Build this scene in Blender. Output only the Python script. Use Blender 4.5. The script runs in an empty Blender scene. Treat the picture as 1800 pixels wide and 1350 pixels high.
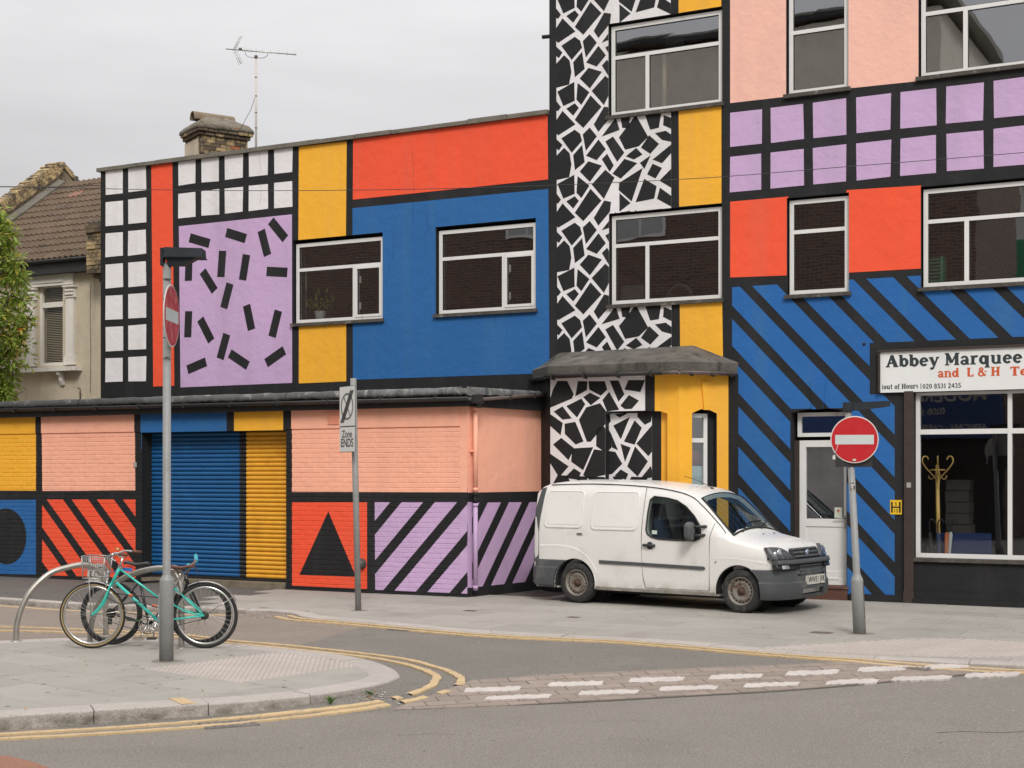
import bpy, bmesh, math, random
from mathutils import Vector, Matrix
random.seed(7)
D2R = math.radians
SC = bpy.context.scene
COL = SC.collection

# ------------------------------------------------------------------ camera
EYE = 1.82; FP = 2600.0; HX = 900.0; HY = 832.0
cam_d = bpy.data.cameras.new("camera"); cam = bpy.data.objects.new("camera", cam_d); COL.objects.link(cam)
cam.location = (0, 0, EYE); cam.rotation_euler = (D2R(90), 0, 0)
cam_d.sensor_width = 36; cam_d.lens = FP / 1800 * 36; cam_d.shift_y = (HY - 675) / 1800
cam_d.clip_start = 0.1; cam_d.clip_end = 2000
SC.camera = cam
# ------------------------------------------------------------------ sky, sun, exposure
SUN_EL, SUN_AZ = D2R(42), D2R(172)          # high soft sun behind the camera, through thin cloud
world = bpy.data.worlds.new("World"); SC.world = world; world.use_nodes = True
wn = world.node_tree; wn.nodes.clear()
def N(t, kind, **k):
    n = t.nodes.new(kind)
    for a, b in k.items(): setattr(n, a, b)
    return n
wo = N(wn, 'ShaderNodeOutputWorld'); bg = N(wn, 'ShaderNodeBackground'); bg.inputs[1].default_value = 0.10
sky = N(wn, 'ShaderNodeTexSky', sky_type='NISHITA'); sky.sun_disc = False
sky.sun_elevation = SUN_EL; sky.sun_rotation = SUN_AZ; sky.air_density = 1.0; sky.dust_density = 3.0
wg = N(wn, 'ShaderNodeTexCoord'); sep = N(wn, 'ShaderNodeSeparateXYZ')
wn.links.new(wg.outputs['Generated'], sep.inputs[0])
grad = N(wn, 'ShaderNodeMapRange'); grad.inputs['From Min'].default_value = 0.0; grad.inputs['From Max'].default_value = 1.0
grad.inputs['To Min'].default_value = 4.1; grad.inputs['To Max'].default_value = 13.2
wn.links.new(sep.outputs['Z'], grad.inputs['Value'])
wmap = N(wn, 'ShaderNodeMapping'); wmap.inputs['Scale'].default_value = (1.0, 1.0, 4.5)
wn.links.new(wg.outputs['Generated'], wmap.inputs[0])
cl = N(wn, 'ShaderNodeTexNoise'); cl.inputs['Scale'].default_value = 2.1; cl.inputs['Detail'].default_value = 7; cl.inputs['Roughness'].default_value = 0.52
wn.links.new(wmap.outputs[0], cl.inputs['Vector'])
clr = N(wn, 'ShaderNodeMapRange'); clr.inputs['From Min'].default_value = 0.36; clr.inputs['From Max'].default_value = 0.64
clr.inputs['To Min'].default_value = 0.88; clr.inputs['To Max'].default_value = 1.07
wn.links.new(cl.outputs['Fac'], clr.inputs['Value'])
mul = N(wn, 'ShaderNodeMath', operation='MULTIPLY'); wn.links.new(grad.outputs[0], mul.inputs[0]); wn.links.new(clr.outputs[0], mul.inputs[1])
comb = N(wn, 'ShaderNodeVectorMath', operation='SCALE'); comb.inputs[0].default_value = (1.0, 0.985, 0.995)
wn.links.new(mul.outputs[0], comb.inputs['Scale'])
mixw = N(wn, 'ShaderNodeMix', data_type='RGBA'); mixw.inputs[0].default_value = 0.96
wn.links.new(sky.outputs[0], mixw.inputs[6]); wn.links.new(comb.outputs[0], mixw.inputs[7])
wn.links.new(mixw.outputs[2], bg.inputs[0]); wn.links.new(bg.outputs[0], wo.inputs[0])
sl = bpy.data.lights.new("sun", 'SUN'); sl.energy = 1.6; sl.angle = D2R(16); sl.color = (1.0, 0.965, 0.91)
sun = bpy.data.objects.new("sun", sl); COL.objects.link(sun)
sd = Vector((math.sin(SUN_AZ) * math.cos(SUN_EL), math.cos(SUN_AZ) * math.cos(SUN_EL), math.sin(SUN_EL)))
sun.rotation_euler = (-sd).to_track_quat('-Z', 'Y').to_euler(); sun.location = (0, 0, 40)
SC.view_settings.view_transform = 'Standard'; SC.view_settings.look = 'None'
SC.view_settings.exposure = 0.30; SC.view_settings.gamma = 1.0; SC.view_settings.use_curve_mapping = False
SC.render.engine = 'CYCLES'
try:
    SC.cycles.max_bounces = 8; SC.cycles.transparent_max_bounces = 16
except Exception: pass

# ------------------------------------------------------------------ geometry of the place (back-projection)
RX, RY = 0.8813, -0.4725                     # along the facades, to the right and nearer
NX, NY = 0.4725, 0.8813                      # into the facades
P0 = (5.65, 20.75); DM = 20.957; DG = 18.81  # facade plane, garage plane
def W(u, z, off=0.0):                        # off = metres out of the main facade towards the street
    return Vector((P0[0] + RX*u - NX*off, P0[1] + RY*u - NY*off, z))
def pl(px, py, off=0.0):                     # pixel -> (u, z) on a plane parallel to the facade
    a = (px - HX) / FP
    t = (DM - off) / (NX*a + NY)
    x, y = a*t, t
    u = (x - P0[0])*RX + (y - P0[1])*RY
    return (u, EYE - (py - HY)/FP*t)
def gp(px, py, z=0.0):
    t = (EYE - z)*FP/(py - HY)
    return ((px - HX)/FP*t, t)
def PQ(pts, off=0.0): return [pl(x, y, off) for x, y in pts]

# ------------------------------------------------------------------ 2D clipping
def area(p): return 0.5*sum(p[i][0]*p[(i+1) % len(p)][1] - p[(i+1) % len(p)][0]*p[i][1] for i in range(len(p)))
def ccw(p): return p if area(p) > 0 else p[::-1]
def clip_half(p, a, b, keep_left=True):
    s = 1 if keep_left else -1
    def d(q): return s*((b[0]-a[0])*(q[1]-a[1]) - (b[1]-a[1])*(q[0]-a[0]))
    out = []
    for i in range(len(p)):
        A, B = p[i], p[(i+1) % len(p)]
        da, db = d(A), d(B)
        if da >= 0: out.append(A)
        if (da > 0 and db < 0) or (da < 0 and db > 0):
            t = da/(da-db); out.append((A[0]+(B[0]-A[0])*t, A[1]+(B[1]-A[1])*t))
    return out
def clean(p):
    if len(p) < 3: return None
    q = []
    for a in p:
        if not q or abs(a[0]-q[-1][0]) + abs(a[1]-q[-1][1]) > 1e-5: q.append(a)
    if len(q) > 2 and abs(q[0][0]-q[-1][0]) + abs(q[0][1]-q[-1][1]) < 1e-5: q.pop()
    return q if len(q) > 2 and abs(area(q)) > 1e-7 else None
def inter(p, c):
    c = ccw(c)
    for i in range(len(c)):
        p = clip_half(p, c[i], c[(i+1) % len(c)])
        if len(p) < 3: return None
    return clean(p)
def subtract(p, c):
    c = ccw(c); out = []
    if not inter(p, c): return [p]
    for i in range(len(c)):
        a, b = c[i], c[(i+1) % len(c)]
        o = clean(clip_half(p, a, b, False))
        if o: out.append(o)
        p = clip_half(p, a, b)
        if not clean(p): break
    return out
def rect(u0, u1, z0, z1): return [(u0, z0), (u1, z0), (u1, z1), (u0, z1)]
def partition(face, layers):
    """layers: [(poly, mat index)] first wins; returns [(poly, mat)]; rest is mat 0"""
    rem = [face]; out = []
    for poly, m in layers:
        nr = []
        for r in rem:
            i = inter(r, poly)
            if i: out.append((i, m)); nr += subtract(r, poly)
            else: nr.append(r)
        rem = nr
    return out + [(r, 0) for r in rem]

# ------------------------------------------------------------------ materials
MATS = {}
def _rgb(c): return (c[0], c[1], c[2], 1)
def srgb(r, g, b):
    f = lambda v: ((v/255)/12.92 if v <= 10 else (((v/255)+0.055)/1.055)**2.4)
    return (f(r), f(g), f(b))
def mat(name, col, rough=0.7, metal=0.0, var=0.08, vscale=3.0, bump=0.0, bscale=30.0, col2=None, c2scale=2.0, c2lo=0.55, c2hi=0.7,
        speck=None, speckscale=120.0, specklo=0.62, rnd=0.0, coat=0.0, spec=0.5, emis=None, streak=None, detail=6, dirt=None, grain=None):
    if name in MATS: return MATS[name]
    m = bpy.data.materials.new(name); m.use_nodes = True; t = m.node_tree; b = t.nodes['Principled BSDF']
    b.inputs['Roughness'].default_value = rough; b.inputs['Metallic'].default_value = metal
    b.inputs['Specular IOR Level'].default_value = spec
    if coat: b.inputs['Coat Weight'].default_value = coat; b.inputs['Coat Roughness'].default_value = 0.12
    g = N(t, 'ShaderNodeNewGeometry'); L = t.links.new
    cur = None
    base = N(t, 'ShaderNodeRGB'); base.outputs[0].default_value = _rgb(col); cur = base.outputs[0]
    def mixin(cur, fac, c2):
        x = N(t, 'ShaderNodeMix', data_type='RGBA'); L(cur, x.inputs[6])
        if hasattr(c2, 'is_linked'): L(c2, x.inputs[7])
        else: x.inputs[7].default_value = _rgb(c2)
        L(fac, x.inputs[0]); return x.outputs[2]
    def noise(sc, det=detail, vec=None, rg=0.6):
        n = N(t, 'ShaderNodeTexNoise'); n.inputs['Scale'].default_value = sc; n.inputs['Detail'].default_value = det
        n.inputs['Roughness'].default_value = rg; L(vec if vec else g.outputs['Position'], n.inputs['Vector']); return n.outputs['Fac']
    def rmp(v, lo, hi, a=0.0, c=1.0):
        r = N(t, 'ShaderNodeMapRange'); r.inputs['From Min'].default_value = lo; r.inputs['From Max'].default_value = hi
        r.inputs['To Min'].default_value = a; r.inputs['To Max'].default_value = c; L(v, r.inputs['Value']); return r.outputs[0]
    if col2: cur = mixin(cur, rmp(noise(c2scale), c2lo, c2hi), col2)
    if streak:                                # vertical weather streaks: (colour, scale, lo, hi)
        mp = N(t, 'ShaderNodeMapping'); mp.inputs['Scale'].default_value = (streak[1], streak[1], streak[1]*0.09); L(g.outputs['Position'], mp.inputs[0])
        cur = mixin(cur, rmp(noise(1.0, 5, mp.outputs[0]), streak[2], streak[3]), streak[0])
    if var:
        h = N(t, 'ShaderNodeHueSaturation'); L(cur, h.inputs['Color'])
        v1 = rmp(noise(vscale), 0.25, 0.75, 1-var, 1+var)
        if rnd:
            oi = N(t, 'ShaderNodeObjectInfo'); r = rmp(oi.outputs['Random'], 0, 1, 1-rnd, 1+rnd)
            mm = N(t, 'ShaderNodeMath', operation='MULTIPLY'); L(v1, mm.inputs[0]); L(r, mm.inputs[1]); v1 = mm.outputs[0]
        L(v1, h.inputs['Value']); cur = h.outputs[0]
    if grain:
        h2 = N(t, 'ShaderNodeHueSaturation'); L(cur, h2.inputs['Color']); L(rmp(noise(grain[0], 3, None, 0.7), 0.3, 0.7, 1-grain[1], 1+grain[1]), h2.inputs['Value']); cur = h2.outputs[0]
    if speck: cur = mixin(cur, rmp(noise(speckscale, 2), specklo, specklo+0.06), speck)
    if dirt:                                  # (colour, z_low, z_high): road film that thins with height, broken by noise
        sp = N(t, 'ShaderNodeSeparateXYZ'); L(g.outputs['Position'], sp.inputs[0])
        d = rmp(sp.outputs['Z'], dirt[1], dirt[2], 1, 0); mm = N(t, 'ShaderNodeMath', operation='MULTIPLY')
        L(d, mm.inputs[0]); L(rmp(noise(7, 6), 0.34, 0.66), mm.inputs[1]); cur = mixin(cur, mm.outputs[0], dirt[0])
    L(cur, b.inputs['Base Color'])
    if bump:
        bp = N(t, 'ShaderNodeBump'); bp.inputs['Strength'].default_value = min(1, bump); bp.inputs['Distance'].default_value = 0.02*max(1, bump)
        n1 = noise(bscale, 8); L(n1, bp.inputs['Height']); L(bp.outputs[0], b.inputs['Normal'])
    if rough > 0.25:
        L(rmp(noise(vscale*3), 0.2, 0.8, max(0.05, rough-0.12), min(1, rough+0.12)), b.inputs['Roughness'])
    if emis: b.inputs['Emission Color'].default_value = _rgb(emis); b.inputs['Emission Strength'].default_value = 1
    MATS[name] = m; return m
def glass(name, tint=(0.9, 0.93, 0.93), refl=1.0):
    if name in MATS: return MATS[name]
    m = bpy.data.materials.new(name); m.use_nodes = True; t = m.node_tree; t.nodes.clear(); L = t.links.new
    o = N(t, 'ShaderNodeOutputMaterial'); tr = N(t, 'ShaderNodeBsdfTransparent'); gl = N(t, 'ShaderNodeBsdfGlossy')
    tr.inputs[0].default_value = _rgb(tint); gl.inputs['Roughness'].default_value = 0.01; gl.inputs[0].default_value = (0.95, 0.97, 1, 1)
    fr = N(t, 'ShaderNodeFresnel'); bf = N(t, 'ShaderNodeNewGeometry'); io = N(t, 'ShaderNodeMapRange'); io.inputs['To Min'].default_value = 1.52; io.inputs['To Max'].default_value = 1/1.52; L(bf.outputs['Backfacing'], io.inputs['Value']); L(io.outputs[0], fr.inputs[0])
    mu = N(t, 'ShaderNodeMath', operation='MULTIPLY'); mu.inputs[1].default_value = refl; mu.use_clamp = True
    ge = N(t, 'ShaderNodeNewGeometry'); nz = N(t, 'ShaderNodeTexNoise'); nz.inputs['Scale'].default_value = 1.3; nz.inputs['Detail'].default_value = 2
    L(ge.outputs['Position'], nz.inputs['Vector']); bp = N(t, 'ShaderNodeBump'); bp.inputs['Strength'].default_value = 0.055; bp.inputs['Distance'].default_value = 0.015
    L(nz.outputs['Fac'], bp.inputs['Height']); L(bp.outputs[0], gl.inputs['Normal'])
    mx = N(t, 'ShaderNodeMixShader'); L(fr.outputs[0], mu.inputs[0]); L(mu.outputs[0], mx.inputs[0]); L(tr.outputs[0], mx.inputs[1]); L(gl.outputs[0], mx.inputs[2]); L(mx.outputs[0], o.inputs[0])
    MATS[name] = m; return m

# paints on the walls (masonry paint: base colours)
PB = dict(spec=0.3, rough=0.75, var=0.045, vscale=1.2, bump=0.75, bscale=5.5)
BLACK = mat('black_masonry_paint', (0.017, 0.017, 0.018), streak=((0.028, 0.028, 0.029), 2.2, 0.5, 0.75), **PB)
WHITE = mat('white_masonry_paint', (0.78, 0.76, 0.77), streak=((0.68, 0.66, 0.65), 2.4, 0.48, 0.72), **PB)
RED = mat('red_masonry_paint', (0.88, 0.10, 0.042), streak=((0.8, 0.115, 0.06), 2.4, 0.48, 0.72), **PB)
YEL = mat('yellow_masonry_paint', (0.90, 0.45, 0.038), streak=((0.82, 0.42, 0.06), 2.4, 0.48, 0.72), **PB)
LILAC = mat('lilac_masonry_paint', (0.57, 0.39, 0.62), streak=((0.51, 0.36, 0.55), 2.4, 0.48, 0.72), **PB)
BLUE = mat('blue_masonry_paint', (0.024, 0.130, 0.36), streak=((0.035, 0.145, 0.33), 2.4, 0.48, 0.72), **PB)
PEACH = mat('peach_masonry_paint', (0.94, 0.46, 0.32), streak=((0.85, 0.43, 0.31), 2.4, 0.48, 0.72), **PB)
PINK = mat('pale_pink_masonry_paint', (0.88, 0.51, 0.41), streak=((0.8, 0.475, 0.385), 2.4, 0.48, 0.72), **PB)
BLUE2 = mat('bright_blue_masonry_paint', (0.022, 0.128, 0.385), streak=((0.034, 0.14, 0.35), 2.4, 0.48, 0.72), **PB)
PAINTS = [BLACK, WHITE, RED, YEL, LILAC, BLUE, PEACH, PINK]
iK, iW, iR, iY, iL, iB, iP, iN = range(8)
PVC = mat('white_upvc', (0.74, 0.73, 0.71), rough=0.35, var=0.04, streak=((0.5, 0.48, 0.44), 6, 0.62, 0.85))
DARKWOOD = mat('old_brown_wood', (0.045, 0.030, 0.024), rough=0.65, var=0.25, vscale=8)
SILL = mat('weathered_sill', (0.075, 0.065, 0.055), rough=0.85, var=0.4, vscale=9, bump=0.4, bscale=40, col2=(0.25, 0.23, 0.2), c2scale=7, c2lo=0.6, c2hi=0.7)
CONC = mat('weathered_concrete', (0.17, 0.152, 0.125), rough=0.9, var=0.25, vscale=5, bump=0.6, bscale=45, col2=(0.10, 0.095, 0.08), c2scale=3)
FELT = mat('bay_roof_felt', (0.115, 0.106, 0.092), rough=0.92, var=0.3, vscale=4, bump=0.8, bscale=25, col2=(0.15, 0.14, 0.12), c2scale=2.4, streak=((0.035, 0.033, 0.03), 5, 0.5, 0.72))
LEAD = mat('lead_flashing', (0.15, 0.152, 0.15), rough=0.6, var=0.3, vscale=9, bump=0.6, bscale=14, col2=(0.36, 0.35, 0.33), c2scale=6, streak=((0.07, 0.072, 0.075), 9, 0.5, 0.66))
GLASS = glass('window_glass', refl=6.8); GLASS2 = glass('old_house_glass', refl=0.7); GLASS3 = glass('shop_glass', refl=2.6)
CARGLASS = glass('car_glass', tint=(0.60, 0.68, 0.67), refl=1.0)
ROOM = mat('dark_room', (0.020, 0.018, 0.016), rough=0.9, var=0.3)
GALV = mat('grey_painted_steel', (0.27, 0.275, 0.27), rough=0.5, var=0.1, vscale=14, col2=(0.20, 0.195, 0.18), c2scale=8, c2lo=0.62, c2hi=0.74, speck=(0.07, 0.055, 0.04), speckscale=34, specklo=0.72)
STEEL = mat('brushed_stainless', (0.42, 0.395, 0.355), rough=0.42, metal=0.85, var=0.12, vscale=10)
BLKPL = mat('black_plastic', (0.022, 0.022, 0.024), rough=0.45, var=0.1)
ASPH = mat('main_road_asphalt', grain=(60, 0.30), col=(0.262, 0.237, 0.205), rough=0.92, var=0.07, vscale=0.7, bump=0.9, bscale=120, speck=(0.42, 0.39, 0.35), speckscale=75, specklo=0.585, col2=(0.232, 0.21, 0.184), c2scale=1.1)
ASPH2 = mat('side_road_asphalt', grain=(60, 0.30), col=(0.215, 0.197, 0.172), rough=0.92, var=0.08, vscale=1.0, bump=0.9, bscale=120, speck=(0.36, 0.34, 0.30), speckscale=80, specklo=0.60, col2=(0.25, 0.23, 0.20), c2scale=0.8)
PINKASPH = mat('old_pinkish_asphalt', grain=(60, 0.30), col=(0.29, 0.24, 0.20), rough=0.95, var=0.10, vscale=1.2, bump=0.9, bscale=110, speck=(0.36, 0.32, 0.28), speckscale=70, specklo=0.60)
FOOT = mat('dark_footway_asphalt', grain=(60, 0.30), col=(0.125, 0.115, 0.105), rough=0.95, var=0.15, vscale=1.4, bump=0.8, bscale=100, speck=(0.2, 0.19, 0.17), speckscale=80, specklo=0.62)
SLAB = mat('grey_paving_slab', (0.345, 0.325, 0.29), rough=0.9, var=0.06, vscale=2.0, bump=0.5, bscale=60, rnd=0.075, col2=(0.30, 0.275, 0.245), c2scale=1.6, speck=(0.24, 0.22, 0.2), speckscale=22, specklo=0.70)
TACTB = mat('worn_tactile_bump', (0.43, 0.38, 0.345), rough=0.9, var=0.08, rnd=0.04)
TACT = mat('pale_tactile_slab', (0.36, 0.32, 0.29), rough=0.9, var=0.08, vscale=3.0, bump=0.4, bscale=60, rnd=0.04)
JOINT = mat('sandy_joint', (0.085, 0.078, 0.068), rough=1, var=0.2)
GRANITE = mat('granite_kerb', (0.45, 0.41, 0.375), rough=0.85, var=0.08, vscale=4, bump=0.6, bscale=45, speck=(0.2, 0.19, 0.18), speckscale=95, specklo=0.60, rnd=0.05, dirt=((0.15, 0.13, 0.10), -0.07, 0.003))
PAVER = mat('worn_brown_paver', (0.285, 0.232, 0.195), rough=0.9, var=0.12, vscale=4, bump=0.6, bscale=50, rnd=0.09, speck=(0.32, 0.28, 0.24), speckscale=70, specklo=0.64)
YLINE = mat('yellow_road_paint', (0.56, 0.41, 0.23), rough=0.85, var=0.08, vscale=6, bump=0.5, bscale=90, speck=(0.34, 0.28, 0.19), speckscale=26, specklo=0.60)
WLINE = mat('white_road_paint', (0.55, 0.50, 0.465), rough=0.85, var=0.10, vscale=6, bump=0.5, bscale=90, speck=(0.30, 0.26, 0.23), speckscale=28, specklo=0.68)

# ------------------------------------------------------------------ mesh builder
WORLDPOS = {}
class MB:
    def __init__(s): s.v = []; s.f = []; s.m = []; s.sm = []
    def face(s, pts, m=0, smooth=False):
        i = len(s.v); s.v += [tuple(p) for p in pts]; s.f.append(tuple(range(i, i+len(pts)))); s.m.append(m); s.sm.append(smooth); return s
    def grid(s, rows, m=0, smooth=True, closed_u=False, closed_v=False, cap=False):
        i = len(s.v); nr = len(rows); nc = len(rows[0])
        for r in rows: s.v += [tuple(p) for p in r]
        for a in range(nr if closed_v else nr-1):
            for b in range(nc if closed_u else nc-1):
                s.f.append((i+a*nc+b, i+a*nc+(b+1) % nc, i+((a+1) % nr)*nc+(b+1) % nc, i+((a+1) % nr)*nc+b)); s.m.append(m); s.sm.append(smooth)
        if cap:
            s.f.append(tuple(i+b for b in range(nc))[::-1]); s.m.append(m); s.sm.append(False)
            s.f.append(tuple(i+(nr-1)*nc+b for b in range(nc))); s.m.append(m); s.sm.append(False)
        return s
    def hexa(s, p, m=0):                       # 8 points: bottom 4, top 4
        i = len(s.v); s.v += [tuple(q) for q in p]
        for f in ((0, 3, 2, 1), (4, 5, 6, 7), (0, 1, 5, 4), (1, 2, 6, 5), (2, 3, 7, 6), (3, 0, 4, 7)):
            s.f.append(tuple(i+k for k in f)); s.m.append(m); s.sm.append(False)
        return s
    def box(s, c, d, m=0, rz=0.0, bev=0.0):
        x, y, z = (k/2 for k in d); ca, sa = math.cos(rz), math.sin(rz)
        def q(a, b, e): return (c[0]+a*ca-b*sa, c[1]+a*sa+b*ca, c[2]+e)
        if not bev: return s.hexa([q(-x, -y, -z), q(x, -y, -z), q(x, y, -z), q(-x, y, -z), q(-x, -y, z), q(x, -y, z), q(x, y, z), q(-x, y, z)], m)
        b = bev; rows = []
        for (e, k) in ((-z, b), (-z+b, 0), (z-b, 0), (z, b)):
            X, Y = x-k, y-k
            rows.append([q(-X, -Y+b*(k == 0), e), q(-X+b*(k == 0), -Y, e), q(X-b*(k == 0), -Y, e), q(X, -Y+b*(k == 0), e), q(X, Y-b*(k == 0), e), q(X-b*(k == 0), Y, e), q(-X+b*(k == 0), Y, e), q(-X, Y-b*(k == 0), e)])
        return s.grid(rows, m, False, closed_u=True, cap=True)
    def fbox(s, u0, u1, z0, z1, o0, o1, m=0):  # box in facade coordinates, o0 inner, o1 outer
        return s.hexa([W(u0, z0, o1), W(u1, z0, o1), W(u1, z0, o0), W(u0, z0, o0), W(u0, z1, o1), W(u1, z1, o1), W(u1, z1, o0), W(u0, z1, o0)], m)
    def prism(s, poly, fn, h0, h1, m=0, side=None):
        """poly 2D, fn(a,b,h)->3D"""
        n = len(poly); a = [fn(x, y, h0) for x, y in poly]; b = [fn(x, y, h1) for x, y in poly]
        s.face(a[::-1], m); s.face(b, m)
        for i in range(n): s.face([a[i], a[(i+1) % n], b[(i+1) % n], b[i]], m if side is None else side)
        return s
    def tube(s, pts, r, n=8, m=0, cap=True, radii=None):
        pts = [Vector(p) for p in pts]; rows = []; prev = None
        for i, p in enumerate(pts):
            d = (pts[min(i+1, len(pts)-1)] - pts[max(i-1, 0)]).normalized()
            if prev is None: a = d.orthogonal().normalized()
            else:
                a = prev - d*prev.dot(d)
                a = a.normalized() if a.length > 1e-6 else d.orthogonal().normalized()
            prev = a; b = d.cross(a); rr = radii[i] if radii else r
            rows.append([p + (a*math.cos(t) + b*math.sin(t))*rr for t in (2*math.pi*k/n for k in range(n))])
        return s.grid(rows, m, True, closed_u=True, cap=cap)
    def lathe(s, c, axis, prof, n=24, m=0, cap=False, smooth=True):     # prof: (radius, along)
        axis = Vector(axis).normalized(); a = axis.orthogonal().normalized(); b = axis.cross(a); c = Vector(c)
        return s.grid([[c + axis*h + (a*math.cos(t)+b*math.sin(t))*r for t in (2*math.pi*k/n for k in range(n))] for r, h in prof], m, smooth, closed_u=True, cap=cap)
    def torus(s, c, axis, R, r, n=40, k=8, m=0, flat=1.0):
        axis = Vector(axis).normalized(); a = axis.orthogonal().normalized(); b = axis.cross(a); c = Vector(c); rows = []
        for i in range(n):
            t = 2*math.pi*i/n; rad = a*math.cos(t)+b*math.sin(t)
            rows.append([c + rad*(R + r*math.cos(q)) + axis*(r*flat*math.sin(q)) for q in (2*math.pi*j/k for j in range(k))])
        return s.grid(rows, m, True, closed_u=True, closed_v=True)
    def mesh(s, name, mats, org=(0, 0, 0)):
        me = bpy.data.meshes.new(name); o = Vector(org)
        me.from_pydata([tuple(Vector(v)-o) for v in s.v], [], s.f)
        for x in mats: me.materials.append(x)
        me.polygons.foreach_set('material_index', s.m); me.polygons.foreach_set('use_smooth', s.sm); me.update()
        return me
    def build(s, name, mats, parent=None, merge=False, kind=None, label=None, **k):
        if not isinstance(mats, (list, tuple)): mats = [mats]
        org = WORLDPOS[parent.name] if parent else Vector(k.get('loc', (0, 0, 0)))
        me = s.mesh(name, mats, org)
        if merge or k.get('recalc', True):
            bm = bmesh.new(); bm.from_mesh(me)
            if merge: bmesh.ops.remove_doubles(bm, verts=bm.verts, dist=1e-4)
            if k.get('recalc', True): bmesh.ops.recalc_face_normals(bm, faces=bm.faces)
            bm.to_mesh(me); bm.free()
        o = bpy.data.objects.new(name, me); COL.objects.link(o)
        WORLDPOS[o.name] = Vector(org)
        if parent: o.parent = parent
        else: o.location = org
        if kind: o['kind'] = kind
        if label: o['label'] = label
        return o
def inst(name, me, parent, loc, rz=0.0, label=None):     # another object on a shared mesh
    o = bpy.data.objects.new(name, me); COL.objects.link(o)
    o.location = Vector(loc) - (WORLDPOS[parent.name] if parent else Vector()); o.rotation_euler = (0, 0, rz)
    if parent: o.parent = parent
    WORLDPOS[o.name] = Vector(loc)
    if label: o['label'] = label
    return o
def thing(name, label, cat, loc, group=None):
    o = bpy.data.objects.new(name, None); COL.objects.link(o); o.location = loc; o.empty_display_size = 0.3
    o['label'] = label; o['category'] = cat; WORLDPOS[o.name] = Vector(loc)
    if group: o['group'] = group
    return o
def tag(o, label, cat, group=None):
    o['label'] = label; o['category'] = cat
    if group: o['group'] = group
    return o
def struct(o): o['kind'] = 'structure'; return o

def catmull(p, n=6):
    out = []
    for i in range(len(p)-1):
        a, b, c, d = p[max(i-1, 0)], p[i], p[i+1], p[min(i+2, len(p)-1)]
        for k in range(n):
            t = k/n
            out.append(tuple(0.5*(2*b[j] + (c[j]-a[j])*t + (2*a[j]-5*b[j]+4*c[j]-d[j])*t*t + (3*b[j]-a[j]-3*c[j]+d[j])*t**3) for j in range(len(b))))
    out.append(tuple(p[-1])); return out
def offset_line(p, d):                        # d>0 to the left of travel
    out = []
    for i in range(len(p)):
        a, b = p[max(i-1, 0)], p[min(i+1, len(p)-1)]; dx, dy = b[0]-a[0], b[1]-a[1]; l = math.hypot(dx, dy) or 1
        out.append((p[i][0]-dy/l*d, p[i][1]+dx/l*d))
    return out
def resample(p, step):
    out = [p[0]]; acc = 0
    for i in range(len(p)-1):
        a, b = p[i], p[i+1]; l = math.hypot(b[0]-a[0], b[1]-a[1])
        while acc + l >= step:
            t = (step-acc)/l; a = (a[0]+(b[0]-a[0])*t, a[1]+(b[1]-a[1])*t); out.append(a); l = math.hypot(b[0]-a[0], b[1]-a[1]); acc = 0
        acc += l
    out.append(p[-1]); return out
def smooth01(t): t = max(0.0, min(1.0, t)); return t*t*(3-2*t)

# ================================================================== GROUND
ML0, ML1 = gp(700, 1250, -0.12), gp(1800, 1190, -0.12)       # main-road edge of the paved ramp
ml = math.hypot(ML1[0]-ML0[0], ML1[1]-ML0[1]); MDX, MDY = (ML1[0]-ML0[0])/ml, (ML1[1]-ML0[1])/ml
def ramp_t(x, y):                             # metres past the main-road edge towards the side street
    return (x-ML0[0])*(-MDY) + (y-ML0[1])*MDX
RW_ = 0.86
def zroad(x, y):
    base = -0.02 - 0.06*smooth01((-2.2-x)/2.5)
    low = -0.12 + 0.065*smooth01((x-2.2)/2.6)
    return low + (base-low)*max(0.0, min(1.0, ramp_t(x, y)/RW_))
def gr(px, py):                               # pixel -> point on the road surface
    z = -0.06
    for _ in range(12):
        x, y = gp(px, py, z); z = zroad(x, y)
    return (x, y)
xs = [-60, -40, -25, -18] + [-14 + 0.4*i for i in range(71)] + [18, 25, 40, 60]
ys = [-45, -25, -10, 0, 5] + [8 + 0.2*i for i in range(60)] + [20.5, 21, 22, 24, 27, 35, 60, 90]
rd = MB()
def roadmat(x, y):
    if ramp_t(x, y) < 0.4: return 0
    return 2 if x < -3.0 else 1
for i in range(len(xs)-1):
    for j in range(len(ys)-1):
        q = [(xs[i], ys[j]), (xs[i+1], ys[j]), (xs[i+1], ys[j+1]), (xs[i], ys[j+1])]
        # exact split along the ramp edge and along the change of surface in the side street
        A = ML0; B = (ML0[0]+MDX, ML0[1]+MDY); C = (-3.0, 13.0); Dd = (-1.2, 20.0)
        T1 = (ML0[0]-MDY*RW_, ML0[1]+MDX*RW_); T2 = (T1[0]+MDX, T1[1]+MDY)
        for keep, far_ in ((True, True), (True, False), (False, None)):
            p = clean(clip_half(q, A, B, keep))
            if p and keep: p = clean(clip_half(p, T1, T2, far_))
            if not p: continue
            if not keep: rd.face([(x, y, zroad(x, y)) for x, y in p], 0, True)
            else:
                for k2 in (True, False):
                    r = clean(clip_half(p, C, Dd, k2))
                    if r: rd.face([(x, y, zroad(x, y)) for x, y in r], 2 if k2 else 1, True)
struct(rd.build('road', [ASPH, ASPH2, PINKASPH], merge=True))
g = MB(); g.face([(-600, -600, -0.3), (600, -600, -0.3), (600, 600, -0.3), (-600, 600, -0.3)])
struct(g.build('ground', FOOT))

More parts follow.
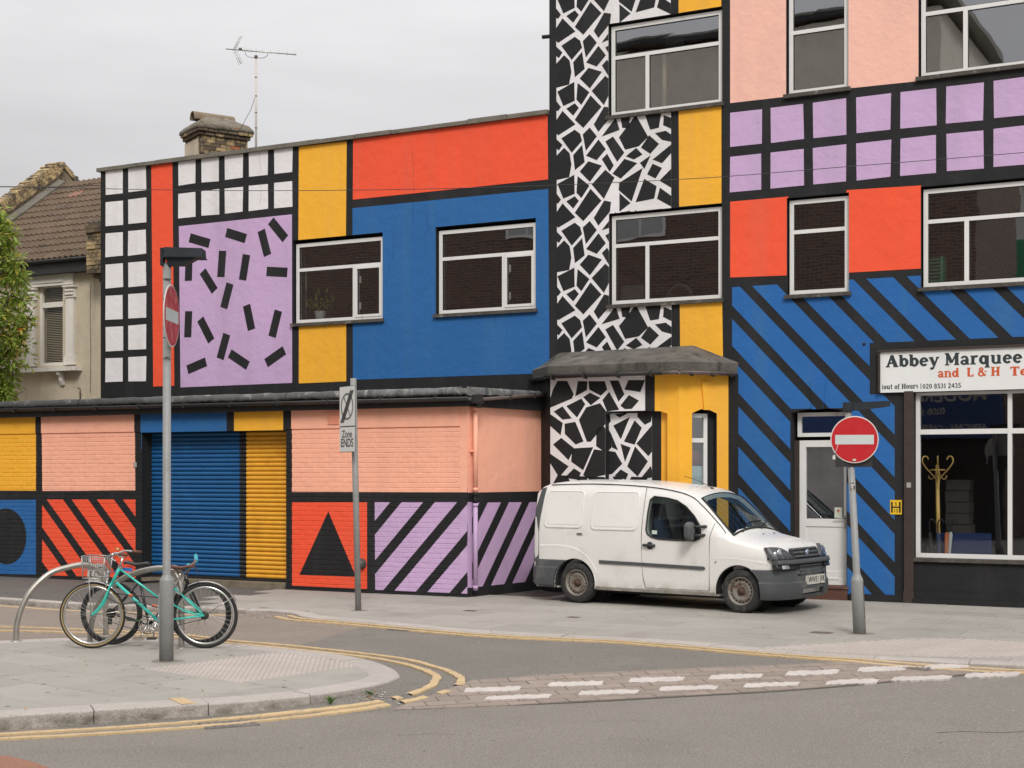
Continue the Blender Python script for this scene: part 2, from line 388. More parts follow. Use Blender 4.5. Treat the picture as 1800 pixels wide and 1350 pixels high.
# ---- kerb lines
ISL_PX = [(-260, 1262), (-20, 1258.5), (35, 1255), (248, 1242.7), (407, 1233), (533, 1222), (620, 1210), (672, 1200), (698, 1191), (703, 1186), (690, 1174), (655, 1161), (600, 1150.5), (555, 1145), (478, 1137), (400, 1131), (320, 1125.5), (240, 1121), (107, 1121), (-20, 1127), (-260, 1137)]
isl = [gp(x, y) for x, y in ISL_PX]
isl_out = catmull(isl, 5)
isl_in = offset_line(isl_out, 0.28)           # travel is anticlockwise seen from above -> inside is on the left
if area(isl_out) < 0: raise RuntimeError('island order')
isl_fill = list(isl_in)
FAR_PX = [(431, 1071.5), (470, 1072), (512, 1076), (540, 1084), (633, 1092.5), (867, 1113), (1100, 1123.7), (1372, 1146), (1489, 1153.6), (1605, 1159.5), (1800, 1168), (2050, 1176)]
far = [gp(x, y) for x, y in FAR_PX]
far_out = catmull(far, 4)
far_in = offset_line(far_out, 0.22)
NEARL_PX = [(-300, 1035), (-30, 1050.5), (140, 1061), (260, 1065), (431, 1071.5)]
nl_out = catmull([gp(x, y) for x, y in NEARL_PX], 4); nl_in = offset_line(nl_out, 0.14)

def kerb(name, out, inn, step_pts, mats, parent, zb=-0.2, rise=0.0):
    """stones between two parallel lines; step_pts = points per stone"""
    i = 0; n = len(out)
    while i < n-1:
        j = min(n-1, i+step_pts); b = MB()
        o = out[i:j+1]; q = inn[i:j+1]; g_ = 0.004
        # shrink ends for the joint
        def lerp(a, c, t): return (a[0]+(c[0]-a[0])*t, a[1]+(c[1]-a[1])*t)
        L0 = math.hypot(o[1][0]-o[0][0], o[1][1]-o[0][1]) or 1; L1 = math.hypot(o[-1][0]-o[-2][0], o[-1][1]-o[-2][1]) or 1
        o = [lerp(o[0], o[1], g_/L0)] + o[1:-1] + [lerp(o[-1], o[-2], g_/L1)]
        q = [lerp(q[0], q[1], g_/L0)] + q[1:-1] + [lerp(q[-1], q[-2], g_/L1)]
        jz = random.uniform(-0.003, 0.003)+rise; c = 0.015
        rows = []
        for a, d in zip(o, q):
            wv = math.hypot(d[0]-a[0], d[1]-a[1]); ux, uy = (d[0]-a[0])/wv, (d[1]-a[1])/wv
            rows.append([(a[0], a[1], zb), (a[0], a[1], jz-c), (a[0]+ux*c*0.4, a[1]+uy*c*0.4, jz-c*0.35), (a[0]+ux*c, a[1]+uy*c, jz), (d[0], d[1], jz), (d[0], d[1], zb)])
        b.grid(rows, 0, False, closed_u=True, cap=True)
        b.build(name, mats, parent)
        i = j
def bed(name, poly, z, m, zb=-0.25):
    b = MB(); b.prism(poly, lambda x, y, h: (x, y, h), zb, z); return struct(b.build(name, m))

pav = bed('island_pavement', isl_fill, -0.010, JOINT)
rs = resample(isl_out, 0.11)
ri = offset_line(rs, 0.28)
kerb('kerb_stone', rs, ri, 8, GRANITE, pav)
FFAR = [gp(2050, 1176), gp(2050, 1010), (-1.0, 30.0), (-6, 24.6)]
far_poly = far_in + [(12.5, 13.6), (12.5, 22), (0, 27), (-3.3, 23.4)]
fp_ = bed('far_pavement', far_poly, -0.010, JOINT)
rs2 = resample(far_out, 0.15); kerb('kerb_stone', rs2, offset_line(rs2, 0.22), 6, GRANITE, fp_)
foot = bed('asphalt_footway', nl_in + [far_in[0], (-3.0, 23.5), (-20, 33), (-24, 30)], -0.006, FOOT)
rs3 = resample(nl_out, 0.15); kerb('kerb_stone', rs3, offset_line(rs3, 0.14), 6, GRANITE, foot, rise=0.006)

def bevel_slab(poly, th=0.045, c=0.003):
    b = MB(); cx = sum(p[0] for p in poly)/len(poly); cy = sum(p[1] for p in poly)/len(poly)
    def sh(p):
        d = math.hypot(p[0]-cx, p[1]-cy) or 1; k = c*1.3/d; return (p[0]-(p[0]-cx)*k, p[1]-(p[1]-cy)*k)
    n = len(poly); lo = [(x, y, -th) for x, y in poly]; mi = [(x, y, -c) for x, y in poly]; hi = [(*sh(p), 0) for p in poly]
    b.face(hi)
    for i in range(n):
        j = (i+1) % n; b.face([lo[i], lo[j], mi[j], mi[i]]); b.face([mi[i], mi[j], hi[j], hi[i]])
    return b
def pave(parent, org, ang, L, Wd, ru, rv, keep, clipf, m, name='paving_slab', gap=0.006, bond=0.5, meshfull=None, zoff=0.0):
    ca, sa = math.cos(ang), math.sin(ang)
    full = meshfull or bevel_slab(rect(gap/2-L/2, L/2-gap/2, gap/2-Wd/2, Wd/2-gap/2)).mesh(name, [m])
    cnt = 0
    for r in range(rv[0], rv[1]):
        sh = (r % 2)*bond*L + random.choice((0, 0, 0.06))*L
        for c in range(ru[0], ru[1]):
            cx, cy = (c+0.5)*L + sh, (r+0.5)*Wd
            wc = (org[0]+cx*ca-cy*sa, org[1]+cx*sa+cy*ca)
            if not keep(wc): continue
            loc = [(x*ca-y*sa+wc[0], x*sa+y*ca+wc[1]) for x, y in rect(gap/2-L/2, L/2-gap/2, gap/2-Wd/2, Wd/2-gap/2)]
            cp = clipf(loc, wc)
            if not cp or abs(area(cp)) < 0.012: continue
            z = random.uniform(-0.0016, 0.0016)+zoff
            if abs(area(cp)) > abs(area(loc))*0.999:
                o = inst(name, full, parent, (wc[0], wc[1], z), ang)
            else:
                if meshfull: continue
                loc2 = [(x-wc[0], y-wc[1]) for x, y in ccw(cp)]
                o = inst(name, bevel_slab(loc2).mesh(name, [m]), parent, (wc[0], wc[1], z))
            cnt += 1
    return cnt
def inside_convex(poly, p, tol=0.0):
    n = len(poly)
    for i in range(n):
        a, b = poly[i], poly[(i+1) % n]
        l = math.hypot(b[0]-a[0], b[1]-a[1])
        if l < 1e-6: continue
        if ((b[0]-a[0])*(p[1]-a[1]) - (b[1]-a[1])*(p[0]-a[0]))/l < -tol: return False
    return True
def hull(pts):
    pts = sorted(set(pts)); lo = []; up = []
    cr = lambda o, a, b: (a[0]-o[0])*(b[1]-o[1]) - (a[1]-o[1])*(b[0]-o[0])
    for p in pts:
        while len(lo) > 1 and cr(lo[-2], lo[-1], p) <= 0: lo.pop()
        lo.append(p)
    for p in reversed(pts):
        while len(up) > 1 and cr(up[-2], up[-1], p) <= 0: up.pop()
        up.append(p)
    return lo[:-1] + up[:-1]
ish = hull([p for p in ri if p[0] > -14])
def tile_mesh(poly, cx=0.0, cy=0.0):
    b = bevel_slab(poly)
    for i in range(6):
        for j in range(6):
            c = (-0.167+i*0.0668, -0.167+j*0.0668)
            if all(inside_convex(ccw(poly), (c[0]+0.02*math.cos(t), c[1]+0.02*math.sin(t))) for t in (0, 2.1, 4.2)):
                b.lathe((c[0], c[1], 0), (0, 0, 1), [(0.0225, -0.001), (0.016, 0.0060), (0.0, 0.0068)], 8, 1)
    return b.mesh('tactile_slab', [TACT, TACTB])
def tact_area(parent, org, ang, region, nu, nv):
    ca, sa = math.cos(ang), math.sin(ang); full = tile_mesh(rect(-0.197, 0.197, -0.197, 0.197))
    for i in range(*nu):
        for j in range(*nv):
            cx, cy = (i+0.5)*0.4, (j+0.5)*0.4; wc = (org[0]+cx*ca-cy*sa, org[1]+cx*sa+cy*ca)
            q = [(wc[0]+x*ca-y*sa, wc[1]+x*sa+y*ca) for x, y in rect(-0.197, 0.197, -0.197, 0.197)]
            c = inter(q, region)
            if not c or abs(area(c)) < 0.004: continue
            z = random.uniform(-.001, .001)
            if abs(area(c)) > 0.155*0.998: inst('tactile_slab', full, parent, (wc[0], wc[1], z), ang)
            else:
                l = ccw([((x-wc[0])*ca+(y-wc[1])*sa, -(x-wc[0])*sa+(y-wc[1])*ca) for x, y in c]); inst('tactile_slab', tile_mesh(l), parent, (wc[0], wc[1], z), ang)
def slabs(parent, org, ang, L, Wd, ru, rv, keep, clipf, hole, m, name='paving_slab', gap=0.006):
    ca, sa = math.cos(ang), math.sin(ang); full = bevel_slab(rect(gap/2-L/2, L/2-gap/2, gap/2-Wd/2, Wd/2-gap/2)).mesh(name, [m])
    for r in range(*rv):
        sh = (r % 2)*0.5*L + random.choice((0, 0, 0.07))*L
        for c in range(*ru):
            cx, cy = (c+0.5)*L+sh, (r+0.5)*Wd; wc = (org[0]+cx*ca-cy*sa, org[1]+cx*sa+cy*ca)
            if not keep(wc): continue
            loc = [(x*ca-y*sa+wc[0], x*sa+y*ca+wc[1]) for x, y in rect(gap/2-L/2, L/2-gap/2, gap/2-Wd/2, Wd/2-gap/2)]
            cp = clipf(loc, wc)
            if not cp: continue
            z = random.uniform(-0.0014, 0.0014)
            for pc_ in subtract(cp, hole):
                if abs(area(pc_)) < 0.004: continue
                if abs(area(pc_)) > abs(area(loc))*0.999: inst(name, full, parent, (wc[0], wc[1], z), ang)
                else: inst(name, bevel_slab([(x-wc[0], y-wc[1]) for x, y in ccw(pc_)]).mesh(name, [m]), parent, (wc[0], wc[1], z))
def clip_isl(p, wc): return inter(p, ish)
angI = math.atan2(-0.64, 0.77)
ti0 = gp(250, 1176); ca_, sa_ = math.cos(angI), math.sin(angI)
tI = [(ti0[0]+x*ca_-y*sa_, ti0[1]+x*sa_+y*ca_) for x, y in rect(0, 1.42, 0, 4.2)]
tI = ccw(inter(ccw(tI), ish) or tI)
slabs(pav, (-4.56, 13.18), angI, 0.9, 0.6, (-8, 9), (-8, 9), lambda p: inside_convex(ish, p, 0.7) and -7.8 < p[0], clip_isl, tI, SLAB)
tact_area(pav, ti0, angI, tI, (0, 5), (0, 11))
def clip_far(p, wc):
    best = None
    for i in range(len(far_in)-1):
        a, b = far_in[i], far_in[i+1]; m_ = ((a[0]+b[0])/2, (a[1]+b[1])/2); d = (m_[0]-wc[0])**2 + (m_[1]-wc[1])**2
        if best is None or d < best[0]: best = (d, a, b)
    if best[0] < 0.50: return clean(clip_half(p, best[1], best[2], True))
    a, b = best[1], best[2]
    return p if ((b[0]-a[0])*(wc[1]-a[1]) - (b[1]-a[1])*(wc[0]-a[0])) > 0.0 else None
angF = math.atan2(RY, RX)
tF = hull([gp(x, y) for x, y in ((1330, 1139), (1500, 1128), (1640, 1121.5), (1720, 1123), (1900, 1138), (1900, 1153), (1700, 1156), (1560, 1151.5), (1450, 1146))])
def keepF(p):
    D = NX*p[0]+NY*p[1]; u = (p[0]-P0[0])*RX+(p[1]-P0[1])*RY
    if D > DM+0.1 or p[0] > 8.3: return False
    if u < -7.2 and D > DG+0.2: return False
    if D > DG+0.4 and u < -4.9: return False
    return p[0] > gp(445, 1071)[0] - 0.6
slabs(fp_, gp(431, 1071), angF, 0.9, 0.6, (-3, 16), (-9, 12), keepF, clip_far, ccw(tF), SLAB)
tact_area(fp_, gp(1500, 1148), math.atan2(far_in[20][1]-far_in[14][1], far_in[20][0]-far_in[14][0]), ccw(tF), (-8, 14), (-5, 8))

# ---- block-paved ramp strip
STRIP = [gr(690, 1249), gr(1300, 1217.5), gr(1830, 1189), gr(1830, 1172), gr(1620, 1159), gr(1300, 1173.5), gr(1000, 1186), gr(830, 1197.5)]
sbed = MB(); BEDP = []
for k in range(40):
    pass
ramp = MB()
def strip_clip(p):
    q = p
    for i in range(len(STRIP)):
        q = clip_half(q, STRIP[i], STRIP[(i+1) % len(STRIP)], True)
        if len(q) < 3: return None
    return clean(q)
STRIP = hull(STRIP)
for i in range(60):                           # the bed, following the slope, 3 mm above the road
    for j in range(10):
        a = (ML0[0]-0.6 + MDX*i*0.12 - MDY*(j*0.12-0.1), ML0[1]-0.2 + MDY*i*0.12 + MDX*(j*0.12-0.1))
        q = [a, (a[0]+MDX*0.12, a[1]+MDY*0.12), (a[0]+MDX*0.12-MDY*0.12, a[1]+MDY*0.12+MDX*0.12), (a[0]-MDY*0.12, a[1]+MDX*0.12)]
        c = strip_clip(q)
        if c: ramp.face([(x, y, zroad(x, y)+0.003) for x, y in c])
rampo = struct(ramp.build('paved_ramp', JOINT, merge=True))
for r in range(0, 9):
    for c in range(-4, 26):
        Lp, Wp = 0.27, 0.125
        sh = (r % 2)*0.5*Lp
        cx, cy = c*Lp+sh, (r+0.5)*Wp - 0.05
        o = (ML0[0] + MDX*cx - MDY*cy, ML0[1] + MDY*cx + MDX*cy)
        g2 = 0.004
        q = []
        for a, b_ in ((-Lp/2+g2, -Wp/2+g2), (Lp/2-g2, -Wp/2+g2), (Lp/2-g2, Wp/2-g2), (-Lp/2+g2, Wp/2-g2)):
            a += random.uniform(-.003, .003)
            q.append((o[0]+MDX*a-MDY*b_, o[1]+MDY*a+MDX*b_))
        cp = strip_clip(q)
        if not cp or abs(area(cp)) < 0.004: continue
        b = MB(); jz = random.uniform(0, 0.003)
        b.prism(ccw(cp), lambda x, y, h: (x, y, zroad(x, y)+h), 0.0, 0.0095+jz)
        b.build('paver', PAVER, rampo)

# ---- painted markings (thin sheets on the road)
def ribbon(path, w, seed=0, zlift=0.0, thick=0.004, gaps=()):
    rnd_ = random.Random(seed); b = MB(); pts = resample(catmull(path, 6), 0.07); rows = []
    lift = lambda x, y: zroad(x, y) + zlift
    L = offset_line(pts, w/2); R = offset_line(pts, -w/2); run = []
    def flush():
        if len(run) > 1: b.grid(run[:], 0, False)
        run.clear()
    for i, (l, r) in enumerate(zip(L, R)):
        s = i*0.07
        if any(math.hypot(pts[i][0]-a[0], pts[i][1]-a[1]) < c for a, c in gaps): flush(); continue
        j = [rnd_.uniform(-.011, .011) for _ in range(4)]
        run.append([(r[0]+j[0], r[1]+j[1], lift(*r)-0.02), (r[0]+j[0], r[1]+j[1], lift(*r)), (l[0]+j[2], l[1]+j[3], lift(*l)), (l[0]+j[2], l[1]+j[3], lift(*l)-0.02)])
    flush(); return b
OUTY = [(-40, 1101), (60, 1104.5), (150, 1108), (250, 1112.5), (330, 1118), (400, 1127), (478, 1133.5), (555, 1141), (640, 1150.5), (711, 1160), (765, 1174), (797, 1185), (811, 1196), (806, 1206), (782, 1218), (742, 1229), (700, 1238), (640, 1247.5), (580, 1255.5), (400, 1275), (200, 1290), (0, 1301), (-60, 1304)]
INY = [(-40, 1109), (60, 1111), (150, 1113.5), (250, 1117.5), (330, 1123.5), (400, 1132), (478, 1139), (555, 1147), (650, 1157.5), (711, 1169), (750, 1181), (767, 1192), (763, 1202), (746, 1213), (712, 1225), (676, 1233.5), (636, 1240.5), (580, 1247.5), (400, 1266), (200, 1281), (0, 1293), (-60, 1296)]
mk = ribbon([gr(*p) for p in OUTY], 0.072, 1, 0.015, gaps=((gr(800, 1211), 0.07), (gr(762, 1224), 0.03), (gr(700, 1238), 0.03))).build('yellow_line', YLINE, bpy.data.objects['road'])
mk = ribbon([gr(*p) for p in INY], 0.072, 2, 0.015, gaps=((gr(716, 1223.5), 0.035), (gr(676, 1233.5), 0.03))).build('yellow_line', YLINE, bpy.data.objects['road'])
fl = [p for p in far_out]
for off, w, sd_ in ((-0.10, 0.07, 3), (-0.27, 0.07, 4)):
    pth = offset_line(resample(far_out, 0.5), off)[2:]
    ribbon(pth, w, sd_, 0.015, gaps=()).build('yellow_line', YLINE, bpy.data.objects['road'])
nlp = offset_line(resample(nl_out, 0.6), -0.22)
ribbon(nlp, 0.09, 5, 0.006).build('yellow_line', YLINE, bpy.data.objects['road'])
def dash(x0, x1, y0, y1, h, seed):
    rnd_ = random.Random(seed); n = 18; b = MB(); lo = []; hi = []
    for i in range(n+1):
        t = i/n; px = x0+(x1-x0)*t; py = y0+(y1-y0)*t
        e_ = 1-0.15*(abs(2*t-1)**6); lo.append(gr(px+rnd_.uniform(-1, 1), py+h/2*e_+rnd_.uniform(-1.2, .5))); hi.append(gr(px+5+rnd_.uniform(-1, 1), py-h/2*e_+rnd_.uniform(-.5, 1.7)))
    rows = [[(a[0], a[1], zroad(*a)), (a[0], a[1], zroad(*a)+0.0155), (c[0], c[1], zroad(*c)+0.0155), (c[0], c[1], zroad(*c))] for a, c in zip(lo, hi)]
    b.grid(rows, 0, False, cap=True); b.build('white_dash', WLINE, bpy.data.objects['road'])
for k, (a, c, y0, y1) in enumerate(((815, 912, 1216, 1212.5), (962, 1057, 1205.5, 1203), (1104, 1199, 1198.5, 1195.5), (1246, 1338, 1192.8, 1190), (1380, 1471, 1186.5, 1183), (1507, 1590, 1179.5, 1176.5), (1622, 1702, 1175, 1172))):
    dash(a, c, y0, y1, 8.8, 40+k)
for k, (a, c, y0, y1) in enumerate(((852, 965, 1230, 1226), (1016, 1120, 1221, 1218), (1157, 1258, 1213.5, 1210.5), (1306, 1402, 1207.5, 1204.5), (1450, 1541, 1202.5, 1199), (1566, 1670, 1196, 1192.5), (1695, 1790, 1189.5, 1186.5))):
    dash(a, c, y0, y1, 7.8, 60+k)
# yellow kerb tab and a few thin paint scars
b = MB(); q = [gp(x, y) for x, y in ((297, 1228.5), (322, 1227.5), (344, 1236.5), (318, 1238.5))]
b.prism(ccw(q), lambda x, y, h: (x, y, h), 0.0, 0.0065); b.build('kerb_paint_mark', YLINE, pav)
# inspection covers
IRON = mat('rusty_cover', (0.17, 0.135, 0.105), rough=0.8, var=0.3, vscale=12, bump=0.6, bscale=60)
def cover(px, py, w, d, ang, par):
    c = gp(px, py); b = MB(); b.box((c[0], c[1], 0.0), (w, d, 0.012), 0, ang); 
    for i in range(5): b.box((c[0]+math.cos(ang)*(i-2)*w/6, c[1]+math.sin(ang)*(i-2)*w/6, 0.0075), (w/18, d*0.8, 0.004), 0, ang)
    b.build('inspection_cover', IRON, par)
cover(1444, 1112.5, 0.24, 0.17, angF, fp_); cover(826, 1074, 0.15, 0.12, angF, fp_); cover(1008, 1085.5, 0.15, 0.11, angF, fp_)
GRATE = mat('road_grate_iron', (0.19, 0.17, 0.155), rough=0.8, var=0.3, vscale=10, bump=0.7, bscale=50)
def grate(px, py, w, d, ang, holes=7):
    c = gr(px, py); z = zroad(*c); b = MB(); ca, sa = math.cos(ang), math.sin(ang)
    b.box((c[0], c[1], z+0.000), (w, d, 0.016), 0, ang)
    for i in range(holes):
        t = (i-(holes-1)/2)*w/holes; b.box((c[0]+ca*t, c[1]+sa*t, z+0.0095), (w/holes*0.62, d*0.9, 0.006), 0, ang)
    return struct(b.build('drain_grate', GRATE))
RP = [gp(x, y, -0.117) for x, y in ((-160, 1322), (15, 1329), (60, 1340), (105, 1356), (120, 1400), (-160, 1400))]
b = MB(); b.prism(ccw(RP), lambda x, y, h: (x, y, h), -0.13, -0.1155); struct(b.build('red_road_patch', mat('terracotta_asphalt', (0.36, 0.17, 0.11), rough=0.95, var=0.12, vscale=3, bump=0.9, bscale=110, speck=(0.45, 0.3, 0.22), speckscale=70, specklo=0.6)))
grate(402, 1274, 0.42, 0.28, math.atan2(0.44, 0.9)); grate(1604, 1173.5, 0.36, 0.3, angF); grate(705, 1107.5, 0.3, 0.2, angF)

# ================================================================== MAIN FACADES
def wall_holes(b, u0, u1, z0, z1, holes, off, depth, m=0, mr=0):
    us = sorted({u0, u1, *[h[0] for h in holes], *[h[1] for h in holes]}); zs = sorted({z0, z1, *[h[2] for h in holes], *[h[3] for h in holes]})
    us = [u for u in us if u0 <= u <= u1]; zs = [z for z in zs if z0 <= z <= z1]
    for i in range(len(us)-1):
        for j in range(len(zs)-1):
            uc, zc = (us[i]+us[i+1])/2, (zs[j]+zs[j+1])/2
            if any(h[0] < uc < h[1] and h[2] < zc < h[3] for h in holes): continue
            b.face([W(us[i], zs[j], off), W(us[i+1], zs[j], off), W(us[i+1], zs[j+1], off), W(us[i], zs[j+1], off)], m)
    for a, c, e, f in holes:
        b.face([W(a, e, off), W(a, f, off), W(a, f, off-depth), W(a, e, off-depth)], mr)
        b.face([W(c, e, off), W(c, e, off-depth), W(c, f, off-depth), W(c, f, off)], mr)
        b.face([W(a, f, off), W(c, f, off), W(c, f, off-depth), W(a, f, off-depth)], mr)
        b.face([W(a, e, off), W(a, e, off-depth), W(c, e, off-depth), W(c, e, off)], mr)
def bbox_uz(quad, off=0.0):
    q = PQ(quad, off); return (min(q[0][0], q[3][0])*0.5+max(q[0][0], q[3][0])*0.5, (q[1][0]+q[2][0])/2, (q[2][1]+q[3][1])/2, (q[0][1]+q[1][1])/2)
def panel(parent, pts, mi, off=0.0, holes=(), name='painted_panel', uz=False, th=0.003):
    poly = ccw(pts if uz else PQ(pts, off)); pieces = [poly]
    for h in holes:
        hp = rect(*h); pieces = [r for p in pieces for r in subtract(p, hp)]
    b = MB()
    for p in pieces: b.prism(p, lambda u, z, h: W(u, z, off+h), -0.001, th)
    return b.build(name, PAINTS[mi], parent)

def window(parent, u0, u1, z0, z1, zt, um, off=0.0, rec=0.06, fw=0.062, sash=None, handles=False, room=2.2, low_mull=True, roomdiv=None, sill=True):
    """zt transom height, um mullion u (None: no mullion); frame, panes, sill are sub-parts"""
    b = MB(); o1, o0 = off-rec, off-rec-0.07
    b.fbox(u0, u1, z1-fw, z1, o0, o1); b.fbox(u0, u1, z0, z0+fw*1.15, o0, o1)
    b.fbox(u0, u0+fw, z0+fw*1.15, z1-fw, o0, o1); b.fbox(u1-fw, u1, z0+fw*1.15, z1-fw, o0, o1)
    panes = []
    if zt:
        b.fbox(u0+fw, u1-fw, zt-fw*0.45, zt+fw*0.45, o0, o1-0.003); panes.append((u0+fw, u1-fw, zt+fw*0.45, z1-fw))
        lowtop = zt-fw*0.45
    else: lowtop = z1-fw
    if um is not None:
        b.fbox(um-fw*0.5, um+fw*0.5, z0+fw*1.15, lowtop, o0, o1-0.003)
        panes += [(u0+fw, um-fw*0.5, z0+fw*1.15, lowtop), (um+fw*0.5, u1-fw, z0+fw*1.15, lowtop)]
    else: panes.append((u0+fw, u1-fw, z0+fw*1.15, lowtop))
    fr = b.build('window', PVC, parent)
    for k, (a, c, e, f) in enumerate(panes):
        if sash is not None and k == sash:      # opening light: a second slightly proud frame
            s = MB(); w = 0.030; p1 = o1+0.010
            s.fbox(a-0.012, c+0.012, f-w, f+0.012, o1-0.04, p1); s.fbox(a-0.012, c+0.012, e-0.012, e+w, o1-0.04, p1)
            s.fbox(a-0.012, a+w, e+w, f-w, o1-0.04, p1); s.fbox(c-w, c+0.012, e+w, f-w, o1-0.04, p1)
            s.build('sash', PVC, fr); a, c, e, f = a+w, c-w, e+w, f-w
            if handles:
                h = MB()
                for zz in (e+(f-e)*0.2, e+(f-e)*0.78): h.fbox(a+0.015, a+0.035, zz-0.06, zz+0.06, o1-0.075, o1-0.05)
                h.build('handle', PVC, fr)
        g_ = MB(); gk = 0.018                   # dark gasket line
        gg = MB(); gg.fbox(a-0.002, c+0.002, f-0.008, f+0.002, o0+0.02, o1-0.012); gg.fbox(a-0.002, c+0.002, e-0.002, e+0.008, o0+0.02, o1-0.012)
        gg.fbox(a-0.002, a+0.008, e, f, o0+0.02, o1-0.0125); gg.fbox(c-0.008, c+0.002, e, f, o0+0.02, o1-0.0125); gg.build('gasket', BLKPL, fr)
        tilt = random.uniform(-0.002, 0.002)
        g_.face([W(a, e, o1-0.028), W(c, e, o1-0.028+tilt), W(c, f, o1-0.028+tilt*0.6), W(a, f, o1-0.028)]); g_.build('pane', GLASS, fr, recalc=False)
    if sill:
        s = MB(); s.fbox(u0-0.055, u1+0.05, z0-0.05, z0+0.004, off-0.10, off+0.055); s.build('sill', SILL, fr)
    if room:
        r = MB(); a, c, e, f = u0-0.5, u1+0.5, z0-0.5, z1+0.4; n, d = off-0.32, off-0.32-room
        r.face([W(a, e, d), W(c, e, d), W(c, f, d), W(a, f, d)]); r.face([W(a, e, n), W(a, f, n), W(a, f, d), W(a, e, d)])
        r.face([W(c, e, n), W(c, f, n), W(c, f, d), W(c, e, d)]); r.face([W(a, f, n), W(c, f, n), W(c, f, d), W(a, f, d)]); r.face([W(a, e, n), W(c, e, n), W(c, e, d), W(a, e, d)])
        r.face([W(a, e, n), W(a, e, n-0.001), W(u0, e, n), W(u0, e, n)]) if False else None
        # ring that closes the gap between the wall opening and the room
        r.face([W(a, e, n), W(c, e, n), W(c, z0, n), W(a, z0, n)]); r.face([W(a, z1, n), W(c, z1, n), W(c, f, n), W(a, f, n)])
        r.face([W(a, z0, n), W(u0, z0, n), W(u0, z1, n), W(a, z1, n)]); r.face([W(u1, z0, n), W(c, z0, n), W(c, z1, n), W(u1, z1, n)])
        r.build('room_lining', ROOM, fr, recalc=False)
    return fr

# ---------------- left two-storey block
UL = pl(177, 400)[0]; UT = pl(965.5, 400)[0]
ZTOP = pl(570, 250)[1] - 0.02
left = thing('painted_workshop', 'long two-storey block painted in colourful rectangles, white grid and lilac confetti panel, above the garage', 'building', W((UL+UT)/2, 0, -1))
w1 = bbox_uz([(516.8, 428.8), (671.2, 414.6), (671.8, 560.5), (517.6, 569.5)]); w2 = bbox_uz([(768, 405.3), (939.9, 390.0), (941, 542.8), (769, 553.4)])
def grow(w, l=0.03, t=0.06, bt=0.02, r=0.015): return (w[0]-l, w[1]+r, w[2]-bt, w[3]+t)
h1, h2 = grow(w1), grow(w2)
b = MB(); wall_holes(b, UL, UT, -0.2, ZTOP, [h1, h2], 0.0, 0.33)
b.face([W(UL, -0.2, 0), W(UL, ZTOP, 0), W(UL, ZTOP, -7), W(UL, -0.2, -7)]); b.face([W(UT, -0.2, -7), W(UT, ZTOP, -7), W(UL, ZTOP, -7), W(UL, -0.2, -7)])
b.face([W(UL, ZTOP-0.3, 0), W(UT, ZTOP-0.3, 0), W(UT, ZTOP-0.3, -7), W(UL, ZTOP-0.3, -7)])
b.face([W(UL, ZTOP, 0), W(UT, ZTOP, 0), W(UT, ZTOP, -0.3), W(UL, ZTOP, -0.3)])
b.build('wall', BLACK, left)
# coping stones
nst = 13; uu = UL-0.06
for i in range(nst):
    a = UL-0.07 + (UT-UL+0.07)*i/nst; c = UL-0.07 + (UT-UL+0.07)*(i+1)/nst; jz = random.uniform(-0.008, 0.008)
    b = MB(); b.fbox(a+0.006, c-0.006, ZTOP+0.002, ZTOP+0.072+jz, -0.36, 0.06+random.uniform(-.008, .008)); b.build('coping_stone', CONC, left)
# painted panels
def gridrect(parent, cols, zrows, mi, off=0.0, ref=400, holes=()):
    for (xa, xb) in cols:
        ua, ub = pl(xa, ref, off)[0], pl(xb, ref, off)[0]
        for (za, zb) in zrows:
            j = [random.uniform(-.008, .008) for _ in range(6)]
            pts = [(ua+j[0], za+j[1]), (ub+j[2], za+j[3]), (ub+j[4], zb+j[5]), (ua, zb)]
            panel(parent, pts, mi, off, holes, 'painted_square', uz=True)
rows7 = [(pl(185.5, 300.7+54.85*i+42.3)[1], pl(185.5, 300.7+54.85*i)[1]) for i in range(7)]
gridrect(left, [(185.7, 216), (225.5, 256.8)], rows7, iW)
rowsT = [(pl(313, 326.3)[1], pl(313, 284)[1]), (pl(313, 384)[1], pl(313, 341)[1])]
gridrect(left, [(313.5, 343.3), (354, 385), (395, 427), (437.5, 471), (482, 514)], rowsT, iW)
panel(left, [(266, 290), (303, 286), (306.5, 678), (269.5, 679.5)], iR)
lil = [(314.5, 397.8), (513.2, 376.8), (513.6, 673), (317.5, 681)]
panel(left, lil, iL)
panel(left, [(525.5, 258), (609.5, 248.5), (608, 417.5), (524.5, 424.3)], iY, holes=[h1])
panel(left, [(525.5, 573), (608.5, 568), (608.7, 670.3), (525.3, 674)], iY, holes=[h1])
panel(left, [(620.8, 245.8), (962.5, 201.7), (963.6, 315.3), (620.3, 351)], iR)
panel(left, [(619.7, 366), (963.9, 332.2), (966, 656), (620.5, 667.5)], iB, holes=[h1, h2])
for (px, py, a) in ((351, 423, 17), (415, 414, 18), (465, 427, 73), (489, 404, 47), (390, 464, 95), (430, 470, 101), (487, 478, 6), (332, 470, 92), (367, 494, 53), (399, 520, 108), (331, 570, 93),
                    (362, 580, 58), (438, 558, 76), (484, 569, 107), (393, 609, 109), (420, 632, 30), (484, 627, -28), (346, 643, -17)):
    c = pl(px, py); t = D2R(-a); L_, H_ = 0.235*random.uniform(.96, 1.04), 0.083; ca, sa = math.cos(t), math.sin(t)
    pts = [(c[0]+x*ca-y*sa, c[1]+x*sa+y*ca) for x, y in ((-L_, -H_), (L_, -H_), (L_, H_), (-L_, H_))]
    b = MB(); b.prism(pts, lambda u, z, h: W(u, z, h), 0.003, 0.0055); b.build('painted_dash', BLACK, left)
window(left, *w1, pl(590, 469)[1], pl(619, 520)[0], sash=2, handles=True)
window(left, *w2, pl(860, 448)[1], pl(882, 500)[0], sash=2, handles=True)

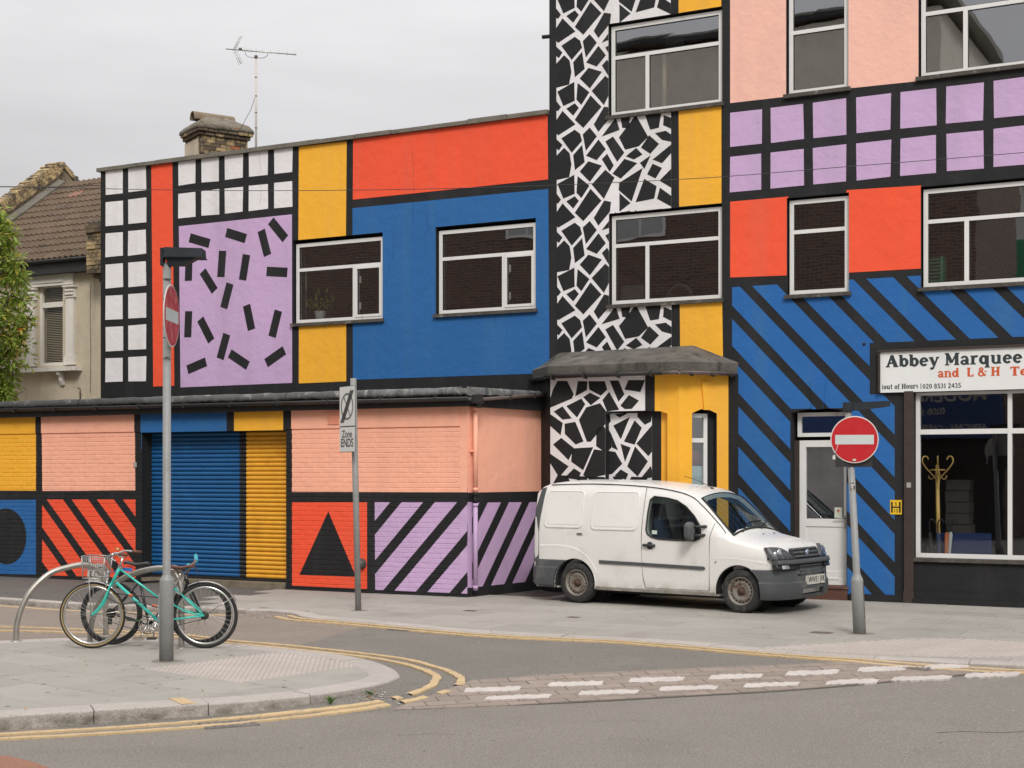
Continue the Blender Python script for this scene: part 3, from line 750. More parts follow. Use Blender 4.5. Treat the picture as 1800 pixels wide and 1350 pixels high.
# ---------------- corner building: tower part and shop part
UR = 7.0; ZR = 11.6; UTR = pl(1277, 400)[0]
corner = thing('corner_shop_building', 'tall three-storey building painted with black and white crackle, lilac squares and blue diagonal stripes', 'building', W(2, 0, -1))
w3 = bbox_uz([(1071, 44.8), (1267.8, 16.6), (1267.8, 181.5), (1073, 204)]); w4 = bbox_uz([(1072.5, 377.3), (1267, 364), (1267.8, 527), (1073.6, 535)])
w5 = bbox_uz([(1384.5, -25), (1489.4, -38), (1490, 153.8), (1385, 167.5)]); w7 = bbox_uz([(1384.8, 351.5), (1490, 343.4), (1491, 514.3), (1387, 518.5)])
w6 = bbox_uz([(1617.5, -60), (1880, -95), (1880, 104), (1617.8, 136)]); w8 = bbox_uz([(1620.8, 330.8), (1880, 311), (1880, 493.5), (1622.6, 504)])
hs = [grow(w, 0.025, 0.035) for w in (w3, w4, w5, w6, w7, w8)]
H3, H4, H5, H6, H7, H8 = hs
dl, dr = pl(1391, 800)[0], pl(1488, 800)[0]; dtop = pl(1438, 718)[1]; hd = (dl, dr, -0.2, dtop)
sl_, sr_ = pl(1607.5, 850)[0], UR-0.4; hsh = (sl_, sr_, pl(1700, 1052)[1]*0, pl(1700, 687)[1])
hsh = (sl_, sr_, 0.62, pl(1610, 690)[1])
b = MB(); wall_holes(b, UT, UR, -0.2, ZR, hs + [hd, hsh], 0.0, 0.33)
b.face([W(UT, -0.2, 0), W(UT, ZR, 0), W(UT, ZR, -8), W(UT, -0.2, -8)]); b.face([W(UR, -0.2, -8), W(UR, ZR, -8), W(UR, ZR, 0), W(UR, -0.2, 0)])
b.face([W(UR, -0.2, -8), W(UR, ZR, -8), W(UT, ZR, -8), W(UT, -0.2, -8)]); b.face([W(UT, ZR, 0), W(UR, ZR, 0), W(UR, ZR, -8), W(UT, ZR, -8)])
b.build('wall', BLACK, corner)
BS = dict(off=0.0)
# yellow column, pinks, lilac squares, reds
panel(corner, [(1192.5, -150), (1267.5, -170), (1267.8, 15), (1193, 25)], iY, holes=[H3])
panel(corner, [(1193, 190), (1268, 180), (1268.3, 357), (1194, 363.5)], iY, holes=[H3, H4])
panel(corner, [(1195, 535.5), (1269.5, 529), (1271, 640), (1196, 645)], iY, holes=[H4])
panel(corner, [(1283.6, -160), (1386, -185), (1386, 169.5), (1283.6, 181.3)], iN, holes=[H5])
panel(corner, [(1487, -185), (1620, -205), (1620, 142), (1487, 156)], iN, holes=[H5, H6])
r1 = (pl(1283.6, 259.2)[1], pl(1283.6, 198.3)[1]); r2 = (pl(1283.6, 337.6)[1], pl(1283.6, 275.8)[1])
gridrect(corner, [(1283.6, 1338.8), (1354.6, 1412.6), (1428.8, 1488), (1505, 1566), (1583, 1646), (1663.6, 1728.7), (1746.5, 1813), (1832, 1900)], [r1, r2], iL, ref=250)
panel(corner, [(1283.6, 354.6), (1386, 345.6), (1386, 484), (1283.6, 487.8)], iR, holes=[H7])
panel(corner, [(1488, 334.3), (1619, 326), (1619, 472), (1488, 479.5)], iR, holes=[H7, H8])
# diagonally striped blue: region = union of rectangles minus stripes
uA, uB, uC, uD_ = pl(1287, 550)[0], pl(1298, 800)[0], pl(1528.8, 650)[0], pl(1572.6, 850)[0]
zlow = pl(1550, 1047)[1]; zbay = 3.30
ztopL = pl(1286, 505)[1]; zband = pl(1640, 598.5)[1]; zs1 = pl(1550, 693)[1]
zt2 = pl(1560, 488)[1]
regs = [(rect(uA, pl(1383, 500)[0], zbay, ztopL)), rect(uB, dl-0.015, zlow, zbay), rect(dl-0.015, dr+0.01, dtop+0.0, zbay), rect(pl(1383, 500)[0], uC, zbay, pl(1440, 495)[1]), rect(dr+0.01, uC, zlow, zbay),
        rect(uC, UR-0.1, zband, zt2), rect(uC, uD_, zlow, zs1)]
K = 1.06; PER = 0.601; C0 = -1.038
def stripe_blue(c_lo, c_hi):                 # blue strip between two black lines: z + K u in (c_lo, c_hi)
    return [(-12, c_lo+12*K), (12, c_lo-12*K), (12, c_hi-12*K), (-12, c_hi+12*K)]
for n in range(-16, 24):
    lo = C0 + PER*n + 0.10; hi = C0 + PER*(n+1) - 0.10
    st = stripe_blue(lo, hi); b = MB(); any_ = False
    for rg in regs:
        p = inter(rg, st)
        if not p: continue
        pcs = [p]
        for h in (H7, H8, H5): pcs = [r for q in pcs for r in subtract(q, rect(*h))]
        for q in pcs: b = MB(); b.prism(ccw(q), lambda u, z, h: W(u, z, h), -0.001, 0.003); b.build('painted_stripe', BLUE2, corner)
# crackle pattern -------------------------------------------------------
def voronoi(seeds, region, gap):
    out = []
    for i, s in enumerate(seeds):
        p = region
        for j, t in enumerate(seeds):
            if i == j: continue
            d = math.hypot(t[0]-s[0], t[1]-s[1])
            if d > 1.6 or d < 1e-4: continue
            g2 = gap*random.uniform(0.75, 1.3)
            mx, my = (s[0]+t[0])/2 - (t[0]-s[0])/d*g2/2, (s[1]+t[1])/2 - (t[1]-s[1])/d*g2/2
            a = (mx, my); b_ = (mx-(t[1]-s[1]), my+(t[0]-s[0]))
            p = clip_half(p, a, b_, True)
            if len(p) < 3: break
        p = clean(p) if len(p) > 2 else None
        if p and abs(area(p)) > 0.003: out.append(p)
    return out
C6 = [[(108,215),(255,130),(258,295),(160,340)],[(290,140),(392,220),(322,330),(280,285)],[(188,370),(262,322),(297,362),(248,430)],[(405,255),(500,355),(342,538),(268,468)],
 [(150,395),(262,512),(112,608),(86,580),(86,492)],[(145,640),(262,565),(308,600),(325,662),(235,765)],[(338,605),(398,545),(460,622),(365,748)],[(86,640),(148,700),(118,748),(86,725)],
 [(100,800),(165,732),(212,780),(228,880),(208,988),(86,1015),(86,830)],[(250,795),(328,705),(350,855),(265,925)],[(478,655),(542,740),(462,835),(370,797)],[(388,852),(505,890),(400,1032),(312,942)],
 [(540,932),(620,1000),(528,1185),(422,1060)],[(440,510),(530,355),(590,365),(580,450),(480,575)],[(635,455),(668,562),(512,620)],[(545,672),(612,628),(710,768),(648,848)],[(558,783),(615,885),(580,942),(512,832)],
 [(86,290),(135,355),(110,390),(86,380)]]
C5 = [[(365,500),(405,493),(398,542),(372,541)],[(360,582),(425,553),(428,492),(465,560),(478,580),(440,618),(385,632)],[(470,490),(535,480),(525,540),(490,548)],[(548,490),(580,500),(580,545),(545,530)],
 [(512,565),(555,555),(580,572),(580,600),(540,592)],[(485,575),(525,610),(490,650),(452,625)],[(430,628),(455,655),(420,675),(388,662)],[(545,640),(580,612),(580,645),(540,690),(502,675)],[(490,660),(465,715),(447,690)],
 [(500,695),(538,712),(512,755),(478,738)],[(380,675),(432,692),(365,755),(332,735)],[(455,715),(410,850),(358,805),(360,775)],[(465,760),(515,790),(505,840),(430,855)],[(580,715),(580,795),(530,765)],[(532,797),(580,832),(580,875),(520,842)],[(360,820),(405,860),(360,895)]]
per = pl(1000, 165)[1] - pl(1000, 165+163)[1]
cells0 = [[pl(960+x/5.19, 120+y/5.19) for x, y in c] for c in C6] + [[pl(940+x/2.41, y/2.41) for x, y in c] for c in C5]
seeds = [[(u, z+k*per) for u, z in c] for k in range(-4, 6) for c in cells0]
def crackle(parent, region_uz, holes, seeds, off=0.0, gap=0.075, fn=None):
    fn = fn or (lambda u, z, h: W(u, z, off+h))
    pcs = [ccw(region_uz)]
    for h in holes: pcs = [r for p in pcs for r in subtract(p, rect(*h))]
    bW = MB()
    for p in pcs: bW.prism(p, fn, -0.001, 0.003)
    bW.build('crackle_ground', WHITE, parent)
    for c in seeds:
        hc = hull(c); mx_, my_ = sum(p[0] for p in hc)/len(hc), sum(p[1] for p in hc)/len(hc); c = inter([(mx_+(x-mx_)*1.05, my_+(y-my_)*1.05) for x, y in hc], ccw(region_uz))
        if not c: continue
        q = [c]
        for h in holes: q = [r for p in q for r in subtract(p, rect(*h))]
        b = MB()
        for p in q: b.prism(ccw(p), fn, 0.002, 0.0055)
        if q: b.build('crackle_cell', BLACK, parent)
regC = PQ([(977, -170), (1178.5, -210), (1180.5, 612), (980, 620)])
crackle(corner, regC, [H3, H4], seeds)
ztr = lambda x, y: pl(x, y)[1]
window(corner, *w3, ztr(1170, 87), pl(1135, 150)[0]); window(corner, *w4, ztr(1170, 424.5), pl(1135, 480)[0])
window(corner, *w5, ztr(1437, 49.7), None); window(corner, *w7, ztr(1437, 404), None)
window(corner, *w6, ztr(1710, 10.5), pl(1695.5, 80)[0]); window(corner, *w8, ztr(1710, 382.5), pl(1697.6, 440)[0])

# ---------------- bay window of the tower
BO = 0.56                                    # projection of the bay
uBL, uBR = pl(968, 800, BO)[0], pl(1194, 800, BO)[0]
uM = uBR + 0.56                              # where the right cant meets the wall
ZB = 3.34
def bayfn_front(u, z, h): return W(u, z, BO+h)
CR = (uBR, uM)
def bayfn_right(s, z, h):                    # s metres along the right cant
    k = 1/math.sqrt(2); return W(uBR+s*k+h*k, z, BO-s*k+h*k)
def bayfn_left(s, z, h):
    k = 1/math.sqrt(2); return W(uBL-s*k-h*k, z, BO-s*k+h*k)
LC = BO*math.sqrt(2)
bay = MB()
# recess (bricked-up window) in the front face
rc0, rc1 = pl(1064, 800, BO)[0], pl(1173, 800, BO)[0]; rct = pl(1120, 722, BO)[1]
recd = 0.11
def facefn(b, fn, poly, h, m): b.face([fn(x, y, h) for x, y in poly], m)
front = rect(uBL, uBR, -0.1, ZB); uY = pl(1151, 700, BO)[0]; uY2 = pl(1157.5, 800, BO)[0]
lay = [(rect(uY, uBR, -0.1, ZB), iY)]
arch = [(rc0, -0.1), (rc1, -0.1), (rc1, rct-0.05), (rc1-0.12, rct-0.012), ((rc0+rc1)/2, rct), (rc0+0.12, rct-0.012), (rc0, rct-0.05)]
for piece in subtract(front, arch):
    for p, m in partition(piece, lay): facefn(bay, bayfn_front, p, 0, m)
for p, m in partition(arch, [(rect(uY2, uBR, -0.1, ZB), iY)]): facefn(bay, bayfn_front, p, -recd, m)
for i in range(len(arch)):
    a, c = arch[i], arch[(i+1) % len(arch)]
    m = iY if a[0] > uY2 and c[0] > uY2 else iK
    bay.face([bayfn_front(*a, 0), bayfn_front(*c, 0), bayfn_front(*c, -recd), bayfn_front(*a, -recd)], m)
# right cant with the narrow window
wl, wr = 0.205, 0.605; wt = 2.77
hole = [(wl, 0.85), (wr, 0.85), (wr, wt-0.06), ((wl+wr)/2+0.06, wt), ((wl+wr)/2-0.06, wt), (wl, wt-0.06)]
cant = rect(0, LC, -0.1, ZB)
for piece in subtract(cant, hole):
    facefn(bay, bayfn_right, piece, 0, iY)
for i in range(len(hole)):
    a, c = hole[i], hole[(i+1) % len(hole)]; bay.face([bayfn_right(*a, 0), bayfn_right(*c, 0), bayfn_right(*c, -0.12), bayfn_right(*a, -0.12)], iK)
facefn(bay, bayfn_left, rect(0, LC, -0.1, ZB), 0, iK)
bayo = bay.build('bay', PAINTS, corner, recalc=False)
# keystone above the cant window, frame and glass
b = MB(); b.prism([(0.385, wt-0.01), (0.465, wt-0.01), (0.50, ZB-0.16), (0.35, ZB-0.16)], bayfn_right, -0.01, 0.03); b.build('keystone', YEL, bayo)
def cbox(b, a, c, e, f, h0, h1): b.prism(rect(a, c, e, f), bayfn_right, h0, h1)
b = MB(); a0, a1, e0, e1 = wl-0.02, wr-0.10, 0.85, wt-0.06
cbox(b, a0, a1, e1-0.06, e1, -0.17, -0.12); cbox(b, a1-0.06, a1, e0, e1-0.06, -0.17, -0.12); cbox(b, a0, a0+0.028, e0, e1-0.06, -0.17, -0.12); cbox(b, a0+0.03, a1-0.06, 2.28, 2.345, -0.17, -0.122)
b.build('narrow_window', PVC, bayo)
b = MB(); b.face([bayfn_right(x, z, -0.15) for x, z in rect(a0, a1, e0, e1)]); b.build('narrow_pane', GLASS, bayo, recalc=False)
b = MB(); b.prism(rect(a1, wr+0.02, 0.8, wt+0.05), bayfn_right, -0.16, -0.118); b.build('black_reveal', BLACK, bayo)
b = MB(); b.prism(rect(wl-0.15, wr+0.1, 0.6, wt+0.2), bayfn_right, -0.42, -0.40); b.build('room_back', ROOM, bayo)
b = MB(); b.prism(rect(wl-0.02, wr-0.1, 0.8, 1.93), bayfn_right, -0.21, -0.20); b.build('frosted_film', mat('pale_blue_film', (0.45, 0.62, 0.64), rough=0.5, speck=(0.02, 0.02, 0.02), speckscale=30, specklo=0.68), bayo)
b = MB(); b.lathe(bayfn_right(0.34, 2.05, -0.26), bayfn_right(0, 0, 1)-bayfn_right(0, 0, 0), [(0.13, 0), (0.11, 0.02), (0.0, 0.03)], 16); b.build('lamp_shade', mat('dull_red_shade', (0.16, 0.05, 0.04), rough=0.7), bayo)
# crackle on the bay
ZC = [[(205,400),(240,335),(315,335),(368,440),(352,475),(178,548),(172,500)],[(210,585),(280,545),(352,640),(280,650)],[(315,540),(435,480),(465,525),(400,630)],[(455,465),(508,430),(592,470),(515,530)],[(410,335),(485,335),(480,405),(388,455)],
 [(500,335),(628,335),(648,400),(598,450),(505,400)],[(675,330),(745,330),(792,440),(745,498)],[(615,490),(668,425),(748,568),(650,580)],[(830,325),(962,325),(925,420),(800,400)],[(765,535),(832,450),(912,495),(855,560),(800,562)],
 [(480,555),(590,522),(640,590),(650,665),(530,708),(515,828),(485,828),(422,655)],[(165,600),(278,680),(262,778),(165,690)],[(300,690),(385,675),(450,830),(388,855),(302,770)],[(205,860),(270,808),(372,890),(328,985)],
 [(362,895),(530,885),(450,1068),(355,1000)],[(565,730),(622,710),(662,780),(660,880),(628,915),(562,870)],[(165,930),(325,1040),(250,1128),(165,990)],[(545,905),(630,958),(690,925),(745,1020),(665,1100),(500,1138),(458,1110)],
 [(300,1135),(375,1060),(430,1095),(405,1150)],[(680,700),(812,632),(740,810)],[(690,605),(800,595),(730,632)],[(770,830),(855,660),(912,720),(855,855)],[(885,590),(1000,590),(990,665),(940,690),(880,625)],[(740,855),(820,885),(775,1000)],
 [(860,880),(962,1000),(880,1120),(798,1040)],[(875,850),(1010,690),(1010,900),(970,950)],[(665,785),(715,905),(665,880)],[(690,1120),(740,1068),(800,1105),(780,1150)],[(990,1040),(1010,1130),(900,1150)]]
bs = [[pl(930+x/4.737, 600+y/4.737, BO) for x, y in c] for c in ZC]
bs += [[(u, z-1.45) for u, z in c] for c in bs]
cr = [pl(967.5, 700, BO)[0], pl(1134, 700, BO)[0], pl(1141, 800, BO)[0]]
up = rect(cr[0], cr[1], rct, ZB-0.05); lowl = rect(cr[0], rc0, 0.3, rct); lowr = rect(rc0+0.012, cr[2], 0.3, rct-0.03)
for reg, of in ((up, BO), (lowl, BO), (lowr, BO-recd)):
    crackle(bayo, reg, [], bs, off=of, gap=0.08)
# bay roof: fascia, hipped felt roof, gutter
OV = 0.20
def ring(z, ov):                             # eaves line offset ov outside the bay
    k = ov*(math.sqrt(2)-1)
    return [W(uBL-0.42-ov, z, 0.0), W(uBL+0.12-k, z, BO+ov), W(uBR+k, z, BO+ov), W(pl(1278, 650)[0]+ov*0.9, z, 0.0)]
z0r, z1r, z2r = ZB-0.01, ZB+0.115, ZB+0.385
A_, B_, C_ = ring(z0r, OV-0.02), ring(z1r, OV), [W(pl(996, 618)[0]-0.12, z2r, 0.0), W(pl(1003, 618)[0], z2r, 0.02), W(uBR-0.02, z2r+0.02, 0.02), W(uBR+0.02, z2r+0.02, 0.0)]
mid = ring(z1r+0.02, OV-0.03)
rb = MB(); rb.grid([A_, B_, mid, C_], 0, False); rb.face(A_[::-1], 0)
rb.build('bay_roof', FELT, corner, recalc=True)
GUT = mat('gutter_black', (0.028, 0.027, 0.027), rough=0.5, var=0.2); GUTB = mat('gutter_faded_brown', (0.15, 0.12, 0.11), rough=0.5, var=0.15, vscale=8)
def gutter(b, p, q, r=0.055, m=0, n=8):
    p, q = Vector(p), Vector(q); d = (q-p).normalized(); s = Vector((-d.y, d.x, 0)); rows = []
    for e in (p, q): rows.append([e + s*(-math.cos(t)*r) + Vector((0, 0, -math.sin(t)*r)) for t in (math.pi*k/n for k in range(n+1))] + [e + s*(math.cos(t)*(r-.006)) + Vector((0, 0, -math.sin(t)*(r-.006))) for t in (math.pi*k/n for k in range(n+1))])
    b.grid(rows, m, True, closed_u=True, cap=True)
G = ring(z0r-0.01, OV+0.01)
b = MB(); gutter(b, G[0], G[1]); sp = G[1].lerp(G[2], 0.88); gutter(b, G[1], sp); b.build('gutter', GUT, corner)
b = MB(); gutter(b, sp, G[2]); gutter(b, G[2], G[3].lerp(G[2], 0.06)); b.build('gutter', GUTB, corner)
for p in [G[2].lerp(G[3], e) for e in (0.2, 0.55, 0.9)] + [G[1].lerp(G[2], e) for e in (0.05, 0.3, 0.55, 0.8)]:
    b = MB(); b.box(p+Vector((0, 0, -0.03)), (0.02, 0.135, 0.085), 0, angF); b.build('gutter_bracket', GUT, corner)

# ---------------- door in the blue stripes
door = MB(); RD = -0.16
def dq(x, y): return pl(x, y, RD)
f0, f1 = dq(1402, 800)[0], dq(1489, 800)[0]
ftop, fbt = dq(1440, 725)[1], dq(1440, 767.5)[1]; dtp, dbt = dq(1440, 774)[1], dq(1440, 1019.5)[1]
b = MB(); w_ = 0.055
b.fbox(f0, f1+0.05, ftop-w_, ftop, RD-0.06, RD); b.fbox(f0, f1+0.05, fbt, fbt+w_, RD-0.06, RD); b.fbox(f0, f0+w_, fbt+w_, ftop-w_, RD-0.06, RD); b.fbox(f1, f1+0.05, fbt+w_, ftop-w_, RD-0.06, RD)
fl_ = b.build('fanlight', PVC, corner)
b = MB(); b.face([W(f0+w_, fbt+w_, RD-0.03), W(f1, fbt+w_, RD-0.03), W(f1, ftop-w_, RD-0.03), W(f0+w_, ftop-w_, RD-0.03)]); b.build('pane', GLASS, fl_, recalc=False)
d0 = dq(1405.5, 800)[0]; d1 = f1+0.02; g0, g1 = dq(1416.5, 800)[0], dq(1483.5, 800)[0]; gz1, gz0 = dq(1450, 785.5)[1], dq(1450, 912)[1]; pz1, pz0 = dq(1450, 925.5)[1], dq(1450, 1004)[1]
b = MB(); b.fbox(d0, g0, dbt, dtp, RD-0.06, RD); b.fbox(g1, d1, dbt, dtp, RD-0.06, RD); b.fbox(g0, g1, gz1, dtp, RD-0.06, RD-0.001); b.fbox(g0, g1, pz1, gz0, RD-0.06, RD-0.001); b.fbox(g0, g1, dbt, pz0, RD-0.06, RD-0.001)
b.fbox(g0, g1, pz0, pz1, RD-0.05, RD-0.014); b.fbox(g0+0.07, g1-0.07, dbt+0.02, dbt+0.035, RD-0.02, RD+0.01); b.fbox(d0-0.02, d1, dbt-0.06, dbt-0.004, RD-0.08, RD+0.03)
do = b.build('door', PVC, corner)
b = MB(); b.face([W(g0, gz0, RD-0.03), W(g1, gz0, RD-0.03), W(g1, gz1, RD-0.03), W(g0, gz1, RD-0.03)]); b.build('pane', GLASS, do, recalc=False)
b = MB(); b.fbox(g1+0.01, g1+0.03, 1.02, 1.22, RD, RD+0.012); b.tube([W(g1+0.02, 1.17, RD+0.01), W(g1+0.02, 1.17, RD+0.045), W(g1-0.13, 1.17, RD+0.045)], 0.009, 6); b.build('handle', STEEL, do)
b = MB(); stz = gz0+0.012; b.fbox(g0+0.42, g0+0.53, stz, stz+0.155, RD-0.027, RD-0.025, 0); b.build('notice', mat('pale_notice', (0.55, 0.6, 0.5), rough=0.6), do)
b = MB(); b.lathe(W(g0+0.475, stz+0.11, RD-0.024), W(0, 0, 1)-W(0, 0, 0), [(0.018, 0), (0.018, 0.001), (0, 0.001)], 12); b.fbox(g0+0.472, g0+0.478, stz+0.05, stz+0.095, RD-0.025, RD-0.0235); b.build('notice_pin', mat('notice_red', (0.6, 0.08, 0.07)), do)
BRWN = mat('red_brown_tile', (0.105, 0.045, 0.032), rough=0.6, var=0.2, vscale=8, col2=(0.17, 0.11, 0.08), c2scale=5)
b = MB(); b.fbox(dl-0.02, dr+0.05, 0.18, dbt-0.06, -0.35, -0.06, 0); b.fbox(dl-0.03, dr+0.02, -0.05, 0.165, -0.35, 0.06, 0); b.fbox(dl-0.05, dr+0.04, 0.165, 0.195, -0.30, 0.08, 0); b.build('doorstep', BRWN, corner)
b = MB(); b.fbox(dl, d0-0.003, -0.05, dtp, -0.30, RD+0.015, 0); b.build('door_post', DARKWOOD, corner)
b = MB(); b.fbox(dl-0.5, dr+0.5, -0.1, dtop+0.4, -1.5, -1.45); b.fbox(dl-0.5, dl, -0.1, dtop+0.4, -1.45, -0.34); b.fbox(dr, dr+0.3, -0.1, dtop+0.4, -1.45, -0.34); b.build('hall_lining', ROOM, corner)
# segmental head over the door (black arch filling the corners) and keystone
b = MB(); um = (dl+dr)/2; hw = (dr-dl)/2
for sgn in (-1, 1):
    p = [(um+sgn*hw, dtop+0.002), (um+sgn*hw, dtop-0.055), (um+sgn*hw*0.66, dtop-0.018), (um+sgn*hw*0.3, dtop-0.003), (um, dtop+0.002)]
    b.prism(ccw(p), lambda u, z, h: W(u, z, h), -0.32, 0.002)
b.build('door_arch', BLACK, corner)
kx = pl(1438, 690)[0]
b = MB(); b.prism([(kx-0.085, dtop-0.01), (kx+0.075, dtop-0.01), (kx+0.115, dtop+0.42), (kx-0.115, dtop+0.42)], lambda u, z, h: W(u, z, h), 0.0, 0.016); 
for pcs in [None]: pass
b.build('keystone', BLUE2, corner)
# black stripe crossing the keystone (paint), from the same stripe rule
kk = [(kx-0.085, dtop-0.01), (kx+0.075, dtop-0.01), (kx+0.115, dtop+0.42), (kx-0.115, dtop+0.42)]
b = MB()
for n in range(-6, 12):
    c = C0+PER*n; p = inter(kk, [(-12, c-0.10+12*K), (12, c-0.10-12*K), (12, c+0.10-12*K), (-12, c+0.10+12*K)])
    if p: b.prism(ccw(p), lambda u, z, h: W(u, z, h), 0.014, 0.0185)
b.build('keystone_stripe', BLACK, corner)
# plinths and pilaster of the shopfront
b = MB(); b.fbox(pl(1491, 900)[0]+0.02, pl(1590, 900)[0], -0.1, 0.10, 0, 0.035); b.fbox(sl_-0.02, UR, -0.1, 0.07, 0, 0.07); b.fbox(sl_-0.02, UR, 0.07, 0.16, 0, 0.04); b.build('plinth', BLACK, corner)
b = MB(); b.fbox(pl(1590.5, 850)[0], pl(1606.8, 850)[0], 0.0, hsh[3]+0.02, 0.0, 0.05); b.fbox(pl(1590, 850)[0]-0.004, pl(1608, 850)[0], -0.05, 0.16, 0.0, 0.065); b.build('pilaster', DARKWOOD, corner)
b = MB(); b.fbox(sl_-0.01, UR-0.1, 0.585, 0.635, -0.1, 0.045); b.build('shop_sill', SILL, corner)
b = MB(); b.fbox(pl(1599, 852)[0]-0.03, pl(1599, 852)[0]+0.03, 1.62, 1.69, 0.05, 0.056); b.build('small_label', mat('grey_label', (0.35, 0.34, 0.32)), corner)
# shop window frame
SO = -0.06
sx = lambda x: pl(x, 850, SO)[0]; zz0 = pl(1700, 974, SO)[1]+0.0; ztr_ = pl(1690, 758.5, SO)[1]; ztp = hsh[3]
zz0 = 0.64; ztr_ = pl(1690, 758.5, SO)[1]
ub = [sx(1610), sx(1775), sx(1775)+(sx(1775)-sx(1613)), UR-0.42]
b = MB(); fw = 0.055
b.fbox(ub[0], UR-0.4, zz0, zz0+0.06, SO-0.07, SO); b.fbox(ub[0], UR-0.4, ztp-0.04, ztp, SO-0.07, SO); b.fbox(ub[0], UR-0.4, ztr_-0.035, ztr_+0.035, SO-0.07, SO-0.002)
for i, u in enumerate(ub):
    w2_ = fw if i == 0 else fw; a = u if i == 0 else u-w2_/2
    b.fbox(a, a+w2_, zz0+0.06, ztp-0.04, SO-0.07, SO+0.002)
shopw = b.build('shop_window', PVC, corner)
for i in range(3):
    for (e, f) in ((zz0+0.06, ztr_-0.035), (ztr_+0.035, ztp-0.04)):
        a, c = ub[i]+(fw if i == 0 else fw/2), ub[i+1]-fw/2
        g_ = MB(); g_.face([W(a, e, SO-0.035), W(c, e, SO-0.035), W(c, f, SO-0.035), W(a, f, SO-0.035)]); g_.build('pane', GLASS3, shopw, recalc=False)
# shop interior shell
SHD = -4.2
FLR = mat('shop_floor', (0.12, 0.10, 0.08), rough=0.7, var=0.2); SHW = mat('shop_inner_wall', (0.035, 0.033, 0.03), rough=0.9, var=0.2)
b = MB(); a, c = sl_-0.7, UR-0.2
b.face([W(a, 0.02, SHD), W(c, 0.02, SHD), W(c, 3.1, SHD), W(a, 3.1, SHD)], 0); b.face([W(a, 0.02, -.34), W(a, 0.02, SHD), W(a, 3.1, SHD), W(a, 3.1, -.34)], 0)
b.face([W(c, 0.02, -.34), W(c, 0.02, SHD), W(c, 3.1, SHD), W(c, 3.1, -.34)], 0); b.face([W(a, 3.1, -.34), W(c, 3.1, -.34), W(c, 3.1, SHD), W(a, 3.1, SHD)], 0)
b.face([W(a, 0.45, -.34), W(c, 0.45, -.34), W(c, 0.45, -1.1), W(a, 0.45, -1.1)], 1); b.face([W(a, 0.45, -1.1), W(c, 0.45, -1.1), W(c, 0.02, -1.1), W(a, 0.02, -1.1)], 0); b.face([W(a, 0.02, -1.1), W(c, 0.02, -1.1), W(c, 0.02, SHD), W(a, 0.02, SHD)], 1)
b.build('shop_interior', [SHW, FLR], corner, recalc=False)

# ---------------- painted rainwater bits, cracks
b = MB(); c = W(pl(1519, 605)[0], pl(1519, 605)[1], 0); b.lathe(c, W(0, 0, 1)-W(0, 0, 0), [(0.025, 0), (0.02, 0.012), (0, 0.014)], 10); b.build('wall_cap', BLACK, corner)
b = MB(); b.tube([W(pl(966, 20)[0], 8.75, 0), W(pl(966, 20)[0]-0.12, 8.75, 0.02)], 0.03, 6); b.build('overflow_pipe', BLACK, corner)

# ================================================================== GARAGE (single storey)
GO = DM-DG                                   # garage wall proud of the facade
gar = thing('painted_garage', 'low garage with striped and peach painted brick walls and a blue and yellow roller shutter', 'garage', W(-10, 0, GO))
gl = lambda x, y=850: pl(x, y, GO)
uG0, uG1 = gl(-60)[0], gl(822)[0]
ZBR = 2.515; ZGT = 2.885
sh0, sh1 = gl(249)[0], gl(503)[0]; shz1 = gl(370, 758.3)[1]; shz0 = 0.0
zmid0, zmid1 = gl(600, 882.6)[1], gl(700, 865)[1]
def Q(pts): return ccw(PQ(pts, GO))
def stripes(region, A, B, C, ratio, mi, bg):
    """layers: black bands then the ground colour, inside region. A,B on the centre of one band, C on the centre of the next"""
    a, b_, c = (pl(*p, GO) for p in (A, B, C)); dx, dy = b_[0]-a[0], b_[1]-a[1]; l = math.hypot(dx, dy); dx /= l; dy /= l
    nx, ny = -dy, dx; per_ = (c[0]-a[0])*nx+(c[1]-a[1])*ny; out = []
    for k in range(-8, 9):
        o0, o1 = per_*k - abs(per_)*ratio/2, per_*k + abs(per_)*ratio/2
        q = [(a[0]+nx*o+dx*t, a[1]+ny*o+dy*t) for o, t in ((o0, -9), (o0, 9), (o1, 9), (o1, -9))]
        i = inter(region, ccw(q))
        if i: out.append((i, mi))
    return out + [(region, bg)]
disc = gl(11, 943); rD = 0.495
LG = []
LG += [(ccw([(disc[0]+rD*math.cos(2*math.pi*k/40), disc[1]+rD*math.sin(2*math.pi*k/40)) for k in range(40)]), iK), (Q([(-80, 879.5), (63.5, 878.5), (63.5, 1010), (-80, 1007)]), iB)]
LG += [(Q([(-80, 731), (63.7, 729), (63.5, 862.5), (-80, 862)]), iY)]
LG += [(Q([(73.5, 727.7), (237.3, 724.3), (238.2, 862.3), (74.8, 863)]), iP)]
rr_ = Q([(74.5, 878), (238.5, 878), (238.5, 1016), (74.5, 1011)])
LG += stripes(rr_, (118.8, 878.3), (198.8, 989.5), (163.2, 878.3), 0.345, iK, iR)
LG += [(Q([(248.5, 722.7), (400, 720.7), (400, 790), (248.5, 790)]), iB), (Q([(413, 719.5), (499.3, 717.3), (499.3, 790), (413, 790)]), iY)]
LG += [(Q([(513.3, 715.4), (823, 705.0), (823, 865.3), (513.5, 865)]), iP)]
LG += [(Q([(577.3, 898.6), (526.4, 1010.6), (626.3, 1014)]), iK), (Q([(513.5, 883), (645.5, 883), (645.5, 1035.5), (513.5, 1029.2)]), iR)]
r2_ = Q([(659, 882.6), (822.5, 882.6), (822.5, 1043.5), (660, 1036.8)])
LG += stripes(r2_, (696.2, 882.6), (636.2, 955.8), (754.5, 882.6), 0.35, iK, iL)
def gfn(u, z, h): return W(u, z, GO+h)
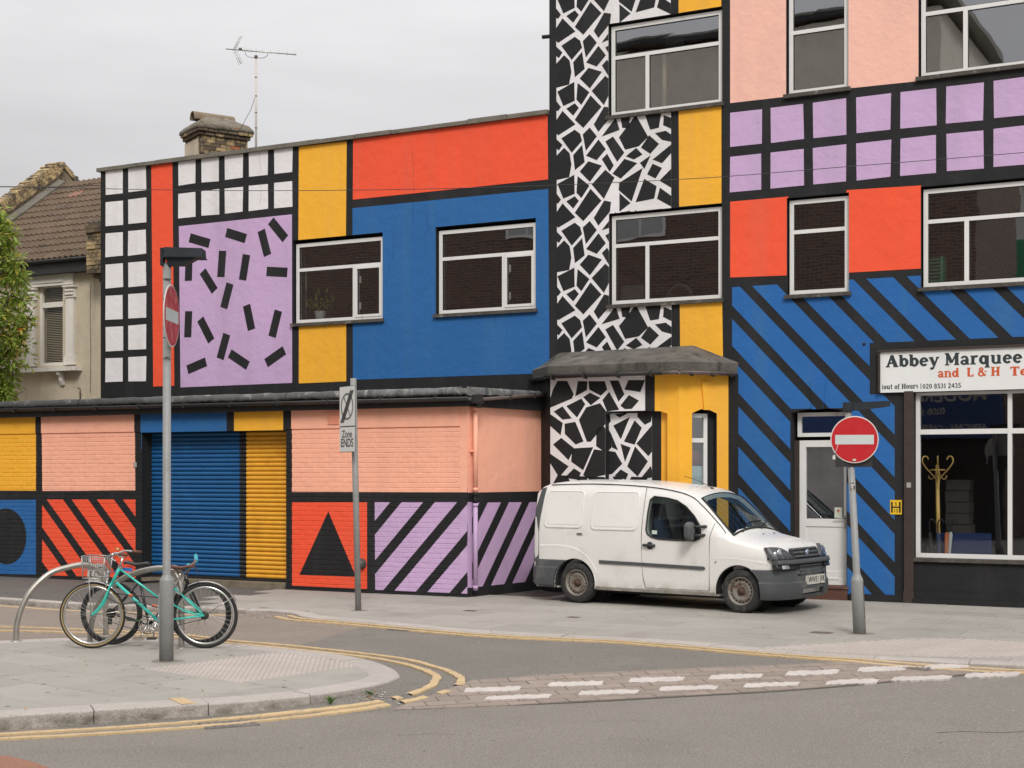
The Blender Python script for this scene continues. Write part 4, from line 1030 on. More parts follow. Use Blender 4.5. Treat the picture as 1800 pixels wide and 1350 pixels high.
# mortar backing with the shutter opening
back = MB()
for piece in subtract(rect(uG0, uG1, -0.2, ZGT), rect(sh0, sh1, -0.3, shz1)):
    for p, m in partition(piece, LG): back.face([gfn(x, y, 0) for x, y in p], m)
RV = 0.30
for (a, c) in (((sh0, -0.2), (sh0, shz1)), ((sh1, shz1), (sh1, -0.2))): back.face([gfn(*a, 0), gfn(*c, 0), gfn(*c, -RV), gfn(*a, -RV)], iK)
back.face([gfn(sh0, shz1, 0), gfn(sh1, shz1, 0), gfn(sh1, shz1, -RV), gfn(sh0, shz1, -RV)], iK)
back.build('wall', PAINTS, gar, recalc=False)
# rendered head band, and the smooth corner strip
uq = gl(809)[0]
def proud(name, u0, u1, z0, z1, h, layers=LG, parent=gar):
    b = MB()
    for p, m in partition(rect(u0, u1, z0, z1), layers): b.face([gfn(x, y, h) for x, y in p], m)
    for (a, c) in (((u0, z0), (u1, z0)), ((u1, z1), (u0, z1)), ((u0, z1), (u0, z0)), ((u1, z0), (u1, z1))):
        for k in range(12):
            p0 = (a[0]+(c[0]-a[0])*k/12, a[1]+(c[1]-a[1])*k/12); p1 = (a[0]+(c[0]-a[0])*(k+1)/12, a[1]+(c[1]-a[1])*(k+1)/12)
            mc = ((p0[0]+p1[0])/2, (p0[1]+p1[1])/2); mi = 0
            for q, m in layers:
                if inside_convex(ccw(q), mc): mi = m; break
            b.face([gfn(*p0, -0.002), gfn(*p1, -0.002), gfn(*p1, h), gfn(*p0, h)], mi)
    return b.build(name, PAINTS, parent, recalc=False)
proud('rendered_band', uG0, sh0, ZBR, ZGT, 0.022); proud('rendered_band', sh0, sh1, shz1, ZGT, 0.024); proud('rendered_band', sh1, uq, ZBR, ZGT, 0.022)
proud('corner_strip', uq, uG1, -0.2, ZGT, 0.010)
# bricks
BL, BH = 0.225, 0.075; J = 0.004
def brick_faces(b, u0, u1, z0, z1, layers, seed):
    rnd_ = random.Random(seed); h = 0.0060+rnd_.uniform(-.0015, .0015); c = 0.007
    t = [rnd_.uniform(-.0012, .0012) for _ in range(4)]
    o = [(u0, z0), (u1, z0), (u1, z1), (u0, z1)]; i = [(u0+c+abs(t[0]), z0+c+t[1]), (u1-c+t[2], z0+c), (u1-c, z1-c+t[3]), (u0+c, z1-c)]
    for p, m in partition(i, layers): b.face([gfn(x, y, h) for x, y in p], m)
    for k in range(4):
        a, d, e, f = o[k], o[(k+1) % 4], i[(k+1) % 4], i[k]
        # plane through a(h=0), d(h=0), e(h): interpolate by distance from the outer edge
        ex, ez = d[0]-a[0], d[1]-a[1]; L_ = math.hypot(ex, ez)
        dist = lambda x, y: ((ex*(y-a[1]) - ez*(x-a[0]))/L_)
        dmax = (dist(*e)+dist(*f))/2 or 1
        quad = ccw([a, d, e, f])
        for p, m in partition(quad, layers): b.face([gfn(x, y, max(0, min(1, dist(x, y)/dmax))*h) for x, y in p], m)
bricks = []
for (ua, ubb) in ((uG0, sh0-0.0), (sh1, uq)):
    r = 0; z = -0.12
    while z < ZBR-0.02:
        zt_ = min(z+BH-J, ZBR-0.004); u = ua - (0.1125 if r % 2 else 0)
        while u < ubb:
            a, c = max(u+J/2, ua+0.002), min(u+BL-J/2, ubb-0.002)
            if c-a > 0.03 and zt_-z > 0.02: bricks.append((a, c, z, zt_))
            u += BL
        z += BH; r += 1
bricks.sort(key=lambda q: -q[1])
vis = [q for q in bricks if q[3] > 0.0]
near, rest = vis[:298], vis[298:]
cache = {}
for k, q in enumerate(near):
    mids = [L for L in LG if inter(rect(*q), L[0])]
    full = [m for p, m in mids if inside_convex(p, (q[0], q[2]), 0) and inside_convex(p, (q[1], q[3]), 0) and inside_convex(p, (q[0], q[3]), 0) and inside_convex(p, (q[1], q[2]), 0)]
    key = None
    if not mids: key = (0, round(q[1]-q[0], 3), round(q[3]-q[2], 3))
    elif len(mids) == 1 and full: key = (mids[0][1], round(q[1]-q[0], 3), round(q[3]-q[2], 3))
    org = W(q[0], q[2], GO)
    if key and (key, k % 4) in cache: inst('brick', cache[(key, k % 4)], gar, org)
    else:
        b = MB(); brick_faces(b, *q, mids, k); me = b.mesh('brick', PAINTS, org); inst('brick', me, gar, org)
        if key: cache[(key, k % 4)] = me
b = MB()
for k, q in enumerate(rest): brick_faces(b, *q, [L for L in LG if inter(rect(*q), L[0])], 1000+k)
b.build('brickwork', PAINTS, gar, kind='stuff', recalc=False)
# side wall of the garage (rendered), perpendicular to the front
cg = W(uG1, 0, GO)
ce_ = W(pl(968, 800, 0.56)[0]-0.34, 0, 0.22); SWL = (ce_-cg).length; SNX, SNY = (ce_.x-cg.x)/SWL, (ce_.y-cg.y)/SWL; SRX, SRY = SNY, -SNX
def sfn(v, z, h): return Vector((cg.x + SNX*v + SRX*h, cg.y + SNY*v + SRY*h, z))
def spl(px, py):
    a = (px-HX)/FP; v = (cg.y*a - cg.x)/(SNX - SNY*a); t = cg.y + SNY*v; return (v, EYE-(py-HY)/FP*t)
SW = SWL+0.02
zs2 = spl(880, 883.2)[1]
LS = []
def SQ(p): return ccw([spl(x, y) for x, y in p])
sreg = SQ([(830, 883.5), (943, 882.5), (943, 1021), (830, 1032.5)])
a, b_, c = spl(850, 883.4), spl(830, 924.8), spl(887.6, 883.4); dx, dy = b_[0]-a[0], b_[1]-a[1]; l = math.hypot(dx, dy); dx /= l; dy /= l; nx, ny = -dy, dx
pr = (c[0]-a[0])*nx+(c[1]-a[1])*ny
for k in range(-8, 9):
    o0, o1 = pr*k-abs(pr)*0.19, pr*k+abs(pr)*0.19
    i = inter(sreg, ccw([(a[0]+nx*o+dx*t, a[1]+ny*o+dy*t) for o, t in ((o0, -9), (o0, 9), (o1, 9), (o1, -9))]))
    if i: LS.append((i, iK))
LS.append((sreg, iL)); LS.append((SQ([(822, 882.5), (830, 882.5), (830, 1033.3), (822, 1033)]), iL))
LS.append((ccw([(-0.01, zmid1), (SW, zmid1), (SW, 2.80), (-0.01, 2.80)]), iP))
b = MB()
for p, m in partition(rect(0, SW, -0.2, 2.95), LS): b.face([sfn(x, y, 0) for x, y in p], m)
b.build('side_wall', PAINTS, gar, recalc=False)
# flat roof: deck, lead edge, fascia, gutters
LEADD = mat('dark_old_lead', (0.055, 0.055, 0.055), rough=0.7, var=0.3, vscale=9, bump=0.6, bscale=14, col2=(0.16, 0.16, 0.15), c2scale=6)
LEADM = mat('weathered_lead', (0.09, 0.09, 0.088), rough=0.65, var=0.3, vscale=9, bump=0.6, bscale=14, col2=(0.28, 0.27, 0.25), c2scale=6)
uRf = uG1+0.10; f1_ = GO+0.16
b = MB(); b.hexa([W(uG0, 2.96, f1_), W(uRf, 2.96, f1_), W(uRf, 2.96, 0.01), W(uG0, 2.96, 0.01), W(uG0, 3.05, f1_), W(uRf, 3.05, f1_), W(uRf, 3.12, 0.01), W(uG0, 3.12, 0.01)])
b.fbox(uG0-3, UL, 2.94, 3.1, 0.9, f1_-0.01) if False else None
b.build('roof_deck', mat('roof_felt', (0.06, 0.058, 0.055), rough=0.95, bump=0.5), gar)
rnd_ = random.Random(5)
u = uG0; 
while u < uRf-0.01:                           # lead sheets with a wavy lower edge
    u2 = min(u+1.45, uRf+0.02); rows = []
    n = 14
    for i in range(n+1):
        uu = u+0.004+(u2-u-0.008)*i/n; wv = rnd_.uniform(-.014, .014); o = f1_+0.02+rnd_.uniform(-.006, .006); zt_ = 3.06+0.003*math.sin(uu*9)+rnd_.uniform(-.004, .004)
        rows.append([W(uu, 3.045, f1_-0.25), W(uu, zt_+0.02, f1_-0.02), W(uu, zt_, o), W(uu, 3.0, o+0.008), W(uu, 2.955+wv, o), W(uu, 2.957+wv, o-0.008)])
    b = MB(); b.grid(rows, 0, True); b.build('lead_sheet', LEAD if u > pl(560, 700, GO)[0] else (LEADD if u < pl(250, 700, GO)[0] else LEADM), gar, recalc=False); u = u2
rows = []
for i in range(20):                           # lead on the side edge, narrowing towards the wall
    t = i/19; v = -0.18 + (SW+0.0)*t; z1 = 3.07+0.02*t; h = 0.12+0.0*t; zb = 2.95+0.09*t+rnd_.uniform(-.01, .01)
    rows.append([sfn(v, z1, -0.15), sfn(v, z1+0.01, 0.11), sfn(v, z1-0.02, 0.135+rnd_.uniform(-.006, .006)), sfn(v, zb, 0.13)])
b = MB(); b.grid(rows, 0, True); b.build('lead_sheet', LEAD, gar, recalc=False)
b = MB(); b.fbox(uG0, uRf-0.02, 2.80, 2.955, GO+0.005, f1_-0.02); b.build('fascia', mat('black_fascia', (0.018, 0.018, 0.018), rough=0.7), gar)
b = MB(); b.prism(ccw([(-0.05, 2.80), (SW-0.12, 2.80), (SW, 2.80), (SW, 3.05), (-0.05, 2.96)]), sfn, 0.004, 0.10); b.build('side_fascia', BLACK, gar)
b = MB(); gutter(b, W(uG0, 2.955, f1_+0.04), W(uRf+0.05, 2.93, f1_+0.04), 0.058)
for k in range(11): p = W(uG0+0.5+k*0.95, 2.925, f1_+0.04); b.box(p, (0.022, 0.125, 0.10), 0, angF)
b.build('gutter', GUT, gar)
b = MB(); gutter(b, sfn(0.12, 2.93, 0.17), sfn(SW+0.05, 3.09, 0.17), 0.05); b.build('gutter', GUTB, gar)
b = MB(); b.box(sfn(0.0, 2.905, 0.16), (0.16, 0.14, 0.13), 0, angF); b.tube([sfn(0.06, 2.9, 0.16), sfn(0.06, 2.78, 0.16)], 0.045, 10)
for e in (0.35, 0.7): p = sfn(0.12, 2.93, 0.17).lerp(sfn(SW+0.05, 3.09, 0.17), e); b.box(p+Vector((0, 0, -0.025)), (0.115, 0.02, 0.08), 0, angF)
b.build('gutter_outlet', GUT, gar)
# downpipe, painted with the wall
vp = spl(824.5, 900)[0] if False else 0.10
def dpipe(z0, z1, m, nm='downpipe'):
    b = MB(); b.tube([sfn(vp, z0, 0.07), sfn(vp, z1, 0.07)], 0.034, 12); 
    for zz in (z0+0.02, z1-0.05): b.tube([sfn(vp, zz, 0.07), sfn(vp, zz+0.05, 0.07)], 0.040, 12)
    return b.build(nm, m, gar)
dpipe(zmid1, 2.80, PEACH); dpipe(0.10, zs2, LILAC); dpipe(zs2, zmid1, BLACK)
b = MB(); b.box(sfn(vp, 2.15, 0.03), (0.06, 0.12, 0.03), 0, angF); b.build('pipe_clip', PEACH, gar)
# vent in the head band with louvres
v0, v1 = gl(577.5)[0], gl(599)[0]; vz0, vz1 = gl(588, 747)[1], gl(588, 715.5)[1]
b = MB(); b.fbox(v0, v1, vz0, vz1, GO+0.02, GO+0.028); vent = b.build('vent', PEACH, gar)
for k in range(12):
    z = vz0+0.014+(vz1-vz0-0.03)*k/11; b = MB(); b.prism([(v0+0.012, z), (v1-0.012, z), (v1-0.012, z+0.010), (v0+0.012, z+0.010)], gfn, 0.026, 0.040); b.build('louvre', PEACH, vent)
# bulkhead light on the wall, half hidden by the sign post
lp = gl(636.5, 991); b = MB(); b.lathe(W(lp[0], lp[1], GO+0.008), W(0, 0, 1)-W(0, 0, 0), [(0.085, 0), (0.085, 0.03), (0.07, 0.05), (0.066, 0.085), (0.04, 0.10), (0, 0.104)], 20); b.build('round_wall_lamp', mat('dull_cast_metal', (0.10, 0.095, 0.09), rough=0.5, metal=0.3), gar)
b = MB(); q = gl(238.5, 817); b.fbox(q[0]-0.03, q[0]+0.03, q[1]-0.04, q[1]+0.04, GO+0.006, GO+0.02); b.build('bell_push', mat('grey_label', (0.35, 0.34, 0.32)), gar)
# roller shutter, slat by slat
SHO = GO-0.24
bz0, bz1 = 0.13, shz1
ux = lambda x: pl(x, 900, SHO)[0]
cuts = [sh0+0.002, ux(268), ux(422), ux(434), sh1-0.002]
sh = MB(); sh.fbox(sh0, ux(268), -0.1, shz1, SHO-0.05, SHO+0.03); sh.build('shutter_guide', BLACK, gar)
box_ = MB(); box_.fbox(sh0, sh1, bz1-0.16, bz1+0.3, SHO-0.45, SHO-0.02, 0); box_.build('shutter_box', BLACK, gar)
SLB = mat('blue_shutter_paint', (0.010, 0.10, 0.27), rough=0.45, var=0.08, vscale=4, col2=(0.014, 0.12, 0.31), c2scale=3)
SLK = mat('black_shutter_paint', (0.022, 0.022, 0.023), rough=0.45, var=0.08)
SLY = mat('yellow_shutter_paint', (0.78, 0.39, 0.03), rough=0.5, var=0.08, vscale=5, col2=(0.66, 0.31, 0.02), c2scale=3)
NS = 33; shh = (bz1-bz0)/NS
shut = MB(); shut.fbox(cuts[1], cuts[4], bz0-0.035, bz0, SHO-0.03, SHO+0.02); shut.build('shutter_rail', SLK, gar); 
sroot = MB(); sroot.fbox(cuts[1], cuts[4], bz0, bz1, SHO-0.05, SHO-0.045); sroot = sroot.build('roller_shutter', SLK, gar)
prof = [(0.0, -0.012), (0.006, 0.006), (0.018, 0.016), (0.036, 0.020), (0.054, 0.016), (0.064, 0.004), (0.0665, -0.012), (shh, -0.012)]
sm = MB(); o_ = W(cuts[1], bz0, SHO)
for k, (a, c, m) in enumerate(((cuts[1], cuts[2], 0), (cuts[2], cuts[3], 1), (cuts[3], cuts[4], 2))):
    sm.grid([[W(a, bz0+z, SHO+h) for z, h in prof], [W(c, bz0+z, SHO+h) for z, h in prof]], m, True)
slme = sm.mesh('slat', [SLB, SLK, SLY], o_)
for i in range(NS): inst('slat', slme, sroot, o_+Vector((0, 0, shh*i)))
STEP = mat('rough_step_stone', (0.20, 0.165, 0.115), rough=0.95, var=0.3, vscale=5, bump=0.9, bscale=30, col2=(0.11, 0.09, 0.065), c2scale=3)
b = MB(); b.fbox(sh0+0.01, sh1-0.01, -0.2, bz0-0.045, GO-0.29, GO+0.02); b.build('threshold', STEP, gar)

# ================================================================== SHOP SIGN
def stroke_glyph(ch):
    S = {'A': (1.08, [('s', .14, .04, .5, 1, .15), ('s', .47, .98, .86, .04, .27), ('s', .27, .34, .7, .34, .11), ('f', .15, .045, .36), ('f', .86, .045, .46)]),
    'b': (.86, [('s', .2, 0.05, .2, 1, .22), ('e', .47, .36, .24, .29, .20), ('f', .13, .95, .26)]),
    'e': (.80, [('a', .4, .36, .25, .29, 0, 320, .19), ('s', .2, .38, .62, .38, .11)]),
    'y': (.88, [('s', .18, .68, .47, .06, .24), ('s', .74, .68, .34, -.26, .13), ('f', .18, .675, .38), ('f', .74, .675, .30), ('e', .24, -.22, .05, .05, .12)]),
    'M': (1.24, [('s', .2, .04, .2, .96, .14), ('s', 1.0, .04, 1.0, .96, .25), ('s', .2, .95, .58, .2, .24), ('s', .58, .2, .98, .95, .12), ('f', .2, .045, .36), ('f', 1.0, .045, .44), ('f', .16, .955, .30), ('f', 1.04, .955, .34)]),
    'a': (.84, [('a', .38, .46, .22, .21, 15, 165, .16), ('s', .6, .06, .6, .5, .22), ('e', .36, .2, .2, .15, .16), ('f', .68, .05, .24)]),
    'r': (.70, [('s', .22, .04, .22, .7, .22), ('a', .48, .42, .22, .24, 50, 150, .18), ('f', .24, .045, .46), ('f', .15, .675, .26)]),
    'q': (.92, [('e', .38, .36, .24, .29, .20), ('s', .68, -.25, .68, .70, .22), ('f', .68, -.24, .42)]),
    'u': (.96, [('s', .22, .2, .22, .70, .22), ('a', .44, .24, .22, .19, 180, 345, .16), ('s', .70, .04, .70, .70, .22), ('f', .15, .675, .26), ('f', .62, .675, .22), ('f', .78, .045, .24)]),
    'n': (.98, [('s', .22, .04, .22, .70, .22), ('a', .47, .46, .23, .20, 5, 165, .16), ('s', .72, .04, .72, .46, .22), ('f', .22, .045, .40), ('f', .73, .045, .40), ('f', .15, .675, .24)]),
    'd': (.92, [('e', .38, .36, .24, .29, .20), ('s', .68, .04, .68, 1, .22), ('f', .61, .95, .26), ('f', .76, .045, .24)]),
    'L': (.90, [('s', .26, .04, .26, .96, .24), ('s', .2, .06, .8, .06, .12), ('s', .78, .02, .78, .30, .10), ('f', .26, .955, .46)]),
    'H': (1.12, [('s', .26, .04, .26, .96, .24), ('s', .86, .04, .86, .96, .24), ('s', .3, .5, .8, .5, .12), ('f', .26, .045, .44), ('f', .86, .045, .44), ('f', .26, .955, .44), ('f', .86, .955, .44)]),
    'T': (1.0, [('s', .5, .04, .5, .96, .25), ('s', .06, .94, .94, .94, .12), ('s', .1, .72, .1, .96, .09), ('s', .9, .72, .9, .96, .09), ('f', .5, .045, .46)]),
    '&': (1.12, [('e', .42, .76, .17, .19, .15), ('s', .32, .66, .92, .03, .19), ('a', .42, .28, .28, .25, 70, 345, .16), ('f', .92, .52, .30)]),
    'o': (.80, [('e', .4, .36, .24, .29, .18)]),
    't': (.60, [('s', .26, .12, .26, .94, .19), ('s', .08, .68, .5, .68, .09), ('a', .40, .16, .13, .13, 180, 330, .12)]),
    'f': (.60, [('s', .26, .04, .26, .8, .19), ('s', .08, .68, .5, .68, .09), ('a', .42, .80, .15, .16, 30, 180, .13), ('f', .26, .045, .40)]),
    's': (.66, [('a', .33, .52, .17, .15, 30, 270, .13), ('a', .33, .21, .18, .16, -90, 150, .13)]),
    '(': (.42, [('a', .46, .42, .28, .62, 120, 240, .13)]), ')': (.42, [('a', -.04, .42, .28, .62, -60, 60, .13)]),
    '0': (.76, [('e', .38, .45, .23, .40, .15)]), '8': (.76, [('e', .38, .68, .19, .20, .14), ('e', .38, .24, .23, .23, .14)]),
    '2': (.76, [('a', .36, .66, .21, .22, -20, 170, .15), ('s', .56, .58, .14, .1, .14), ('s', .1, .07, .66, .07, .14)]),
    '5': (.76, [('s', .22, .5, .22, .9, .11), ('s', .18, .84, .62, .84, .13), ('a', .36, .28, .24, .25, -150, 130, .15)]),
    '3': (.74, [('a', .34, .68, .2, .19, -90, 160, .14), ('a', .34, .26, .24, .24, -160, 90, .14)]),
    '1': (.60, [('s', .32, .04, .32, .9, .18), ('s', .12, .74, .3, .88, .1), ('f', .32, .045, .40)]),
    '4': (.80, [('s', .54, .02, .54, .9, .17), ('s', .5, .88, .1, .32, .11), ('s', .06, .3, .76, .3, .11)]),
    ' ': (.42, [])}
    return S[ch]
def text_sign(b, txt, x0, y0, size, fn, h, m, sx=1.0, track=0.0):
    x = x0; k = 0
    for ch in txt:
        w_, st = stroke_glyph(ch)
        for s in st:
            k += 1; hh = h + (k % 9)*0.00012
            P = lambda a, c: (x+a*size*sx, y0+c*size)
            if s[0] == 's':
                ax, ay = P(s[1], s[2]); bx, by = P(s[3], s[4]); l = math.hypot(bx-ax, by-ay); t = s[5]*1.2*size/2*(sx if abs(by-ay) > abs(bx-ax) else 1); ox, oy = -(by-ay)/l*t, (bx-ax)/l*t
                b.face([fn(*q, hh) for q in ((ax-ox, ay-oy), (bx-ox, by-oy), (bx+ox, by+oy), (ax+ox, ay+oy))], m)
            elif s[0] == 'f':
                ax, ay = P(s[1], s[2]); w2 = s[3]*size*sx/2; t = 0.05*size
                b.face([fn(*q, hh) for q in ((ax-w2, ay-t), (ax+w2, ay-t), (ax+w2, ay+t), (ax-w2, ay+t))], m)
            else:
                a0, a1, t = (0, 360, s[5]) if s[0] == 'e' else (s[5], s[6], s[7]); n = 16; rows = [[], []]
                for i in range(n+1):
                    A = D2R(a0+(a1-a0)*i/n); wx = 1.0+0.35*abs(math.cos(A))
                    for r_, sg in ((0, -1), (1, 1)):
                        rx, ry = s[3]+sg*t*1.12/2*wx*0.95, s[4]+sg*t*1.12/2*0.85
                        rows[r_].append(fn(*P(s[1]+rx*math.cos(A), s[2]+ry*math.sin(A)), hh))
                b.grid(rows, m, False)
        x += (w_+track)*size*sx
    return x-x0
so = 0.05
sg_l, sg_r = pl(1547.5, 650, so)[0], UR-0.2; sg_b, sg_t = pl(1548, 690.3, so)[1], pl(1548, 619.5, so)[1]
sgn = thing('shop_sign', 'long white sign board with black and orange lettering above the shop window', 'sign', W((sg_l+sg_r)/2, (sg_b+sg_t)/2, 0))
SGW = mat('white_sign_board', (0.78, 0.78, 0.77), rough=0.4, var=0.03, streak=((0.6, 0.58, 0.54), 5, 0.6, 0.85))
b = MB(); b.fbox(sg_l, sg_r, sg_b, sg_t, 0.003, so); b.build('board', SGW, sgn)
b = MB(); b.fbox(sg_l-0.03, sg_r, sg_t+0.001, sg_t+0.035, 0.003, so+0.03); b.fbox(sg_l-0.03, sg_l-0.001, sg_b, sg_t, 0.003, so+0.02); b.build('trim', DARKWOOD, sgn)
def sgp(x, y): return pl(1530+x/5, 590+y/5, so)
def sgfn(u, z, h): return W(u, z, so+h)
INK = mat('dark_green_black_ink', (0.028, 0.04, 0.042), rough=0.5, var=0.05); ORA = mat('orange_lettering', (0.62, 0.10, 0.03), rough=0.5, var=0.05)
def fit(txt, x0, x1, yb, cap, m, name, track=0.0):
    a, c = sgp(x0, yb), sgp(x1, yb); size = cap/5*(DM/(NX*0.27+NY))/FP; wid = sum(stroke_glyph(ch)[0]+track for ch in txt)*size; sx_ = (c[0]-a[0])/wid
    x = a[0]
    for ch in txt:
        if ch != ' ': b = MB(); text_sign(b, ch, x, a[1], size, sgfn, 0.002, 0, sx_, track); b.build('letter' if name != 'small_lettering' else 'small_letter', m, sgn, recalc=False)
        x += (stroke_glyph(ch)[0]+track)*size*sx_
fit('Abbey Marquee', 138, 1340, 279, 106, INK, 'main_lettering', 0.02)
fit('and', 590, 782, 368, 76, ORA, 'orange_lettering'); fit('L & H', 845, 1142, 360, 76, ORA, 'orange_lettering'); fit('Ten', 1225, 1475, 352, 76, ORA, 'orange_lettering')
fit('(out of Hours )', 100, 452, 472, 44, INK, 'small_lettering'); fit('020 8531 2435', 458, 798, 466, 44, INK, 'small_lettering')

# ---- flat lettering in the built-in font
def flat_text(b, txt, o, ex, ey, size, m=0, bold=0.0, sx=1.0, align='CENTER', lift=(0, 0, 0)):
    cu = bpy.data.curves.new('lettering_source', 'FONT'); cu.body = txt; cu.size = size; cu.offset = bold; cu.align_x = align; cu.align_y = 'CENTER'
    ob = bpy.data.objects.new('lettering_source', cu); COL.objects.link(ob); bpy.context.view_layer.update()
    me = ob.evaluated_get(bpy.context.evaluated_depsgraph_get()).to_mesh()
    o = Vector(o); ex = Vector(ex); ey = Vector(ey); li = Vector(lift)
    for p in me.polygons: b.face([o + ex*(me.vertices[i].co.x*sx) + ey*me.vertices[i].co.y + li for i in p.vertices], m)
    bpy.data.objects.remove(ob, do_unlink=True); bpy.data.curves.remove(cu)
    return b
UP = Vector((0, 0, 1)); FR = Vector((RX, RY, 0)); FN_ = Vector((-NX, -NY, 0))

# ================================================================== HYDRANT SIGN
q0, q1 = pl(1565, 904), pl(1585.5, 879)
hyd = thing('hydrant_sign', 'small yellow plate with black H on the blue striped wall by the shopfront', 'sign', W((q0[0]+q1[0])/2, (q0[1]+q1[1])/2, 0))
HY_ = mat('yellow_plate', (0.80, 0.50, 0.02), rough=0.4, var=0.05); PK = mat('sign_black', (0.015, 0.015, 0.016), rough=0.4, var=0.05); PWH = mat('sign_white', (0.70, 0.70, 0.68), rough=0.4, var=0.05)
b = MB(); b.fbox(q0[0], q1[0], q0[1], q1[1], 0.004, 0.014); b.build('plate', HY_, hyd)
b = MB(); hw_ = (q1[0]-q0[0]); cu_, cz_ = (q0[0]+q1[0])/2, (q0[1]+q1[1])/2
for s in (-1, 1): b.fbox(cu_+s*hw_*0.34-0.012, cu_+s*hw_*0.34+0.012, q0[1]+0.025, q1[1]-0.025, 0.0141, 0.0155)
b.fbox(cu_-hw_*0.34, cu_+hw_*0.34, cz_-0.010, cz_+0.010, 0.0141, 0.0153)
flat_text(b, '5', W(cu_, cz_+0.045, 0.016), FR, UP, 0.062, bold=0.001); flat_text(b, '12', W(cu_, cz_-0.052, 0.016), FR, UP, 0.062, bold=0.001)
b.build('lettering', PK, hyd, recalc=False)

# ================================================================== DELIVERY VAN
VO = Vector((0.894, 20.75, 0)); VF = Vector((0.806, -0.592, 0)); VL = Vector((0.592, 0.806, 0)); VC = 0.80
van = thing('delivery_van', 'dirty white panel van with grey bumpers parked on the pavement before the striped wall', 'van', tuple(VO+VF*1.25+VL*VC))
def V(x, w, z): return VO + VF*x + VL*(VC + w) + UP*z      # w: <0 the near side
VW = mat('white_van_paint', (0.76, 0.745, 0.715), rough=0.32, var=0.03, vscale=2, coat=0.3, dirt=((0.34, 0.30, 0.235), 0.17, 0.38), col2=(0.67, 0.645, 0.60), c2scale=2.2)
VG = mat('grey_bumper_plastic', (0.075, 0.080, 0.085), rough=0.6, var=0.12, vscale=5, bump=0.2, bscale=120, col2=(0.13, 0.13, 0.125), c2scale=4)
RUB = mat('black_rubber', (0.018, 0.018, 0.018), rough=0.75, var=0.15, vscale=20); TYRE = mat('tyre_rubber', (0.028, 0.027, 0.026), rough=0.85, var=0.3, vscale=14, col2=(0.07, 0.062, 0.05), c2scale=9)
STW = mat('rusty_steel_wheel', (0.22, 0.20, 0.17), rough=0.6, metal=0.15, var=0.15, vscale=12, col2=(0.12, 0.06, 0.035), c2scale=11, c2lo=0.5, c2hi=0.66)
RUST = mat('rusty_hub', (0.085, 0.05, 0.035), rough=0.85, var=0.3, vscale=30)
def interp(tab, x):
    if x <= tab[0][0]: return tab[0][1]
    for (a, p), (c, q) in zip(tab, tab[1:]):
        if x <= c: return p+(q-p)*(x-a)/(c-a)
    return tab[-1][1]
EDGE = [(-0.74, 1.55), (-0.66, 1.62), (-0.52, 1.67), (-0.1, 1.685), (0.6, 1.675), (1.1, 1.645), (1.55, 1.585), (1.75, 1.53), (1.9, 1.445), (2.1, 1.265), (2.3, 1.08), (2.42, 0.975), (2.55, 0.945), (2.8, 0.90), (2.97, 0.865), (3.04, 0.82), (3.10, 0.72), (3.14, 0.60), (3.17, 0.50)]
CROWN = [(-0.74, 0.01), (-0.5, 0.045), (1.2, 0.055), (1.75, 0.07), (2.0, 0.12), (2.3, 0.13), (2.5, 0.065), (2.8, 0.06), (3.0, 0.035), (3.17, 0.02)]
ROOFW = [(-0.74, 0.66), (0.5, 0.675), (1.6, 0.66), (1.9, 0.66), (2.3, 0.70), (2.45, 0.73), (2.7, 0.725), (3.0, 0.66), (3.17, 0.5)]
HALF = [(-0.76, 0.74), (-0.70, 0.775), (-0.6, 0.795), (0, 0.805), (2.6, 0.805), (2.85, 0.80), (2.95, 0.78), (3.0, 0.735), (3.04, 0.68), (3.08, 0.59), (3.13, 0.47), (3.17, 0.36)]
def nose(w, z):
    xc = interp([(0.15, 3.20), (0.5, 3.205), (0.6, 3.185), (0.7, 3.152), (0.8, 3.105), (0.88, 3.05)], z)
    return xc - 0.115*(abs(w)/0.8)**4
def section(x, inset=0.0):
    e = interp(EDGE, x)-inset; cr = interp(CROWN, x); hw = interp(HALF, x)-inset; rw = min(interp(ROOFW, x)-inset, hw-0.02)
    zb = 0.20 if x < 3.0 else 0.25
    zb += inset*3
    belt = min(0.97, e-0.06); t1 = belt+(e-belt)*0.35; t2 = belt+(e-belt)*0.75
    def wat(z): k = max(0.0, min(1.0, (z-belt)/max(0.05, e-belt))); return hw-(hw-rw)*(k**1.35)
    L = [(hw-0.06, zb), (hw-0.012, zb+0.05), (hw, min(0.45, belt-0.1)), (hw+0.002, min(0.72, belt-0.04)), (hw-0.004, belt), (wat(t1), t1), (wat(t2), t2), (wat(e-0.02)-0.006, e-0.02), (rw-0.03, e+0.004), (rw*0.72, e+cr*0.62), (rw*0.36, e+cr*0.93), (0, e+cr)]
    return [V(x, -a, z) for a, z in L] + [V(x, a, z) for a, z in L[-2::-1]]
XS = [-0.745, -0.72, -0.66, -0.55, -0.35, -0.1, 0.2, 0.6, 1.0, 1.35, 1.6, 1.75, 1.87, 2.0, 2.1, 2.2, 2.32, 2.42, 2.5, 2.62, 2.8, 2.92, 2.98, 3.04, 3.08, 3.12, 3.155, 3.17]
def tmpobj(b, name, mats=(None,)):
    me = b.mesh(name, [x for x in mats if x]); bm = bmesh.new(); bm.from_mesh(me); bmesh.ops.remove_doubles(bm, verts=bm.verts, dist=1e-5); bmesh.ops.recalc_face_normals(bm, faces=bm.faces); bm.to_mesh(me); bm.free()
    o = bpy.data.objects.new(name, me); COL.objects.link(o); return o
